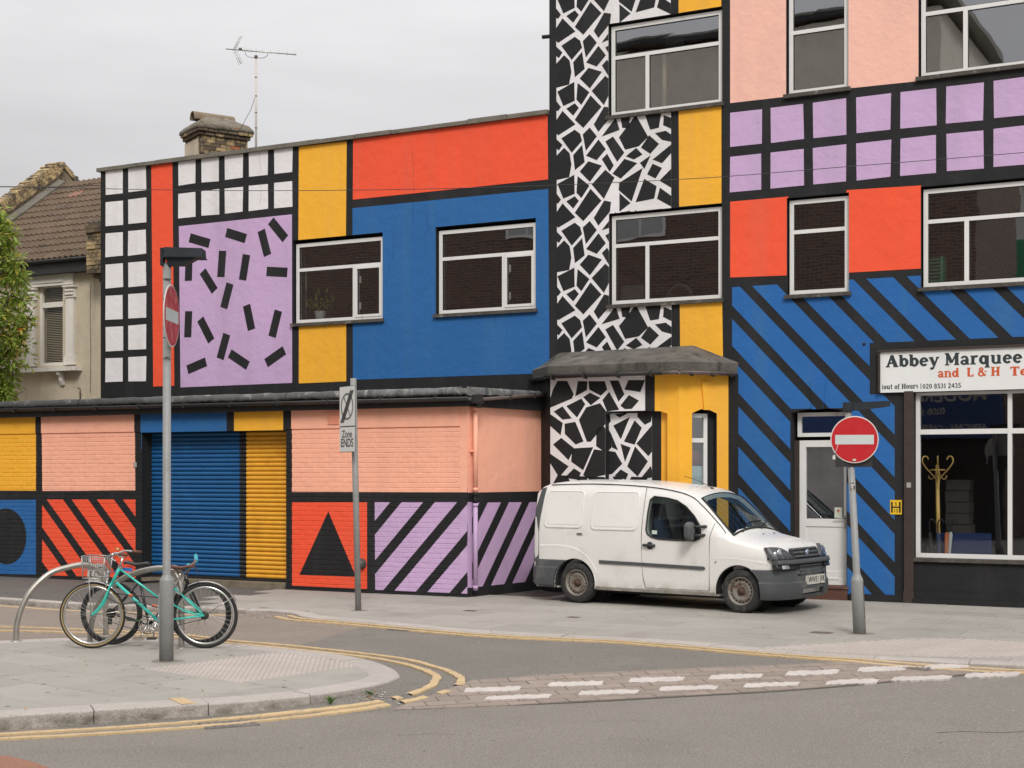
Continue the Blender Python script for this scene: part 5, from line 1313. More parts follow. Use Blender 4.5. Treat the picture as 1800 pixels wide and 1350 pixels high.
def cut(o, tools, solver='EXACT'):
    for t in tools:
        md = o.modifiers.new('b', 'BOOLEAN'); md.operation = 'DIFFERENCE'; md.object = t; md.solver = solver
    bpy.context.view_layer.update(); dg = bpy.context.evaluated_depsgraph_get(); me = bpy.data.meshes.new_from_object(o.evaluated_get(dg))
    for md in list(o.modifiers): o.modifiers.remove(md)
    old = o.data; o.data = me; bpy.data.meshes.remove(old)
    for t in tools: bpy.data.objects.remove(t, do_unlink=True)
    return o
b = MB(); b.grid([section(x) for x in XS], 0, True, closed_u=True, cap=True); body = tmpobj(b, 'body', (VW,))
tools = []
XI = [0.98, 1.1, 1.35, 1.6, 1.75, 1.87, 2.0, 2.1, 2.2, 2.30, 2.38]
b = MB(); b.grid([section(x, 0.045) for x in XI], 0, True, closed_u=True, cap=True); tools.append(tmpobj(b, 'cavity'))
for xw in (0.0, 2.566):                       # wheel arches right across
    for s in (-1, 1):
        b = MB(); b.lathe(V(xw-0.02, s*0.62, 0.285), VL*s, [(0.345, 0), (0.345, 0.35)], 36, cap=True); tools.append(tmpobj(b, 'arch'))
DW = [(1.145, 1.06), (1.15, 1.30), (1.165, 1.46), (1.22, 1.505), (1.42, 1.485), (1.58, 1.45), (1.72, 1.375), (1.86, 1.25), (1.955, 1.13), (1.985, 1.03), (1.97, 0.955), (1.90, 0.925), (1.60, 0.925), (1.34, 0.935), (1.23, 0.96), (1.17, 1.0)]
for s in (-1, 1):
    b = MB(); b.prism(ccw(DW), lambda x, z, h: V(x, s*h, z), 0.4, 1.0); tools.append(tmpobj(b, 'window_cut'))
WSf = lambda w, x: V(x, w, interp(EDGE, x)+interp(CROWN, x)*max(0, 1-(abs(w)/0.70)**2.0)*1.0)
WSQ = [(1.87, -0.575), (1.87, 0.575), (2.40, 0.655), (2.40, -0.655)]
b = MB(); nW = 12; top = []; 
b.hexa([V(1.90, -0.575, 0.9), V(1.90, 0.575, 0.9), V(2.385, 0.66, 0.9), V(2.385, -0.66, 0.9), V(1.90, -0.575, 2.0), V(1.90, 0.575, 2.0), V(2.385, 0.66, 2.0), V(2.385, -0.66, 2.0)]); tools.append(tmpobj(b, 'screen_cut'))
cut(body, tools)
body.name = 'body'; me = body.data; me.transform(Matrix.Translation(-WORLDPOS[van.name])); body.parent = van; WORLDPOS['body'] = WORLDPOS[van.name].copy()
for p in me.polygons: p.use_smooth = True
try:
    me.set_sharp_from_angle(angle=D2R(38))
except Exception: pass
# glass
b = MB()
def grid_ws(b, x0, x1, wf, n=10, m=14, dz=0.006):
    b.grid([[WSf(wf(x)*(-1+2*j/m), x)+UP*dz for j in range(m+1)] for x in (x0+(x1-x0)*i/n for i in range(n+1))], 0, True)
grid_ws(b, 1.885, 2.40, lambda x: 0.585+0.085*(x-1.885)/0.515); b.build('windscreen', CARGLASS, van, recalc=False)
b = MB()                                      # black surround of the windscreen
for sg in (-1, 1): b.tube([WSf(sg*(0.582+0.087*t), 1.885+0.52*t)+UP*0.008 for t in (i/10 for i in range(11))], 0.011, 6)
b.tube([WSf(-0.585+1.17*t, 1.888)+UP*0.008 for t in (i/10 for i in range(11))], 0.007, 6); b.tube([WSf(-0.67+1.34*t, 2.405)+UP*0.010 for t in (i/10 for i in range(11))], 0.016, 6)
b.build('windscreen_seal', RUB, van)
def wat(x, z):
    e = interp(EDGE, x); hw = interp(HALF, x); rw = min(interp(ROOFW, x), hw-.02); belt = min(0.97, e-0.06); k = max(0.0, min(1.0, (z-belt)/max(.05, e-belt))); return hw-(hw-rw)*(k**1.35)
for s in (-1, 1):
    b = MB(); cen = (1.55, 1.18); b.face([V(x, s*(wat(x, z)-0.012), z) for x, z in DW]); b.build('door_window', CARGLASS, van, recalc=False)
    b = MB(); pts = [V(x, s*(wat(x, z)+0.001), z) for x, z in DW]; b.tube(pts+[pts[0]], 0.011, 6, cap=False); b.build('window_seal', RUB, van)
# black rear corner trim, bumpers
def side_strip(b, pts, th, s=-1, m=0, ex=0.0):
    """polygon on the side surface: pts (x,z), proud by th"""
    b.prism(pts, lambda x, z, h: V(x, s*(wat(x, z)+ex+h), z), -0.02, th, m)
for s in (-1, 1):
    b = MB(); side_strip(b, ccw([(-0.752, 0.56), (-0.64, 0.56), (-0.645, 1.1), (-0.585, 1.62), (-0.66, 1.60), (-0.75, 1.3)]), 0.010, s); b.build('corner_trim', VG, van)
    b = MB(); side_strip(b, ccw([(0.40, 0.572), (1.118, 0.562), (1.118, 0.606), (0.40, 0.618)]), 0.016, s); side_strip(b, ccw([(1.126, 0.560), (2.04, 0.543), (2.065, 0.565), (2.04, 0.588), (1.126, 0.606)]), 0.016, s); b.build('side_moulding', VG, van)
def sweep_bumper(path, prof, name, hole=None):
    """path [(x,w)], prof [(out,z)] swept, outward normal of the path"""
    rows = []
    for i, (x, w) in enumerate(path):
        a, c = path[max(i-1, 0)], path[min(i+1, len(path)-1)]; dx, dw = c[0]-a[0], c[1]-a[1]; l = math.hypot(dx, dw); nx_, nw = dw/l, -dx/l
        rows.append([V(x+nx_*o, w+nw*o, z) for o, z in prof])
    b = MB(); b.grid(rows, 0, True, closed_u=True, cap=True); return b
fp = [(2.60, -0.80), (2.75, -0.815), (2.88, -0.805), (2.98, -0.77), (3.07, -0.69), (3.13, -0.56), (3.17, -0.4), (3.19, -0.2), (3.195, 0), (3.19, 0.2), (3.17, 0.4), (3.13, 0.56), (3.07, 0.69), (2.98, 0.77), (2.88, 0.805), (2.75, 0.815), (2.60, 0.80)]
pf = [(0.0, 0.575), (0.022, 0.565), (0.026, 0.50), (0.030, 0.42), (0.05, 0.40), (0.055, 0.32), (0.045, 0.24), (0.015, 0.19), (-0.04, 0.18), (-0.06, 0.3), (-0.06, 0.55)]
b = sweep_bumper(fp, pf, 'x'); bo = tmpobj(b, 'front_bumper', (VG,)); tl = []
for s in (-1, 1):
    t = MB(); t.lathe(V(2.546, s*0.5, 0.285), VL*s, [(0.338, 0), (0.338, 0.6)], 36, cap=True); tl.append(tmpobj(t, 'arch'))
t = MB(); t.hexa([V(3.0, -0.33, 0.235), V(3.5, -0.33, 0.235), V(3.5, 0.33, 0.235), V(3.0, 0.33, 0.235), V(3.0, -0.31, 0.315), V(3.5, -0.31, 0.315), V(3.5, 0.31, 0.315), V(3.0, 0.31, 0.315)]); tl.append(tmpobj(t, 'slot'))
cut(bo, tl); bo.data.transform(Matrix.Translation(-WORLDPOS[van.name])); bo.parent = van; WORLDPOS[bo.name] = WORLDPOS[van.name].copy()
for p in bo.data.polygons: p.use_smooth = True
try: bo.data.set_sharp_from_angle(angle=D2R(32))
except Exception: pass
b = MB(); b.hexa([V(3.05, -0.34, 0.22), V(3.13, -0.34, 0.22), V(3.13, 0.34, 0.22), V(3.05, 0.34, 0.22), V(3.05, -0.34, 0.33), V(3.13, -0.34, 0.33), V(3.13, 0.34, 0.33), V(3.05, 0.34, 0.33)]); b.build('air_intake', RUB, van)
rp = [(0.10, 0.79), (-0.1, 0.805), (-0.45, 0.805), (-0.66, 0.79), (-0.75, 0.72), (-0.77, 0.5), (-0.775, 0), (-0.77, -0.5), (-0.75, -0.72), (-0.66, -0.79), (-0.45, -0.805), (-0.1, -0.805), (0.10, -0.79)]
rp2 = [(0.0, 0.60), (0.014, 0.59), (0.018, 0.50), (0.03, 0.485), (0.035, 0.35), (0.02, 0.24), (-0.05, 0.20), (-0.07, 0.4), (-0.06, 0.58)]
b = sweep_bumper(rp, rp2, 'x'); bo = tmpobj(b, 'rear_bumper', (VG,)); tl = []
for s in (-1, 1):
    t = MB(); t.lathe(V(-0.02, s*0.5, 0.285), VL*s, [(0.338, 0), (0.338, 0.6)], 36, cap=True); tl.append(tmpobj(t, 'arch'))
    t = MB(); t.box(V(0.3, s*0.8, 0.3), (0.5, 0.5, 1.0), 0, math.atan2(VF.y, VF.x)); tl.append(tmpobj(t, 'trim'))
cut(bo, tl); bo.data.transform(Matrix.Translation(-WORLDPOS[van.name])); bo.parent = van; WORLDPOS[bo.name] = WORLDPOS[van.name].copy()
for p in bo.data.polygons: p.use_smooth = True
try: bo.data.set_sharp_from_angle(angle=D2R(32))
except Exception: pass
# wheels
def wheel(x, s):
    c = V(x, s*0.70, 0.285); ax = VL*s; n = 40
    b = MB(); b.lathe(c, ax, [(0.175, -0.08), (0.235, -0.085), (0.270, -0.075), (0.283, -0.055), (0.285, 0.0), (0.283, 0.05), (0.272, 0.078), (0.25, 0.088), (0.215, 0.090), (0.186, 0.080), (0.182, 0.06)], n)
    for k in range(4): b.torus(c+ax*(-0.045+k*0.03), ax, 0.2845, 0.003, 40, 4)
    ob = b.build('wheel', TYRE, van)
    b = MB(); b.lathe(c, ax, [(0.186, 0.078), (0.186, 0.086), (0.176, 0.084), (0.166, 0.05), (0.150, 0.045), (0.128, 0.064), (0.110, 0.066), (0.085, 0.045), (0.06, 0.045), (0.05, 0.05), (0.0, 0.05)], n); b.build('rim', STW, ob)
    b = MB()
    a = ax.orthogonal().normalized(); e = ax.cross(a)
    for k in range(18):
        t = 2*math.pi*k/18; p = c+(a*math.cos(t)+e*math.sin(t))*0.142; b.lathe(p+ax*0.051, ax, [(0.0105, -0.004), (0.0105, 0.008), (0, 0.0082)], 8)
    b.build('vent_hole', RUB, ob)
    b = MB(); b.lathe(c, ax, [(0.062, 0.046), (0.052, 0.056), (0.034, 0.058), (0.030, 0.078), (0.0, 0.08)], 20)
    for k in range(4):
        t = 2*math.pi*k/4+0.4; p = c+(a*math.cos(t)+e*math.sin(t))*0.046; b.lathe(p+ax*0.052, ax, [(0.011, 0), (0.011, 0.014), (0, 0.016)], 6)
    b.build('hub', RUST, ob)
for x in (0.0, 2.566):
    for s in (-1, 1): wheel(x, s)
for x in (0.0, 2.566):
    for s in (-1, 1):
        b = MB(); rows = []
        for k in range(19):
            t = math.pi*(k/18)*1.1-0.15; rows.append([V(x-0.02+0.338*math.cos(t), s*0.45, 0.285+0.338*math.sin(t)), V(x-0.02+0.338*math.cos(t), s*0.785, 0.285+0.338*math.sin(t))])
        b.grid(rows, 0, True)
        b.face([V(x-0.02+0.34*math.cos(t), s*0.45, 0.285+0.34*math.sin(t)) for t in (2*math.pi*k/24 for k in range(24))]); b.build('wheel_arch_liner', RUB, van, recalc=False)
b = MB(); b.box(V(1.2, 0, 0.20), (3.2, 1.0, 0.10), 0, math.atan2(VF.y, VF.x)); b.tube([V(-0.6, -0.3, 0.17), V(1.8, -0.3, 0.16)], 0.03, 8); b.tube([V(0, -0.7, 0.27), V(0, 0.7, 0.27)], 0.04, 8); b.tube([V(2.56, -0.7, 0.25), V(2.56, 0.7, 0.25)], 0.035, 8); b.build('underbody', RUB, van)
# door shut lines, fuel flap line and pressed panels (thin raised or sunk beads following the side)
SEAM = mat('panel_gap', (0.07, 0.065, 0.06), rough=0.8); PRESS = VW
def seam(pts, s=-1, r=0.0035, m=None, nm='panel_gap', off=0.0):
    q = catmull(pts, 5); b = MB(); b.tube([V(x, s*(wat(x, z)+off), z) for x, z in q], r, 5); return b.build(nm, m or SEAM, van)
for s in (-1, 1):
    seam([(1.085, 1.63), (1.078, 1.3), (1.075, 0.95), (1.085, 0.6), (1.105, 0.4), (1.145, 0.27)], s)
    seam([(2.16, 1.16), (2.145, 1.08), (2.125, 0.95), (2.12, 0.6), (2.12, 0.27)], s)
    seam([(1.145, 0.27), (1.6, 0.268), (2.12, 0.27)], s, 0.003)
    seam([(-0.5, 1.655), (0.2, 1.672), (0.9, 1.65), (1.4, 1.602), (1.75, 1.52), (1.95, 1.385), (2.2, 1.16), (2.33, 1.03)], s, 0.007, RUB, 'roof_drip', off=-0.002)
    def rrect(x0, x1, z0, z1, r, k=5):
        out = []
        for cx, cz, a0 in ((x1-r, z1-r, 0), (x0+r, z1-r, 90), (x0+r, z0+r, 180), (x1-r, z0+r, 270)):
            for i in range(k+1): t = D2R(a0+90*i/k); out.append((cx+r*math.cos(t), cz+r*math.sin(t)))
        return out
    for (x0, x1, z0, z1) in ((-0.56, 0.10, 1.045, 1.585), (0.24, 0.995, 1.03, 1.578)):
        q = rrect(x0, x1, z0, z1, 0.07); i_ = rrect(x0+0.055, x1-0.05, z0+0.05, z1-0.03, 0.02)
        b = MB(); P_ = lambda L_, o_: [V(x, s*(wat(x, z)+o_), z) for x, z in L_]
        b.grid([P_(q, -0.002), P_(rrect(x0+.008, x1-.008, z0+.008, z1-.008, .065), 0.005), P_(rrect(x0+.022, x1-.022, z0+.022, z1-.022, .055), 0.0055), P_(rrect(x0+.034, x1-.034, z0+.034, z1-.030, .05), 0.0015), P_(i_, 0.0015), P_(rrect(x0+.061, x1-.056, z0+.056, z1-.036, .018), 0.0045)], 0, True, closed_u=True)
        b.face(P_(rrect(x0+.061, x1-.056, z0+.056, z1-.036, .018), 0.0045))
        b.build('pressed_panel', VW, van)
# wheel arch lip and swage
for xw in (0.0, 2.566):
    pts = [(xw-0.02+0.385*math.cos(t), 0.285+0.385*math.sin(t)) for t in (math.pi*k/16 for k in range(0, 17))]
    for s in (-1, 1):
        b = MB(); b.tube([V(x, s*(0.795), z) for x, z in [(xw-0.02+0.347*math.cos(t), 0.285+0.347*math.sin(t)) for t in (D2R(-12+204*k/24) for k in range(25))]], 0.011, 6); b.build('arch_lip', VW if True else VG, van)
for s in (-1, 1):
    q = catmull([(-0.62, 0.79), (-0.35, 0.80), (-0.05, 0.775), (0.17, 0.68), (0.31, 0.52), (0.36, 0.42)], 5); rows = [[V(x, s*(wat(x, z)-0.004), z+0.02), V(x, s*(wat(x, z)+0.009), z), V(x, s*(wat(x, z)-0.004), z-0.045)] for x, z in q]
    b = MB(); b.grid(rows, 0, True)
    q = catmull([(2.17, 0.70), (2.4, 0.712), (2.7, 0.69), (2.95, 0.66)], 5); rows = [[V(x, s*(wat(x, z)-0.004), z+0.02), V(x, s*(wat(x, z)+0.008), z), V(x, s*(wat(x, z)-0.004), z-0.04)] for x, z in q]
    b.grid(rows, 0, True); b.build('swage_line', VW, van)
    b = MB(); b.lathe(V(1.21, s*(wat(1.21, .84)-0.005), 0.84), VL*s, [(0.055, 0), (0.052, 0.008), (0.0, 0.003)], 20); b.tube([V(1.115, s*0.825, 0.845), V(1.20, s*0.838, 0.846), V(1.30, s*0.825, 0.843)], 0.019, 8); b.build('door_handle', BLKPL, van)
    b = MB(); b.lathe(V(2.215, s*(wat(2.2, .66)+0.001), 0.655), VL*s, [(0.014, 0), (0.012, 0.008), (0, 0.01)], 10); b.build('side_repeater', mat('grimy_amber', (0.35, 0.22, 0.12), rough=0.4), van)
    # mirror: housing and two stalks
    b = MB(); mx, mz = 1.90, 1.055; rows = []
    for k, (dw, sc) in enumerate(((0.0, 0.6), (0.02, 0.92), (0.06, 1.0), (0.12, 1.0), (0.16, 0.85), (0.175, 0.5))):
        rows.append([V(mx+0.050*sc*math.copysign(abs(math.cos(t))**0.6, math.cos(t)), s*(0.86+dw), mz+0.125*sc*math.copysign(abs(math.sin(t))**0.6, math.sin(t))) for t in (2*math.pi*i/16 for i in range(16))])
    b.grid(rows, 0, True, closed_u=True, cap=True); b.build('mirror', VG, van)
    b = MB()
    for zz in (1.0, 1.115): b.tube([V(2.05, s*0.76, zz-0.0), V(2.03, s*0.81, zz), V(1.93, s*0.90, zz)], 0.021, 8)
    b.build('mirror_stalk', BLKPL, van)
b = MB(); b.prism([(0.02, 0.955), (0.11, 0.955), (0.11, 0.985), (0.02, 0.985)], lambda x, z, h: V(x, -(wat(x, z)+h), z), 0, 0.004)
b.build('badge', mat('worn_badge', (0.38, 0.36, 0.33), rough=0.4, metal=0.4, speck=(0.04, 0.04, 0.04), speckscale=60, specklo=0.5), van)
b = MB(); b.face([V(1.235+0.0, -(wat(1.25, 1.0)-0.006), 1.0), V(1.315, -(wat(1.3, 1.0)-0.006), 0.995), V(1.315, -(wat(1.3, 1.05)-0.006), 1.045), V(1.235, -(wat(1.25, 1.05)-0.006), 1.05)]); b.build('window_sticker', mat('pale_sticker', (0.5, 0.58, 0.54)), van)
# front face parts on the nose surface
def nosepatch(b, pts, e0, e1, m=0):
    b.prism(ccw(pts), lambda w, z, h: V(nose(w, z)+h, w, z), e0, e1, m)
def noseq(b, w0, w1, z0, z1, e0, e1, n=8, m=0, zf=None):
    rows = []
    for i in range(n+1):
        w = w0+(w1-w0)*i/n; a, c = (z0, z1) if zf is None else zf(w)
        rows.append([V(nose(w, a)+e0, w, a), V(nose(w, a)+e1, w, a), V(nose(w, (a+c)/2)+e1, w, (a+c)/2), V(nose(w, c)+e1, w, c), V(nose(w, c)+e0, w, c)])
    b.grid(rows, m, True, closed_u=True, cap=True)
b = MB(); noseq(b, -0.40, 0.40, 0.50, 0.845, -0.06, 0.004, 12, zf=lambda w: (0.49+0.0*abs(w), 0.835-0.12*abs(w)**2)); b.build('grille_back', RUB, van)
gri = MB()
for z in (0.735, 0.785, 0.83): noseq(gri, -0.37, 0.37, z-0.011, z+0.011, -0.02, 0.022, 10)
for z in (0.515, 0.565, 0.615): noseq(gri, -0.34, 0.34, z-0.010, z+0.010, -0.02, 0.018, 10)
for k in range(-5, 6): noseq(gri, k*0.068-0.008, k*0.068+0.008, 0.72, 0.835, -0.02, 0.012, 1)
for k in range(-5, 6): noseq(gri, k*0.062-0.008, k*0.062+0.008, 0.50, 0.635, -0.02, 0.010, 1)
gri.build('grille', VG, van)
b = MB(); noseq(b, -0.785, 0.785, 0.645, 0.70, -0.03, 0.048, 24); b.build('bumper_bar', VG, van)
b = MB(); b.lathe(V(nose(0, 0.775)+0.02, 0, 0.775), VF, [(0.045, 0), (0.043, 0.012), (0.0, 0.018)], 20); b.build('emblem', mat('worn_chrome', (0.34, 0.38, 0.46), rough=0.3, metal=0.6), van)
CHR = mat('lamp_reflector', (0.7, 0.7, 0.7), rough=0.18, metal=0.9); LENS = glass('lamp_lens', tint=(0.93, 0.95, 0.96), refl=1.6); DKL = mat('lamp_housing', (0.10, 0.10, 0.105), rough=0.4)
for s in (-1, 1):
    hl = [(0.40, 0.72), (0.80, 0.715), (0.80, 0.86), (0.62, 0.865), (0.50, 0.83)]
    b = MB()
    rows = []
    n = 10
    ztopf = lambda w: interp([(0.40, 0.735), (0.47, 0.80), (0.56, 0.85), (0.66, 0.868), (0.80, 0.862)], w)
    for i in range(n+1):
        w = 0.41+(0.795-0.41)*i/n; a, c = 0.705, ztopf(w)
        rows.append([V(nose(w, z)+e, s*w, z) for z, e in ((a, -0.05), (a, 0.006), ((a+c)/2, 0.008), (c, 0.004), (c, -0.05))])
    rows.append([V(2.955, s*0.79, z) for z in (0.705, 0.706, 0.78, 0.862, 0.863)])
    b.grid(rows, 0, True, closed_u=True, cap=True); hlb = b.build('headlight', DKL, van)
    b = MB(); c = V(nose(0.66, 0.79)+0.007, s*0.645, 0.785); b.lathe(c, (VF-VL*s*(-0.25)).normalized(), [(0.062, 0.0), (0.058, 0.008), (0.035, 0.004), (0.02, 0.016), (0, 0.02)], 20); b.build('reflector', CHR, hlb)
    b = MB(); c = V(nose(0.74, 0.77)+0.012, s*0.745, 0.78); b.lathe(c, (VF+VL*s*0.6).normalized(), [(0.032, 0.0), (0.028, 0.006), (0, 0.01)], 14); b.build('reflector', CHR, hlb)
    b = MB(); rows = [[V(nose(0.42+0.37*i/8, 0.72+0.13*j/4)+0.026, s*(0.42+0.385*i/8), 0.715+(ztopf(0.42+0.37*i/8)-0.725)*j/4) for j in range(5)] for i in range(9)]; b.grid(rows, 0, True); b.build('lens', LENS, hlb, recalc=False)
    b = MB(); rows = []
    for i in range(9):
        w = 0.42+(0.80-0.42)*i/8; rows.append([V(nose(w, z)+e, s*w, z) for z, e in ((0.575, -0.03), (0.577, 0.024), (0.645, 0.024), (0.645, -0.03))])
    b.grid(rows, 0, True, closed_u=True, cap=True); fo = b.build('fog_lamp', BLKPL, van)
    b = MB(); rows = []
    for i in range(5):
        w = 0.60+0.12*i/4; rows.append([V(nose(w, z)+0.028, s*w, z) for z in (0.59, 0.635)])
    b.grid(rows, 0, True); b.build('indicator_lens', CHR, fo)
# number plate
pc = V(3.2595, 0.04, 0.425)
b = MB(); n_ = 8
pw, ph = 0.26, 0.056
b.hexa([V(3.22, 0.04-pw, 0.425-ph), V(3.258, 0.04-pw, 0.425-ph), V(3.258, 0.04+pw, 0.425-ph), V(3.22, 0.04+pw, 0.425-ph), V(3.22, 0.04-pw, 0.425+ph), V(3.258, 0.04-pw, 0.425+ph), V(3.258, 0.04+pw, 0.425+ph), V(3.22, 0.04+pw, 0.425+ph)])
npl = b.build('number_plate', mat('plate_white', (0.62, 0.60, 0.54), rough=0.4), van)
b = MB(); flat_text(b, 'WW51 JVK', pc+VF*0.0, VL, UP, 0.112, bold=0.002, sx=0.92); b.build('plate_lettering', PK, npl, recalc=False)
# wipers, washer jets, aerial, seats, wheel, dashboard
b = MB(); b.tube([WSf(-0.45, 2.43)+UP*0.02, WSf(-0.15, 2.36)+UP*0.035, WSf(0.25, 2.34)+UP*0.03], 0.008, 6); b.tube([WSf(0.1, 2.43)+UP*0.02, WSf(0.38, 2.35)+UP*0.035, WSf(0.60, 2.25)+UP*0.03], 0.008, 6); b.build('wiper', BLKPL, van)
b = MB()
for w in (-0.12, 0.2): b.box(V(2.56, w, interp(EDGE, 2.56)+0.065), (0.03, 0.02, 0.012), 0, 0)
b.build('washer_jet', BLKPL, van)
b = MB(); b.lathe(V(1.72, 0.0, 1.603), UP, [(0.03, 0), (0.02, 0.02), (0, 0.03)], 10); b.tube([V(1.72, 0, 1.62), V(1.52, -0.02, 1.72), V(1.30, -0.03, 1.78)], 0.004, 5); b.build('roof_aerial', BLKPL, van)
SEAT = mat('dark_blue_seat', (0.035, 0.05, 0.08), rough=0.9, var=0.2)
for w in (-0.38, 0.38):
    b = MB(); b.grid([[V(1.15+dx+0.09*math.cos(t), w+0.21*math.sin(t)*sc, z) for t in (2*math.pi*i/14 for i in range(14))] for z, dx, sc in ((0.55, 0.12, 0.95), (0.8, 0.06, 1.05), (1.05, 0.0, 0.95), (1.2, -0.03, 0.7), (1.22, -0.03, 0.45), (1.36, -0.05, 0.5), (1.40, -0.05, 0.35))], 0, True, closed_u=True, cap=True)
    b.box(V(1.42, w, 0.58), (0.45, 0.42, 0.14), 0, math.atan2(VF.y, VF.x), bev=0.03); b.build('seat', SEAT, van)
b = MB(); b.torus(V(1.86, -0.38, 0.98), VF*0.75+UP*(-0.66), 0.17, 0.014, 26, 6); b.tube([V(1.86, -0.38, 0.98), V(2.05, -0.38, 0.84)], 0.03, 8); b.build('steering_wheel', BLKPL, van)
b = MB(); b.grid([[V(x, w, z) for x, z in ((1.98, 0.55), (1.98, 0.86), (2.05, 0.93), (2.30, 0.965), (2.32, 0.6))] for w in (-0.74, -0.3, 0.3, 0.74)], 0, False, closed_u=True, cap=True); b.build('dashboard', mat('dash_grey', (0.05, 0.055, 0.055), rough=0.8), van)

# ================================================================== SIGN POSTS
def disc_sign(c, n, r, parent, name='no_entry_disc', dirty=False):
    n = Vector(n).normalized(); rt = UP.cross(n).normalized(); c = Vector(c)
    b = MB(); b.lathe(c, n, [(0, -0.004), (r, -0.004), (r, 0.003), (r*0.985, 0.005), (0, 0.005)], 48, smooth=False); o = b.build('sign_plate', mat('sign_rim_white', (0.62, 0.60, 0.56), rough=0.4), parent)
    RD_ = mat('faded_sign_red', (0.45, 0.035, 0.04), rough=0.4, var=0.1, vscale=5, col2=(0.56, 0.16, 0.14), c2scale=7, c2lo=0.5, c2hi=0.6) if dirty else mat('sign_red', (0.50, 0.012, 0.018), rough=0.35, var=0.04)
    b = MB(); b.lathe(c, n, [(r*0.955, 0.0051), (r*0.955, 0.0062), (0, 0.0062)], 48, smooth=False); b.build('red_face', RD_, o)
    b = MB(); w, h = r*0.80, r*0.20; b.hexa([c+rt*x+UP*z+n*e for e in (0.0063, 0.0072) for x, z in ((-w, -h), (w, -h), (w, h), (-w, h))]); b.build('white_bar', mat('bar_white', (0.55, 0.60, 0.58), rough=0.4, var=0.05), o)
    return o
LAMPM = mat('dark_blue_grey_lamp', (0.016, 0.021, 0.028), spec=0.3, rough=0.6, var=0.1)
# --- left post
c1 = gp(292.5, 1162); t1 = Vector((c1[0], c1[1], 0)); Y1 = c1[1]
kx_ = Y1/FP
p1 = thing('sign_lamp_post', 'grey steel post with sideways no entry disc and black lamp before the bicycles', 'sign post', t1)
def lev(px, y, Y): return EYE-(y-HY)/FP*Y
zj = lev(0, 1020, Y1); zt1 = lev(0, 462, Y1)
b = MB(); r0 = 25*kx_/2; r1_ = 14.2*kx_/2
b.tube([t1+Vector((0, 0, -0.05)), t1+Vector((0.003, 0, zj-0.01)), t1+Vector((0.003, 0, zj)), t1+Vector((0.003, 0, zj+0.008)), t1+Vector((0.003, 0, zj+0.05)), t1+Vector((0.003, 0, zj+0.058)), t1+Vector((0.006, 0, zt1))], r0, 20, radii=[r0, r0*0.98, r0*0.98, r0*0.94, r1_*1.06, r1_, r1_]); b.build('post', GALV, p1)
b = MB(); b.box(t1+Vector((-r0*0.9, 0.02, zj-0.38)), (0.016, 0.10, 0.50), 0, 0.0, 0); b.build('access_door', GALV, p1)
zl = lev(0, 452, Y1)
b = MB(); bx = t1+Vector((0.12, 0.0, zl+0.02))
LX = 0.36
b.hexa([t1+Vector(v) for v in ((-0.005, -0.10, zl+0.0), (LX, -0.07, zl+0.0), (LX, 0.13, zl+0.0), (-0.005, 0.10, zl+0.0), (0.0, -0.095, zl+0.085), (LX-0.005, -0.065, zl+0.078), (LX-0.005, 0.125, zl+0.078), (0.0, 0.095, zl+0.085))])
b.hexa([t1+Vector(v) for v in ((-0.02, -0.105, zl-0.012), (LX+0.01, -0.075, zl-0.012), (LX+0.01, 0.135, zl-0.012), (-0.02, 0.105, zl-0.012), (-0.02, -0.105, zl-0.001), (LX+0.01, -0.075, zl-0.001), (LX+0.01, 0.135, zl-0.001), (-0.02, 0.105, zl-0.001))])
b.hexa([t1+Vector(v) for v in ((0.03, -0.05, zl-0.085), (0.18, -0.05, zl-0.085), (0.18, 0.05, zl-0.085), (0.03, 0.05, zl-0.085), (0.0, -0.07, zl-0.013), (0.30, -0.06, zl-0.013), (0.30, 0.08, zl-0.013), (0.0, 0.07, zl-0.013))])
b.box(t1+Vector((-0.035, 0, zl+0.0)), (0.03, 0.10, 0.17)); b.build('lamp_head', LAMPM, p1)
b = MB()
for yy in (490, 525, 593, 630): z = lev(0, yy, Y1); b.torus(t1+Vector((0.006, 0, z)), UP, r1_+0.002, 0.005, 16, 5); 
for yy in (490, 628): z = lev(0, yy, Y1); b.box(t1+Vector((0.02, -r1_-0.008, z)), (0.05, 0.02, 0.012))
b.build('clamp', STEEL, p1)
sn = Vector((0.93, -0.37, 0)).normalized()
# ellipse 27 px wide, 109 px high
cs = t1+Vector(((305-292.5)*kx_+0.0, -0.085, lev(0, 557, Y1)))
th = math.acos(min(1, 26.5/109)); los = Vector((cs.x, cs.y, 0)).normalized(); 
sn = (-los*math.cos(th) + Vector((los.y, -los.x, 0))*math.sin(th))
disc_sign(cs, sn, 54.5*kx_, p1, dirty=True)
b = MB(); b.tube([cs-sn*0.006, t1+Vector((0.006, -0.02, cs.z))], 0.015, 6); b.build('bracket', STEEL, p1)
# --- right post, leaning
c2 = gp(1511.5, 1114); t2 = Vector((c2[0], c2[1], 0)); Y2 = c2[1]; k2 = Y2/FP
p2 = thing('sign_lamp_post', 'leaning grey post with round red no entry sign near the shop door', 'sign post', t2)
zj = lev(0, 1012, Y2); top2 = Vector((t2.x-(1511.5-1491)*k2, t2.y, lev(0, 725, Y2)))
def on2(y): f_ = (lev(0, y, Y2))/top2.z; return t2.lerp(top2, f_)
b = MB(); b.tube([t2+Vector((0, 0, -0.04)), on2(1021), on2(1019.5), on2(1018), on2(1010), on2(1008.5), on2(722)], 1, 20, radii=[11.3*k2, 10.7*k2, 10.6*k2, 10.1*k2, 6.8*k2, 6.3*k2, 5.8*k2]); b.build('post', GALV, p2)
b = MB()
q = [on2(1112-8) + Vector((0.018, -11.2*k2, 0))]
door_pts = [(0.015, 1023), (0.058, 1019), (0.058, 1020), (0.060, 1090), (0.045, 1098), (0.020, 1092)]
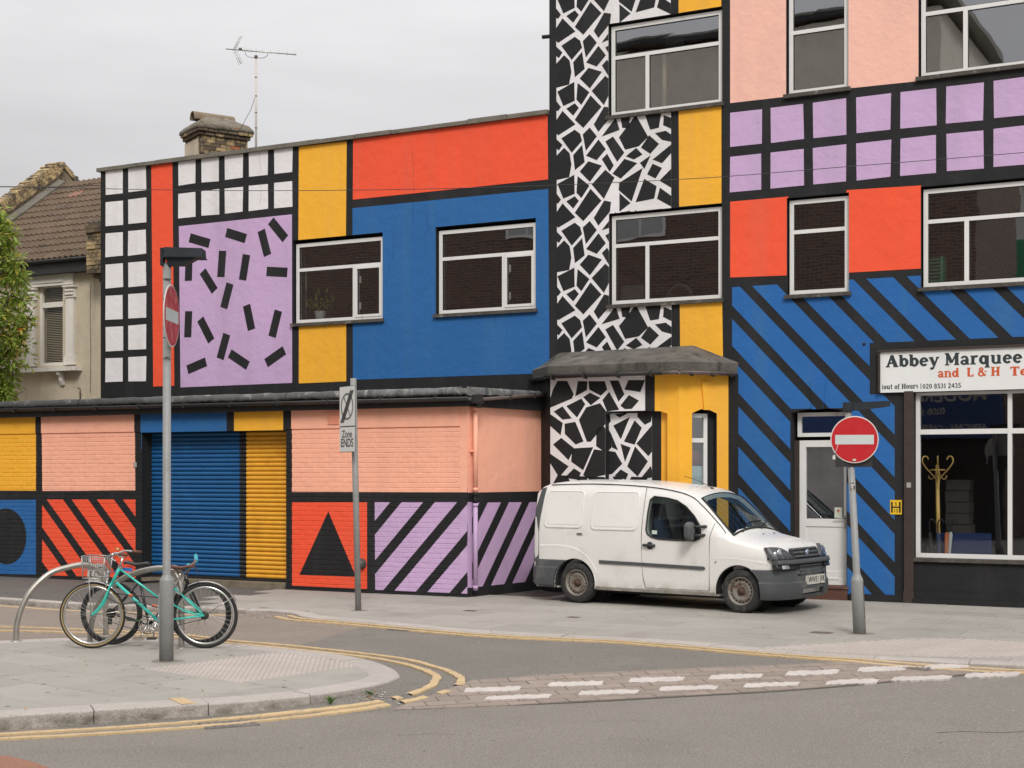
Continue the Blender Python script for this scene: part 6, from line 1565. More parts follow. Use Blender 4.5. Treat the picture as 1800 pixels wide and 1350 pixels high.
pp = [on2(y)+Vector((x, -0.062 if x < 0.04 else -0.045, 0)) for x, y in ((0.008, 1030), (0.022, 1022), (0.048, 1020), (0.056, 1030), (0.056, 1085), (0.040, 1096), (0.018, 1088), (0.010, 1070), (0.008, 1030))]
b.tube(pp, 0.004, 5, cap=False); b.build('access_door_seam', mat('rust_seam', (0.12, 0.07, 0.045), rough=0.9), p2)
cs2 = on2(773)+Vector(((1503-1497)*k2, -0.07, 0)); los2 = Vector((cs2.x, cs2.y, 0)).normalized()
d2 = disc_sign(cs2, -los2*0.995+Vector((0.05, 0, 0)), 41.3*k2, p2)
b = MB(); b.box(cs2+Vector((0.0, 0.035, -0.20)), (0.42, 0.008, 0.22)); b.build('backing_plate', BLKPL, p2)
b = MB(); b.box(cs2+Vector((-0.005, -0.012, -41.3*k2*0.86)), (0.035, 0.004, 0.022)); b.build('sticker', mat('pale_sticker', (0.5, 0.58, 0.54)), p2)
b = MB(); c = on2(853); b.box(c+Vector((0.0, -6.3*k2, 0)), (0.05, 0.004, 0.10)); b.build('peeled_sticker', mat('torn_paper', (0.5, 0.48, 0.46), rough=0.8, speck=(0.06, 0.05, 0.05), speckscale=50, specklo=0.5), p2)
b = MB(); c = cs2+Vector((-0.22, 0.03, -0.18)); b.tube([cs2+Vector((-0.17, 0.02, -0.02)), c+Vector((0.01, 0, 0.03)), c], 0.003, 4); b.box(c+Vector((-0.005, 0, -0.02)), (0.03, 0.004, 0.045)); b.build('cable_tag', mat('tag_white', (0.6, 0.58, 0.56)), p2)
b = MB(); b.tube([cs2+Vector((0, 0.066, 0.05)), cs2+Vector((0, 0.0, 0.05))], 0.014, 6); b.build('bracket', STEEL, p2)
zl = lev(0, 717, Y2); a_ = on2(717)
b = MB(); x0_, x1_ = a_.x-0.045, a_.x+(1562-1491)*k2
b.hexa([(x0_, a_.y-0.06, zl-0.035), (x0_+0.09, a_.y-0.06, zl-0.035), (x0_+0.09, a_.y+0.06, zl-0.035), (x0_, a_.y+0.06, zl-0.035), (x0_, a_.y-0.06, zl+0.062), (x0_+0.09, a_.y-0.06, zl+0.060), (x0_+0.09, a_.y+0.06, zl+0.060), (x0_, a_.y+0.06, zl+0.062)])
b.hexa([(x0_+0.091, a_.y-0.07, zl-0.035), (x1_-0.06, a_.y-0.09, zl+0.005), (x1_-0.06, a_.y+0.09, zl+0.005), (x0_+0.091, a_.y+0.07, zl-0.035), (x0_+0.091, a_.y-0.07, zl+0.058), (x1_-0.06, a_.y-0.09, zl+0.075), (x1_-0.06, a_.y+0.09, zl+0.075), (x0_+0.091, a_.y+0.07, zl+0.058)])
b.hexa([(x1_-0.059, a_.y-0.09, zl+0.005), (x1_, a_.y-0.085, zl+0.015), (x1_, a_.y+0.085, zl+0.015), (x1_-0.059, a_.y+0.09, zl+0.005), (x1_-0.059, a_.y-0.09, zl+0.075), (x1_, a_.y-0.085, zl+0.072), (x1_, a_.y+0.085, zl+0.072), (x1_-0.059, a_.y+0.09, zl+0.075)])
b.build('lamp_head', LAMPM, p2)
# --- zone post
c3 = gp(630, 1073); t3 = Vector((c3[0], c3[1], 0)); Y3 = c3[1]; k3 = Y3/FP
p3 = thing('zone_sign_post', 'thin leaning grey pole with white zone ends plates in front of the peach garage wall', 'sign post', t3)
top3 = Vector((t3.x-(630-621)*k3, t3.y, lev(0, 665, Y3)))
b = MB(); b.tube([t3+Vector((0, 0, -0.04)), top3], 5.4*k3, 16); b.build('post', GALV, p3)
# plates: turned, 26 px wide, 115 px high
on3 = lambda y: t3.lerp(top3, lev(0, y, Y3)/top3.z)
ps = on3(737)+Vector(((613.5-624.5)*k3, -0.07, 0)); ph = 57*k3; losz = Vector((ps.x, ps.y, 0)).normalized()
wpl = 0.215; th = math.acos(26.0*k3/(2*wpl)*1.0); pn = (-losz*math.cos(th) - Vector((losz.y, -losz.x, 0))*math.sin(th)); pr_ = UP.cross(pn).normalized()
def plate(z0, z1, m, e, nm, parent, w=wpl): 
    b = MB(); b.hexa([ps+pr_*x+UP*z+pn*k for k in (e, e+0.004) for x, z in ((-w, z0), (w, z0), (w, z1), (-w, z1))]); return b.build(nm, m, parent)
zm = ph - 70*k3
GR = mat('sign_grey', (0.16, 0.16, 0.155), rough=0.5)
pa = plate(zm+0.008, ph, PWH, 0, 'upper_plate', p3); pb = plate(-ph, zm-0.008, PWH, 0, 'lower_plate', p3)
plate(-ph-0.006, ph+0.006, PK, -0.004, 'plate_border', p3, wpl+0.006)
cc = ps+UP*((ph+zm)/2)+pn*0.005
b = MB(); rr = 0.18; b.grid([[cc+pr_*(math.cos(t)*r)+UP*(math.sin(t)*r) for r in (rr-0.03, rr)] for t in (2*math.pi*i/40 for i in range(41))], 0, False)
def bar(b, o, ang, L_, w_, e): d = pr_*math.cos(ang)+UP*math.sin(ang); n_ = pr_*(-math.sin(ang))+UP*math.cos(ang); b.face([o+d*(-L_)+n_*(-w_)+pn*e, o+d*L_+n_*(-w_)+pn*e, o+d*L_+n_*w_+pn*e, o+d*(-L_)+n_*w_+pn*e])
bar(b, cc, D2R(-55), rr-0.02, 0.012, 0.0004); bar(b, cc, D2R(55), rr-0.02, 0.012, 0.0008); b.build('ring_symbol', GR, pa, recalc=False)
b = MB()
for k in range(5): bar(b, cc+pr_*((k-2)*0.022), D2R(56), 0.255, 0.0065, 0.0013+k*0.0001)
b.build('diagonal_bars', PK, pa, recalc=False)
b = MB(); cl_ = ps+UP*((-ph+zm)/2)+pn*0.0052; flat_text(b, 'Zone', cl_+UP*0.062, pr_, UP, 0.135, bold=0.002, sx=1.0); flat_text(b, 'ENDS', cl_-UP*0.055, pr_, UP, 0.155, bold=0.003, sx=0.93); b.build('lettering', PK, pb, recalc=False)

# ================================================================== CYCLE STANDS
def gpt(px, py): g_ = gp(px, py); return Vector((g_[0], g_[1], 0))
def vert(px, py, Y): return Vector(((px-HX)/FP*Y, Y, EYE-(py-HY)/FP*Y))
def stand(pxs, ya, yb, label, disc_px):
    """curved hoop: pixel outline on the vertical plane through the two feet (ground pixels pxs[0] and pxs[-1])"""
    A, B = gpt(*pxs[0]), gpt(*pxs[-1]); d = (B-A).normalized()
    def on(px, py):                           # intersect the ray with the vertical plane through A, B
        a = (px-HX)/FP; s = (A.y*a - A.x)/(d.x - d.y*a); P = A+d*s; return Vector((P.x, P.y, EYE-(py-HY)/FP*P.y))
    pts = [on(*p) for p in pxs]; pts[0].z = -0.03; pts[-1].z = -0.03
    root = thing('cycle_stand', label, 'cycle stand', (A+B)/2, 'curved steel cycle stands on the island')
    b = MB(); b.tube(catmull([tuple(p) for p in pts], 8), 0.031, 14); b.build('hoop', STEEL, root)
    for P in (A, B): b = MB(); b.lathe(P+Vector((0, 0, 0.001)), UP, [(0.062, 0), (0.060, 0.006), (0.03, 0.008)], 20); b.build('foot_plate', STEEL, root)
    c = on(*disc_px); n = Vector((d.y, -d.x, 0)); 
    b = MB(); b.lathe(c, n, [(0, -0.003), (0.125, -0.003), (0.125, 0.003), (0, 0.003)], 28, smooth=False); pl_ = b.build('roundel', mat('steel_roundel', (0.50, 0.47, 0.44), rough=0.5, metal=0.2), root)
    b = MB(); b.torus(c+n*0.004, n, 0.085, 0.006, 28, 5); b.torus(c+n*0.004, n, 0.045, 0.005, 24, 5); b.build('roundel_marking', mat('etched_mark', (0.16, 0.14, 0.14), rough=0.6), pl_)
stand([(28, 1127), (31, 1090), (50, 1045), (85, 1010), (120, 997), (150, 993), (172, 1002), (184, 1030), (186, 1070), (186, 1118)], 0, 0, 'curved stainless cycle stand, leftmost on the island, with the basket bicycle against its end', (173, 1010))
stand([(158, 1131), (162, 1090), (182, 1048), (215, 1018), (250, 1004), (285, 999), (308, 1008), (318, 1035), (319, 1080), (319, 1139)], 0, 0, 'curved stainless cycle stand nearer the lamp post, behind the turquoise bicycle', (305, 1014))

# ================================================================== BICYCLES
CHROME = mat('worn_chrome_bright', (0.60, 0.59, 0.57), rough=0.25, metal=0.9, var=0.1)
SPOKE = mat('spoke_steel', (0.50, 0.50, 0.48), rough=0.35, metal=0.8)
TEAL = mat('turquoise_frame_paint', (0.045, 0.56, 0.46), rough=0.3, var=0.03, coat=0.5)
BTYRE = mat('bicycle_tyre_black', (0.022, 0.022, 0.022), rough=0.8, var=0.2); GUMW = mat('gum_wall', (0.45, 0.32, 0.14), rough=0.7)
BROWNL = mat('brown_leather', (0.12, 0.045, 0.025), rough=0.5, var=0.15); BLKF = mat('black_frame_paint', (0.02, 0.02, 0.023), rough=0.35, coat=0.3, var=0.1, speck=(0.45, 0.42, 0.38), speckscale=45, specklo=0.66)
BLUEG = mat('blue_rubber_grip', (0.03, 0.38, 0.50), rough=0.5); ORG = mat('orange_sleeve', (0.75, 0.13, 0.05), rough=0.5)
class Bike:
    def __init__(s, A, B, lean): s.A = Vector(A); s.d = (Vector(B)-s.A).normalized(); s.n = Vector((s.d.y, -s.d.x, 0)); s.lean = lean
    def p(s, x, z, y=0.0):                    # x along, z up, y out of the plane towards the camera
        q = s.A + s.d*x + s.n*y + UP*z; return q + s.n*(s.lean*z)
    def from_px(s, px, py, y=0.0):            # pixel -> (x,z) in the bike plane
        a = (px-HX)/FP
        A = s.A+s.n*y
        x = (A.y*a-A.x)/(s.d.x-s.d.y*a); Y = A.y+s.d.y*x
        return (x, EYE-(py-HY)/FP*Y)
def bwheel(bk, root, x, R, gum=False, rimm=None, turn=0.0):
    c = bk.p(x, R); ax = (bk.n*1.0 - UP*bk.lean*0).normalized()
    if turn: ax = Matrix.Rotation(turn, 3, 'Z') @ ax
    b = MB(); b.torus(c, ax, R-0.018, 0.018, 56, 8)
    o = b.build('wheel', BTYRE, root)
    if gum:
        b = MB()
        for s in (-1, 1): b.torus(c+ax*s*0.012, ax, R-0.026, 0.007, 56, 5)
        b.build('tyre_wall', GUMW, o)
    b = MB(); b.lathe(c, ax, [(R-0.034, -0.011), (R-0.036, 0.011), (R-0.056, 0.008), (R-0.060, 0), (R-0.056, -0.008), (R-0.034, -0.011)], 56); b.build('rim', rimm or CHROME, o)
    b = MB(); b.lathe(c, ax, [(0.008, -0.055), (0.022, -0.035), (0.022, -0.028), (0.014, -0.02), (0.014, 0.02), (0.022, 0.028), (0.022, 0.035), (0.008, 0.055)], 14); b.build('hub', CHROME, o)
    a = ax.orthogonal().normalized(); e = ax.cross(a); b = MB(); n = 32
    for k in range(n):
        t = 2*math.pi*k/n; sg = 1 if k % 2 else -1; t2_ = t + (0.9 if (k//2) % 2 else -0.9)
        b.tube([c+ax*sg*0.030+(a*math.cos(t2_)+e*math.sin(t2_))*0.02, c+(a*math.cos(t)+e*math.sin(t))*(R-0.056)], 0.0013, 4, cap=False)
    b.build('spokes', SPOKE, o)
    return o
def mudguard(bk, root, x, R, a0, a1, m):
    rows = []
    for k in range(25):
        t = D2R(a0+(a1-a0)*k/24); rr = R+0.014
        rows.append([bk.p(x+math.cos(t)*(rr-abs(w)*0.35), R+math.sin(t)*(rr-abs(w)*0.35), w) for w in (-0.026, -0.014, 0, 0.014, 0.026)])
    b = MB(); b.grid(rows, 0, True); return b.build('mudguard', m, root, recalc=False)
def saddle(bk, root, x, z, m, L_=0.27, flip=1):
    prof_ = [(0.0, 0.012, 0.03), (0.03, 0.022, 0.045), (0.10, 0.026, 0.035), (0.16, 0.045, 0.03), (0.21, 0.070, 0.045), (0.25, 0.078, 0.055), (0.275, 0.06, 0.05)]
    rows = []
    for (dx, hw_, dz) in prof_:
        rows.append([bk.p(x+flip*(dx-0.15), z+dz-0.03+(0.012*math.cos(t) if math.sin(t) >= 0 else 0.012*math.cos(t))*0+ (0.018*max(0, math.sin(t)) - 0.02*max(0, -math.sin(t))), hw_*math.cos(t)) for t in (2*math.pi*i/14 for i in range(14))])
    b = MB(); b.grid(rows, 0, True, closed_u=True, cap=True); b.tube([bk.p(x-flip*0.1, z-0.02, 0.02), bk.p(x, z-0.045, 0.02), bk.p(x+flip*0.09, z-0.015, 0.03)], 0.004, 5); return b.build('saddle', m, root)
# turquoise bicycle
fwg, rwg = gpt(163, 1139.5), gpt(361, 1139.5)
bk = Bike(fwg, rwg, 0.02)
bike = thing('bicycle', 'turquoise step-through bicycle with wire front basket and brown saddle leaning at the island stands', 'bicycle', (fwg+rwg)/2)
F_ = lambda px, py, y=0.0: bk.p(*bk.from_px(px, py, y), y)
WB = (rwg-fwg).length; RW = 0.345
bwheel(bk, bike, 0, RW, gum=True); bwheel(bk, bike, WB, RW-0.004)
fa, ra = bk.p(0, RW), bk.p(WB, RW)
crown, headtop = F_(194, 1030), F_(212, 996); headlow = F_(200, 1020)
bb = F_(277, 1092); st = F_(313, 1021); stlow = F_(306, 1036); downs = F_(205, 1024); tops = F_(211, 1000)
b = MB()
b.tube([F_(197, 1026), headtop], 0.018, 12); b.tube([downs, F_(277, 1090)], 0.0165, 10); b.tube([tops, F_(292, 1060)], 0.011, 8); b.tube([bb, stlow], 0.015, 10)
for s in (-1, 1):
    b.tube([F_(308, 1034)+bk.n*s*0.012, ra+bk.n*s*0.06], 0.0085, 8); b.tube([F_(285, 1052)+bk.n*s*0.012, F_(330, 1075)+bk.n*s*0.05, ra+bk.n*s*0.06], 0.0075, 8); b.tube([bb+bk.n*s*0.02, ra+bk.n*s*0.06], 0.009, 8)
b.lathe(bb-bk.n*0.035, bk.n, [(0.022, 0), (0.022, 0.07)], 14, cap=True)
b.build('frame', TEAL, bike)
b = MB()
for s in (-1, 1): b.tube(catmull([tuple(F_(197, 1026)+bk.n*s*0.03), tuple(F_(187, 1050)+bk.n*s*0.045), tuple(F_(177, 1067)+bk.n*s*0.05), tuple(fa+bk.n*s*0.052)], 5), 0.0105, 8)
b.tube([F_(197, 1026)+bk.n*0.034, F_(197, 1026)-bk.n*0.034], 0.014, 8); b.build('fork', TEAL, bike)
b = MB(); b.tube([headtop, F_(213, 990), F_(217, 980)], 0.012, 8); b.tube([F_(217, 981), F_(209, 975), F_(204, 974)], 0.011, 8); b.lathe(headtop, (headtop-headlow).normalized(), [(0.02, -0.012), (0.023, 0), (0.02, 0.012)], 12)
hb = [F_(225, 972)+bk.n*0.27, F_(212, 970)+bk.n*0.20, F_(204, 974)+bk.n*0.07, F_(203, 974), F_(204, 974)-bk.n*0.07, F_(212, 970)-bk.n*0.20, F_(225, 972)-bk.n*0.27]
b.tube(catmull([tuple(p) for p in hb], 5), 0.0105, 8)
for s in (-1, 1): b.tube([F_(209, 972)+bk.n*s*0.16, F_(203, 980)+bk.n*s*0.15, F_(213, 984)+bk.n*s*0.20], 0.006, 5); b.tube([F_(209, 972)+bk.n*s*0.17, F_(202, 975)+bk.n*s*0.16], 0.014, 6)
b.build('handlebar', CHROME, bike)
for s in (-1, 1): b = MB(); b.tube([F_(222, 971.5)+bk.n*s*0.255, F_(237, 973)+bk.n*s*0.30], 0.016, 10); b.build('grip', BROWNL, bike)
b = MB(); b.lathe(F_(212, 966)+bk.n*0.1, UP, [(0.022, 0), (0.024, 0.008), (0.016, 0.02), (0, 0.024)], 14); b.build('bell', mat('brass_bell', (0.45, 0.32, 0.12), rough=0.35, metal=0.8), bike)
b = MB(); b.tube([stlow, F_(316, 1014), F_(318, 1005)], 0.012, 8); b.build('seat_post', CHROME, bike)
sx_, sz_ = bk.from_px(320, 1000); saddle(bk, bike, sx_, sz_+0.01, BROWNL)
mudguard(bk, bike, WB, RW, 25, 120, CHROME); mudguard(bk, bike, 0, RW, 40, 100, CHROME)
b = MB()
for s in (-1, 1): b.tube([ra+bk.n*s*0.055, bk.p(WB+(RW+.012)*math.cos(D2R(33)), RW+(RW+.012)*math.sin(D2R(33)), s*0.024)], 0.003, 5); b.tube([fa+bk.n*s*0.055, bk.p((RW+.012)*math.cos(D2R(8)), RW+(RW+.012)*math.sin(D2R(8)), s*0.024)], 0.003, 5)
b.build('mudguard_stay', CHROME, bike)
# crank, chainring, pedals, chain
b = MB(); b.torus(bb+bk.n*0.045, bk.n, 0.088, 0.005, 32, 5); 
for k in range(5): t = 2*math.pi*k/5; b.tube([bb+bk.n*0.045, bb+bk.n*0.045+(bk.d*math.cos(t)+UP*math.sin(t))*0.085], 0.006, 5)
b.tube([bb+bk.n*0.06, bb+bk.n*0.065-bk.d*0.03-UP*0.165], 0.009, 6); b.tube([bb-bk.n*0.06, bb-bk.n*0.065+bk.d*0.03+UP*0.165], 0.009, 6); b.build('crank', CHROME, bike)
b = MB(); b.tube([bb+bk.n*0.05+UP*0.088, ra+bk.n*0.04+UP*0.035], 0.004, 5); b.tube([bb+bk.n*0.05-UP*0.088, ra+bk.n*0.04-UP*0.035], 0.004, 5)
pd = bb+bk.n*0.12-bk.d*0.03-UP*0.165; b.box(pd, (0.09, 0.07, 0.02), 0, math.atan2(bk.d.y, bk.d.x)); pd = bb-bk.n*0.12+bk.d*0.03+UP*0.165; b.box(pd, (0.09, 0.07, 0.02), 0, math.atan2(bk.d.y, bk.d.x))
b.lathe(ra+bk.n*0.03, bk.n, [(0.045, 0), (0.045, 0.004), (0.03, 0.02)], 20, cap=True); b.build('chain_and_pedals', mat('oily_metal', (0.06, 0.055, 0.05), rough=0.5, metal=0.6), bike)
# basket: wire box in front of the bars with support struts
b = MB()
BX = [bk.from_px(152, 976), bk.from_px(192, 979), bk.from_px(186, 1016), bk.from_px(153, 1015)]
hwB = 0.15
def bp_(u, v, y): 
    a = [BX[0][k]+(BX[1][k]-BX[0][k])*u for k in (0, 1)]; c = [BX[3][k]+(BX[2][k]-BX[3][k])*u for k in (0, 1)]; return bk.p(a[0]+(c[0]-a[0])*v, a[1]+(c[1]-a[1])*v, y)
for s in (-1, 1):
    b.tube([bp_(0, 0, s*hwB), bp_(1, 0, s*hwB)], 0.005, 6); b.tube([bp_(0, 1, s*hwB*.9), bp_(1, 1, s*hwB*.9)], 0.008, 6)
    for e in (0, 1): b.tube([bp_(e, 0, s*hwB), bp_(e, 1, s*hwB*.9)], 0.008, 6)
    for k in range(1, 10): b.tube([bp_(k/10, 0, s*hwB), bp_(k/10, 0.62 if 1 else 1, s*hwB)], 0.0022, 4)
    for v in (0.10, 0.62): b.tube([bp_(0, v, s*hwB), bp_(1, v, s*hwB)], 0.0025, 4)
for e in (0, 1):
    for v in (0, 0.62, 1): b.tube([bp_(e, v, -hwB), bp_(e, v, hwB)], 0.004, 5)
    for k in range(1, 8): b.tube([bp_(e, 0, -hwB+2*hwB*k/8), bp_(e, 0.62, -hwB+2*hwB*k/8)], 0.0022, 4)
for k in range(1, 8): b.tube([bp_(k/8, 0.62, -hwB), bp_(k/8, 0.62, hwB)], 0.0022, 4)
b.build('basket', mat('galvanised_wire', (0.42, 0.41, 0.39), rough=0.4, metal=0.6), bike)
b = MB()
for s in (-1, 1): b.tube([bp_(0.22, 1, s*0.07), fa+bk.n*s*0.058], 0.0065, 6)
b.build('basket_strut', mat('galvanised_wire', (0.42, 0.41, 0.39)), bike)
b = MB(); b.tube(catmull([tuple(F_(203, 976, .06)), tuple(F_(190, 985, .05)), tuple(F_(188, 1005, .04)), tuple(F_(198, 1018, .03))], 6), 0.0025, 5); b.tube(catmull([tuple(F_(206, 976, -.06)), tuple(F_(198, 990, -.02)), tuple(F_(205, 1012, .0)), tuple(F_(215, 1022, 0.02))], 6), 0.0025, 5); b.build('brake_cable', BLKPL, bike)
b = MB(); b.tube([F_(227, 1046, 0.022), F_(234, 1047, 0.024)], 0.014, 8); b.tube([F_(268, 1064, 0.022), F_(276, 1066, 0.024)], 0.014, 8); 
lk = b.build('orange_sleeve', ORG, bike)
b = MB(); b.tube(catmull([tuple(F_(200, 1042, .02)), tuple(F_(228, 1046, .03)), tuple(F_(250, 1048, .04)), tuple(F_(285, 1050, .04))], 6), 0.006, 6); b.tube(catmull([tuple(F_(188, 1050, .05)), tuple(F_(215, 1062, .06)), tuple(F_(240, 1058, .05)), tuple(F_(270, 1065, .04)), tuple(F_(290, 1072, 0.02))], 6), 0.006, 6); b.build('cable_lock', BLKPL, bike)
b = MB(); b.tube([F_(187, 1032, .04), F_(189, 1020, .04)], 0.008, 6); b.tube([F_(190, 1026, -.03), F_(198, 1034, .04)], 0.007, 6); b.tube([F_(309, 1040, .04), F_(318, 1046, .05), F_(311, 1030, .03)], 0.007, 6); b.build('brake_caliper', CHROME, bike)
# black bicycle behind, facing the other way
rg, fg = gpt(198, 1136), gpt(352, 1136.5)
rg = Vector((gp(196, 1137)[0]*1.03, 15.55*1.0+0.0, 0)); Yb = 15.72
rg = Vector(((196-HX)/FP*Yb, Yb, 0)); fg = Vector(((352-HX)/FP*(Yb-0.05), Yb-0.05, 0))
bk2 = Bike(rg, fg, 0.0)
bike2 = thing('bicycle', 'black bicycle with blue grips and black saddle, standing behind the turquoise one', 'bicycle', (rg+fg)/2)
G_ = lambda px, py, y=0.0: bk2.p(*bk2.from_px(px, py, y), y)
WB2 = (fg-rg).length; R2 = 0.335
DKR = mat('dark_rim', (0.06, 0.06, 0.06), rough=0.4, metal=0.5)
bwheel(bk2, bike2, 0, R2, rimm=DKR); bwheel(bk2, bike2, WB2, R2, rimm=DKR)
ra2, fa2 = bk2.p(0, R2), bk2.p(WB2, R2)
bb2 = G_(262, 1098); sc2 = G_(246, 1022); ht2 = G_(326, 1010); hl2 = G_(330, 1028)
b = MB(); b.tube([bb2, sc2], 0.016, 10); b.tube([G_(247, 1024), G_(327, 1018)], 0.017, 10); b.tube([bb2, hl2], 0.018, 10); b.tube([ht2, hl2], 0.02, 10)
for s in (-1, 1): b.tube([bb2+bk2.n*s*0.02, ra2+bk2.n*s*0.06], 0.009, 6); b.tube([sc2+bk2.n*s*0.015, ra2+bk2.n*s*0.06], 0.008, 6)
b.build('frame', BLKF, bike2)
b = MB()
for s in (-1, 1): b.tube([hl2+bk2.n*s*0.02, hl2.lerp(fa2, 0.2)+bk2.n*s*0.05, fa2+bk2.n*s*0.055], 0.014, 8)
b.tube([hl2+bk2.n*0.05, hl2-bk2.n*0.05], 0.016, 8); b.build('fork', BLKF, bike2)
b = MB(); b.tube([ht2, G_(334, 998), G_(340, 990)], 0.013, 8); 
b.tube(catmull([tuple(G_(331, 982)-bk2.n*0.26), tuple(G_(338, 988)-bk2.n*0.12), tuple(G_(340, 990)), tuple(G_(341, 992)+bk2.n*0.14), tuple(G_(340, 996)+bk2.n*0.24)], 5), 0.011, 8); b.build('handlebar', mat('dull_bronze_bar', (0.28, 0.20, 0.16), rough=0.4, metal=0.4), bike2)
b = MB(); b.tube([G_(340, 991)+bk2.n*0.18, G_(342, 996)+bk2.n*0.31], 0.021, 10); b.build('grip', BLUEG, bike2)
b = MB(); b.tube([G_(338, 988)-bk2.n*0.16, G_(331, 979)-bk2.n*0.30], 0.021, 10); b.build('grip', BLUEG, bike2)
b = MB(); b.tube([G_(341, 990)+bk2.n*0.12, G_(349, 997)+bk2.n*0.14, G_(354, 1003)+bk2.n*0.16], 0.006, 5); b.tube(catmull([tuple(G_(345, 994, .1)), tuple(G_(349, 1012, .1)), tuple(G_(343, 1028, .05)), tuple(G_(334, 1036, 0.03))], 5), 0.003, 5); b.build('brake_lever', BLKPL, bike2)
b = MB(); b.tube([sc2, G_(243, 1005)], 0.013, 8); b.build('seat_post', BLKPL, bike2)
sx2, sz2 = bk2.from_px(240, 994); saddle(bk2, bike2, sx2, sz2+0.01, BLKPL, flip=-1)
b = MB(); b.torus(bb2+bk2.n*0.045, bk2.n, 0.095, 0.006, 32, 5); b.torus(bb2+bk2.n*0.04, bk2.n, 0.07, 0.005, 32, 5)
for k in range(5): t = 2*math.pi*k/5; b.tube([bb2+bk2.n*0.045, bb2+bk2.n*0.045+(bk2.d*math.cos(t)+UP*math.sin(t))*0.09], 0.007, 5)
b.tube([bb2+bk2.n*0.06, bb2+bk2.n*0.07-bk2.d*0.08-UP*0.14], 0.010, 6); b.box(bb2+bk2.n*0.12-bk2.d*0.08-UP*0.14, (0.10, 0.08, 0.025), 0, math.atan2(bk2.d.y, bk2.d.x)); b.build('crank', CHROME, bike2)
b = MB(); b.tube([bb2+bk2.n*0.05+UP*0.09, ra2+bk2.n*0.04+UP*0.04], 0.004, 5); b.tube([bb2+bk2.n*0.05-UP*0.09, ra2+bk2.n*0.04-UP*0.09], 0.004, 5); b.lathe(ra2+bk2.n*0.02, bk2.n, [(0.055, 0), (0.05, 0.012), (0.03, 0.03)], 20, cap=True); b.box(ra2+bk2.n*0.045-UP*0.07, (0.04, 0.02, 0.09)); b.build('chain_and_gears', mat('oily_metal', (0.06, 0.055, 0.05)), bike2)
b = MB(); b.tube([G_(226, 1003, .02), G_(212, 1001, .03), G_(190, 1008, 0.02)], 0.006, 5); b.hexa([G_(x, y, k) for k in (-0.03, 0.03) for x, y in ((216, 997), (233, 999), (231, 1005), (214, 1003))]); b.build('rear_mudguard', mat('blue_plastic_guard', (0.03, 0.18, 0.5), rough=0.4), bike2)
b = MB(); b.hexa([G_(x, y, k) for k in (-0.02, 0.02) for x, y in ((241, 1003), (246, 1003), (246, 1009), (241, 1009))]); b.build('reflector', HY_, bike2)
b = MB(); b.hexa([G_(x, y, k) for k in (0.02, 0.025) for x, y in ((222, 1089), (246, 1090), (246, 1092.5), (222, 1091.5))]); b.build('chainstay_sticker', mat('green_sticker', (0.12, 0.32, 0.06)), bike2)

# ================================================================== TERRACED HOUSE (left)
HD = DM + 0.75                                # its facade plane, metres
HO = DM - HD                                  # negative: set back
def hp(px, py, extra=0.0): return pl(px, py, HO+extra)
house = thing('terraced_house', 'old cream rendered house with brown tiled roof and white pilastered window', 'house', W(-14, 0, HO-2))
CREAM = mat('pebbledash_cream', (0.64, 0.55, 0.42), rough=0.95, var=0.1, vscale=2.5, bump=1.0, bscale=60, streak=((0.46, 0.40, 0.31), 3.5, 0.5, 0.75), speck=(0.48, 0.42, 0.33), speckscale=60, specklo=0.6)
TRIMW = mat('old_white_masonry', (0.74, 0.70, 0.64), rough=0.8, var=0.08, bump=0.4, bscale=20, streak=((0.42, 0.38, 0.32), 4, 0.55, 0.75))
hL, hR = -27.0, UL-0.02
ez = hp(100, 462)[1]                          # eaves height
rz = ez+2.16; rb_ = 3.0
b = MB(); wb0, wb1 = hp(66, 560)[0], hp(111, 560)[0]; wz1, wz0 = hp(90, 498)[1], hp(90, 643)[1]
wall_holes(b, hL, hR, 2.0, ez+0.05, [(wb0, wb1, wz0, wz1)], HO, 0.25)
b.face([W(hR, 2.0, HO), W(hR, ez, HO), W(hR, ez, HO-6), W(hR, 2.0, HO-6)]); b.face([W(hR, ez, HO), W(hR, rz, HO-rb_), W(hR, ez, HO-2*rb_)]); b.build('wall', CREAM, house, recalc=False)
# roof slopes
def rf(u, s, h=0.0): return W(u, ez+0.04+s*math.sin(D2R(35.75))+h*math.cos(D2R(35.75)), HO+0.22-s*math.cos(D2R(35.75))+h*math.sin(D2R(35.75)))
SL = (rb_+0.22)/math.cos(D2R(35.75))
uPar = -20.0                                 # party wall of the next house
TILE = mat('brown_concrete_tile', (0.125, 0.085, 0.054), rough=0.9, var=0.14, vscale=3, bump=0.5, bscale=40, rnd=0.12, col2=(0.085, 0.066, 0.052), c2scale=3.5, speck=(0.34, 0.32, 0.28), speckscale=26, specklo=0.74)
b = MB(); b.face([rf(uPar, 0, -0.03), rf(hR, 0, -0.03), rf(hR, SL, -0.03), rf(uPar, SL, -0.03)]); b.face([W(uPar, rz, HO-rb_), W(hR, rz, HO-rb_), W(hR, ez, HO-2*rb_), W(uPar, ez, HO-2*rb_)]); ro = b.build('roof', mat('roof_underlay', (0.03, 0.025, 0.02)), house, recalc=False)
NR = 13; tl_ = SL/NR; tw = 0.30; tcount = int((hR-uPar)/tw)
tm = MB(); rows = []
prof = [(0.0, 0.022), (0.03, 0.045), (0.06, 0.052), (0.09, 0.045), (0.12, 0.022), (0.15, 0.020), (0.18, 0.045), (0.21, 0.052), (0.24, 0.045), (0.27, 0.022), (0.298, 0.020)]
o0 = rf(uPar, 0)
tm.grid([[rf(uPar+a, -0.004, h-0.030) for a, h in prof], [rf(uPar+a, 0.0, h) for a, h in prof], [rf(uPar+a, tl_+0.04, h-0.026) for a, h in prof]], 0, False)
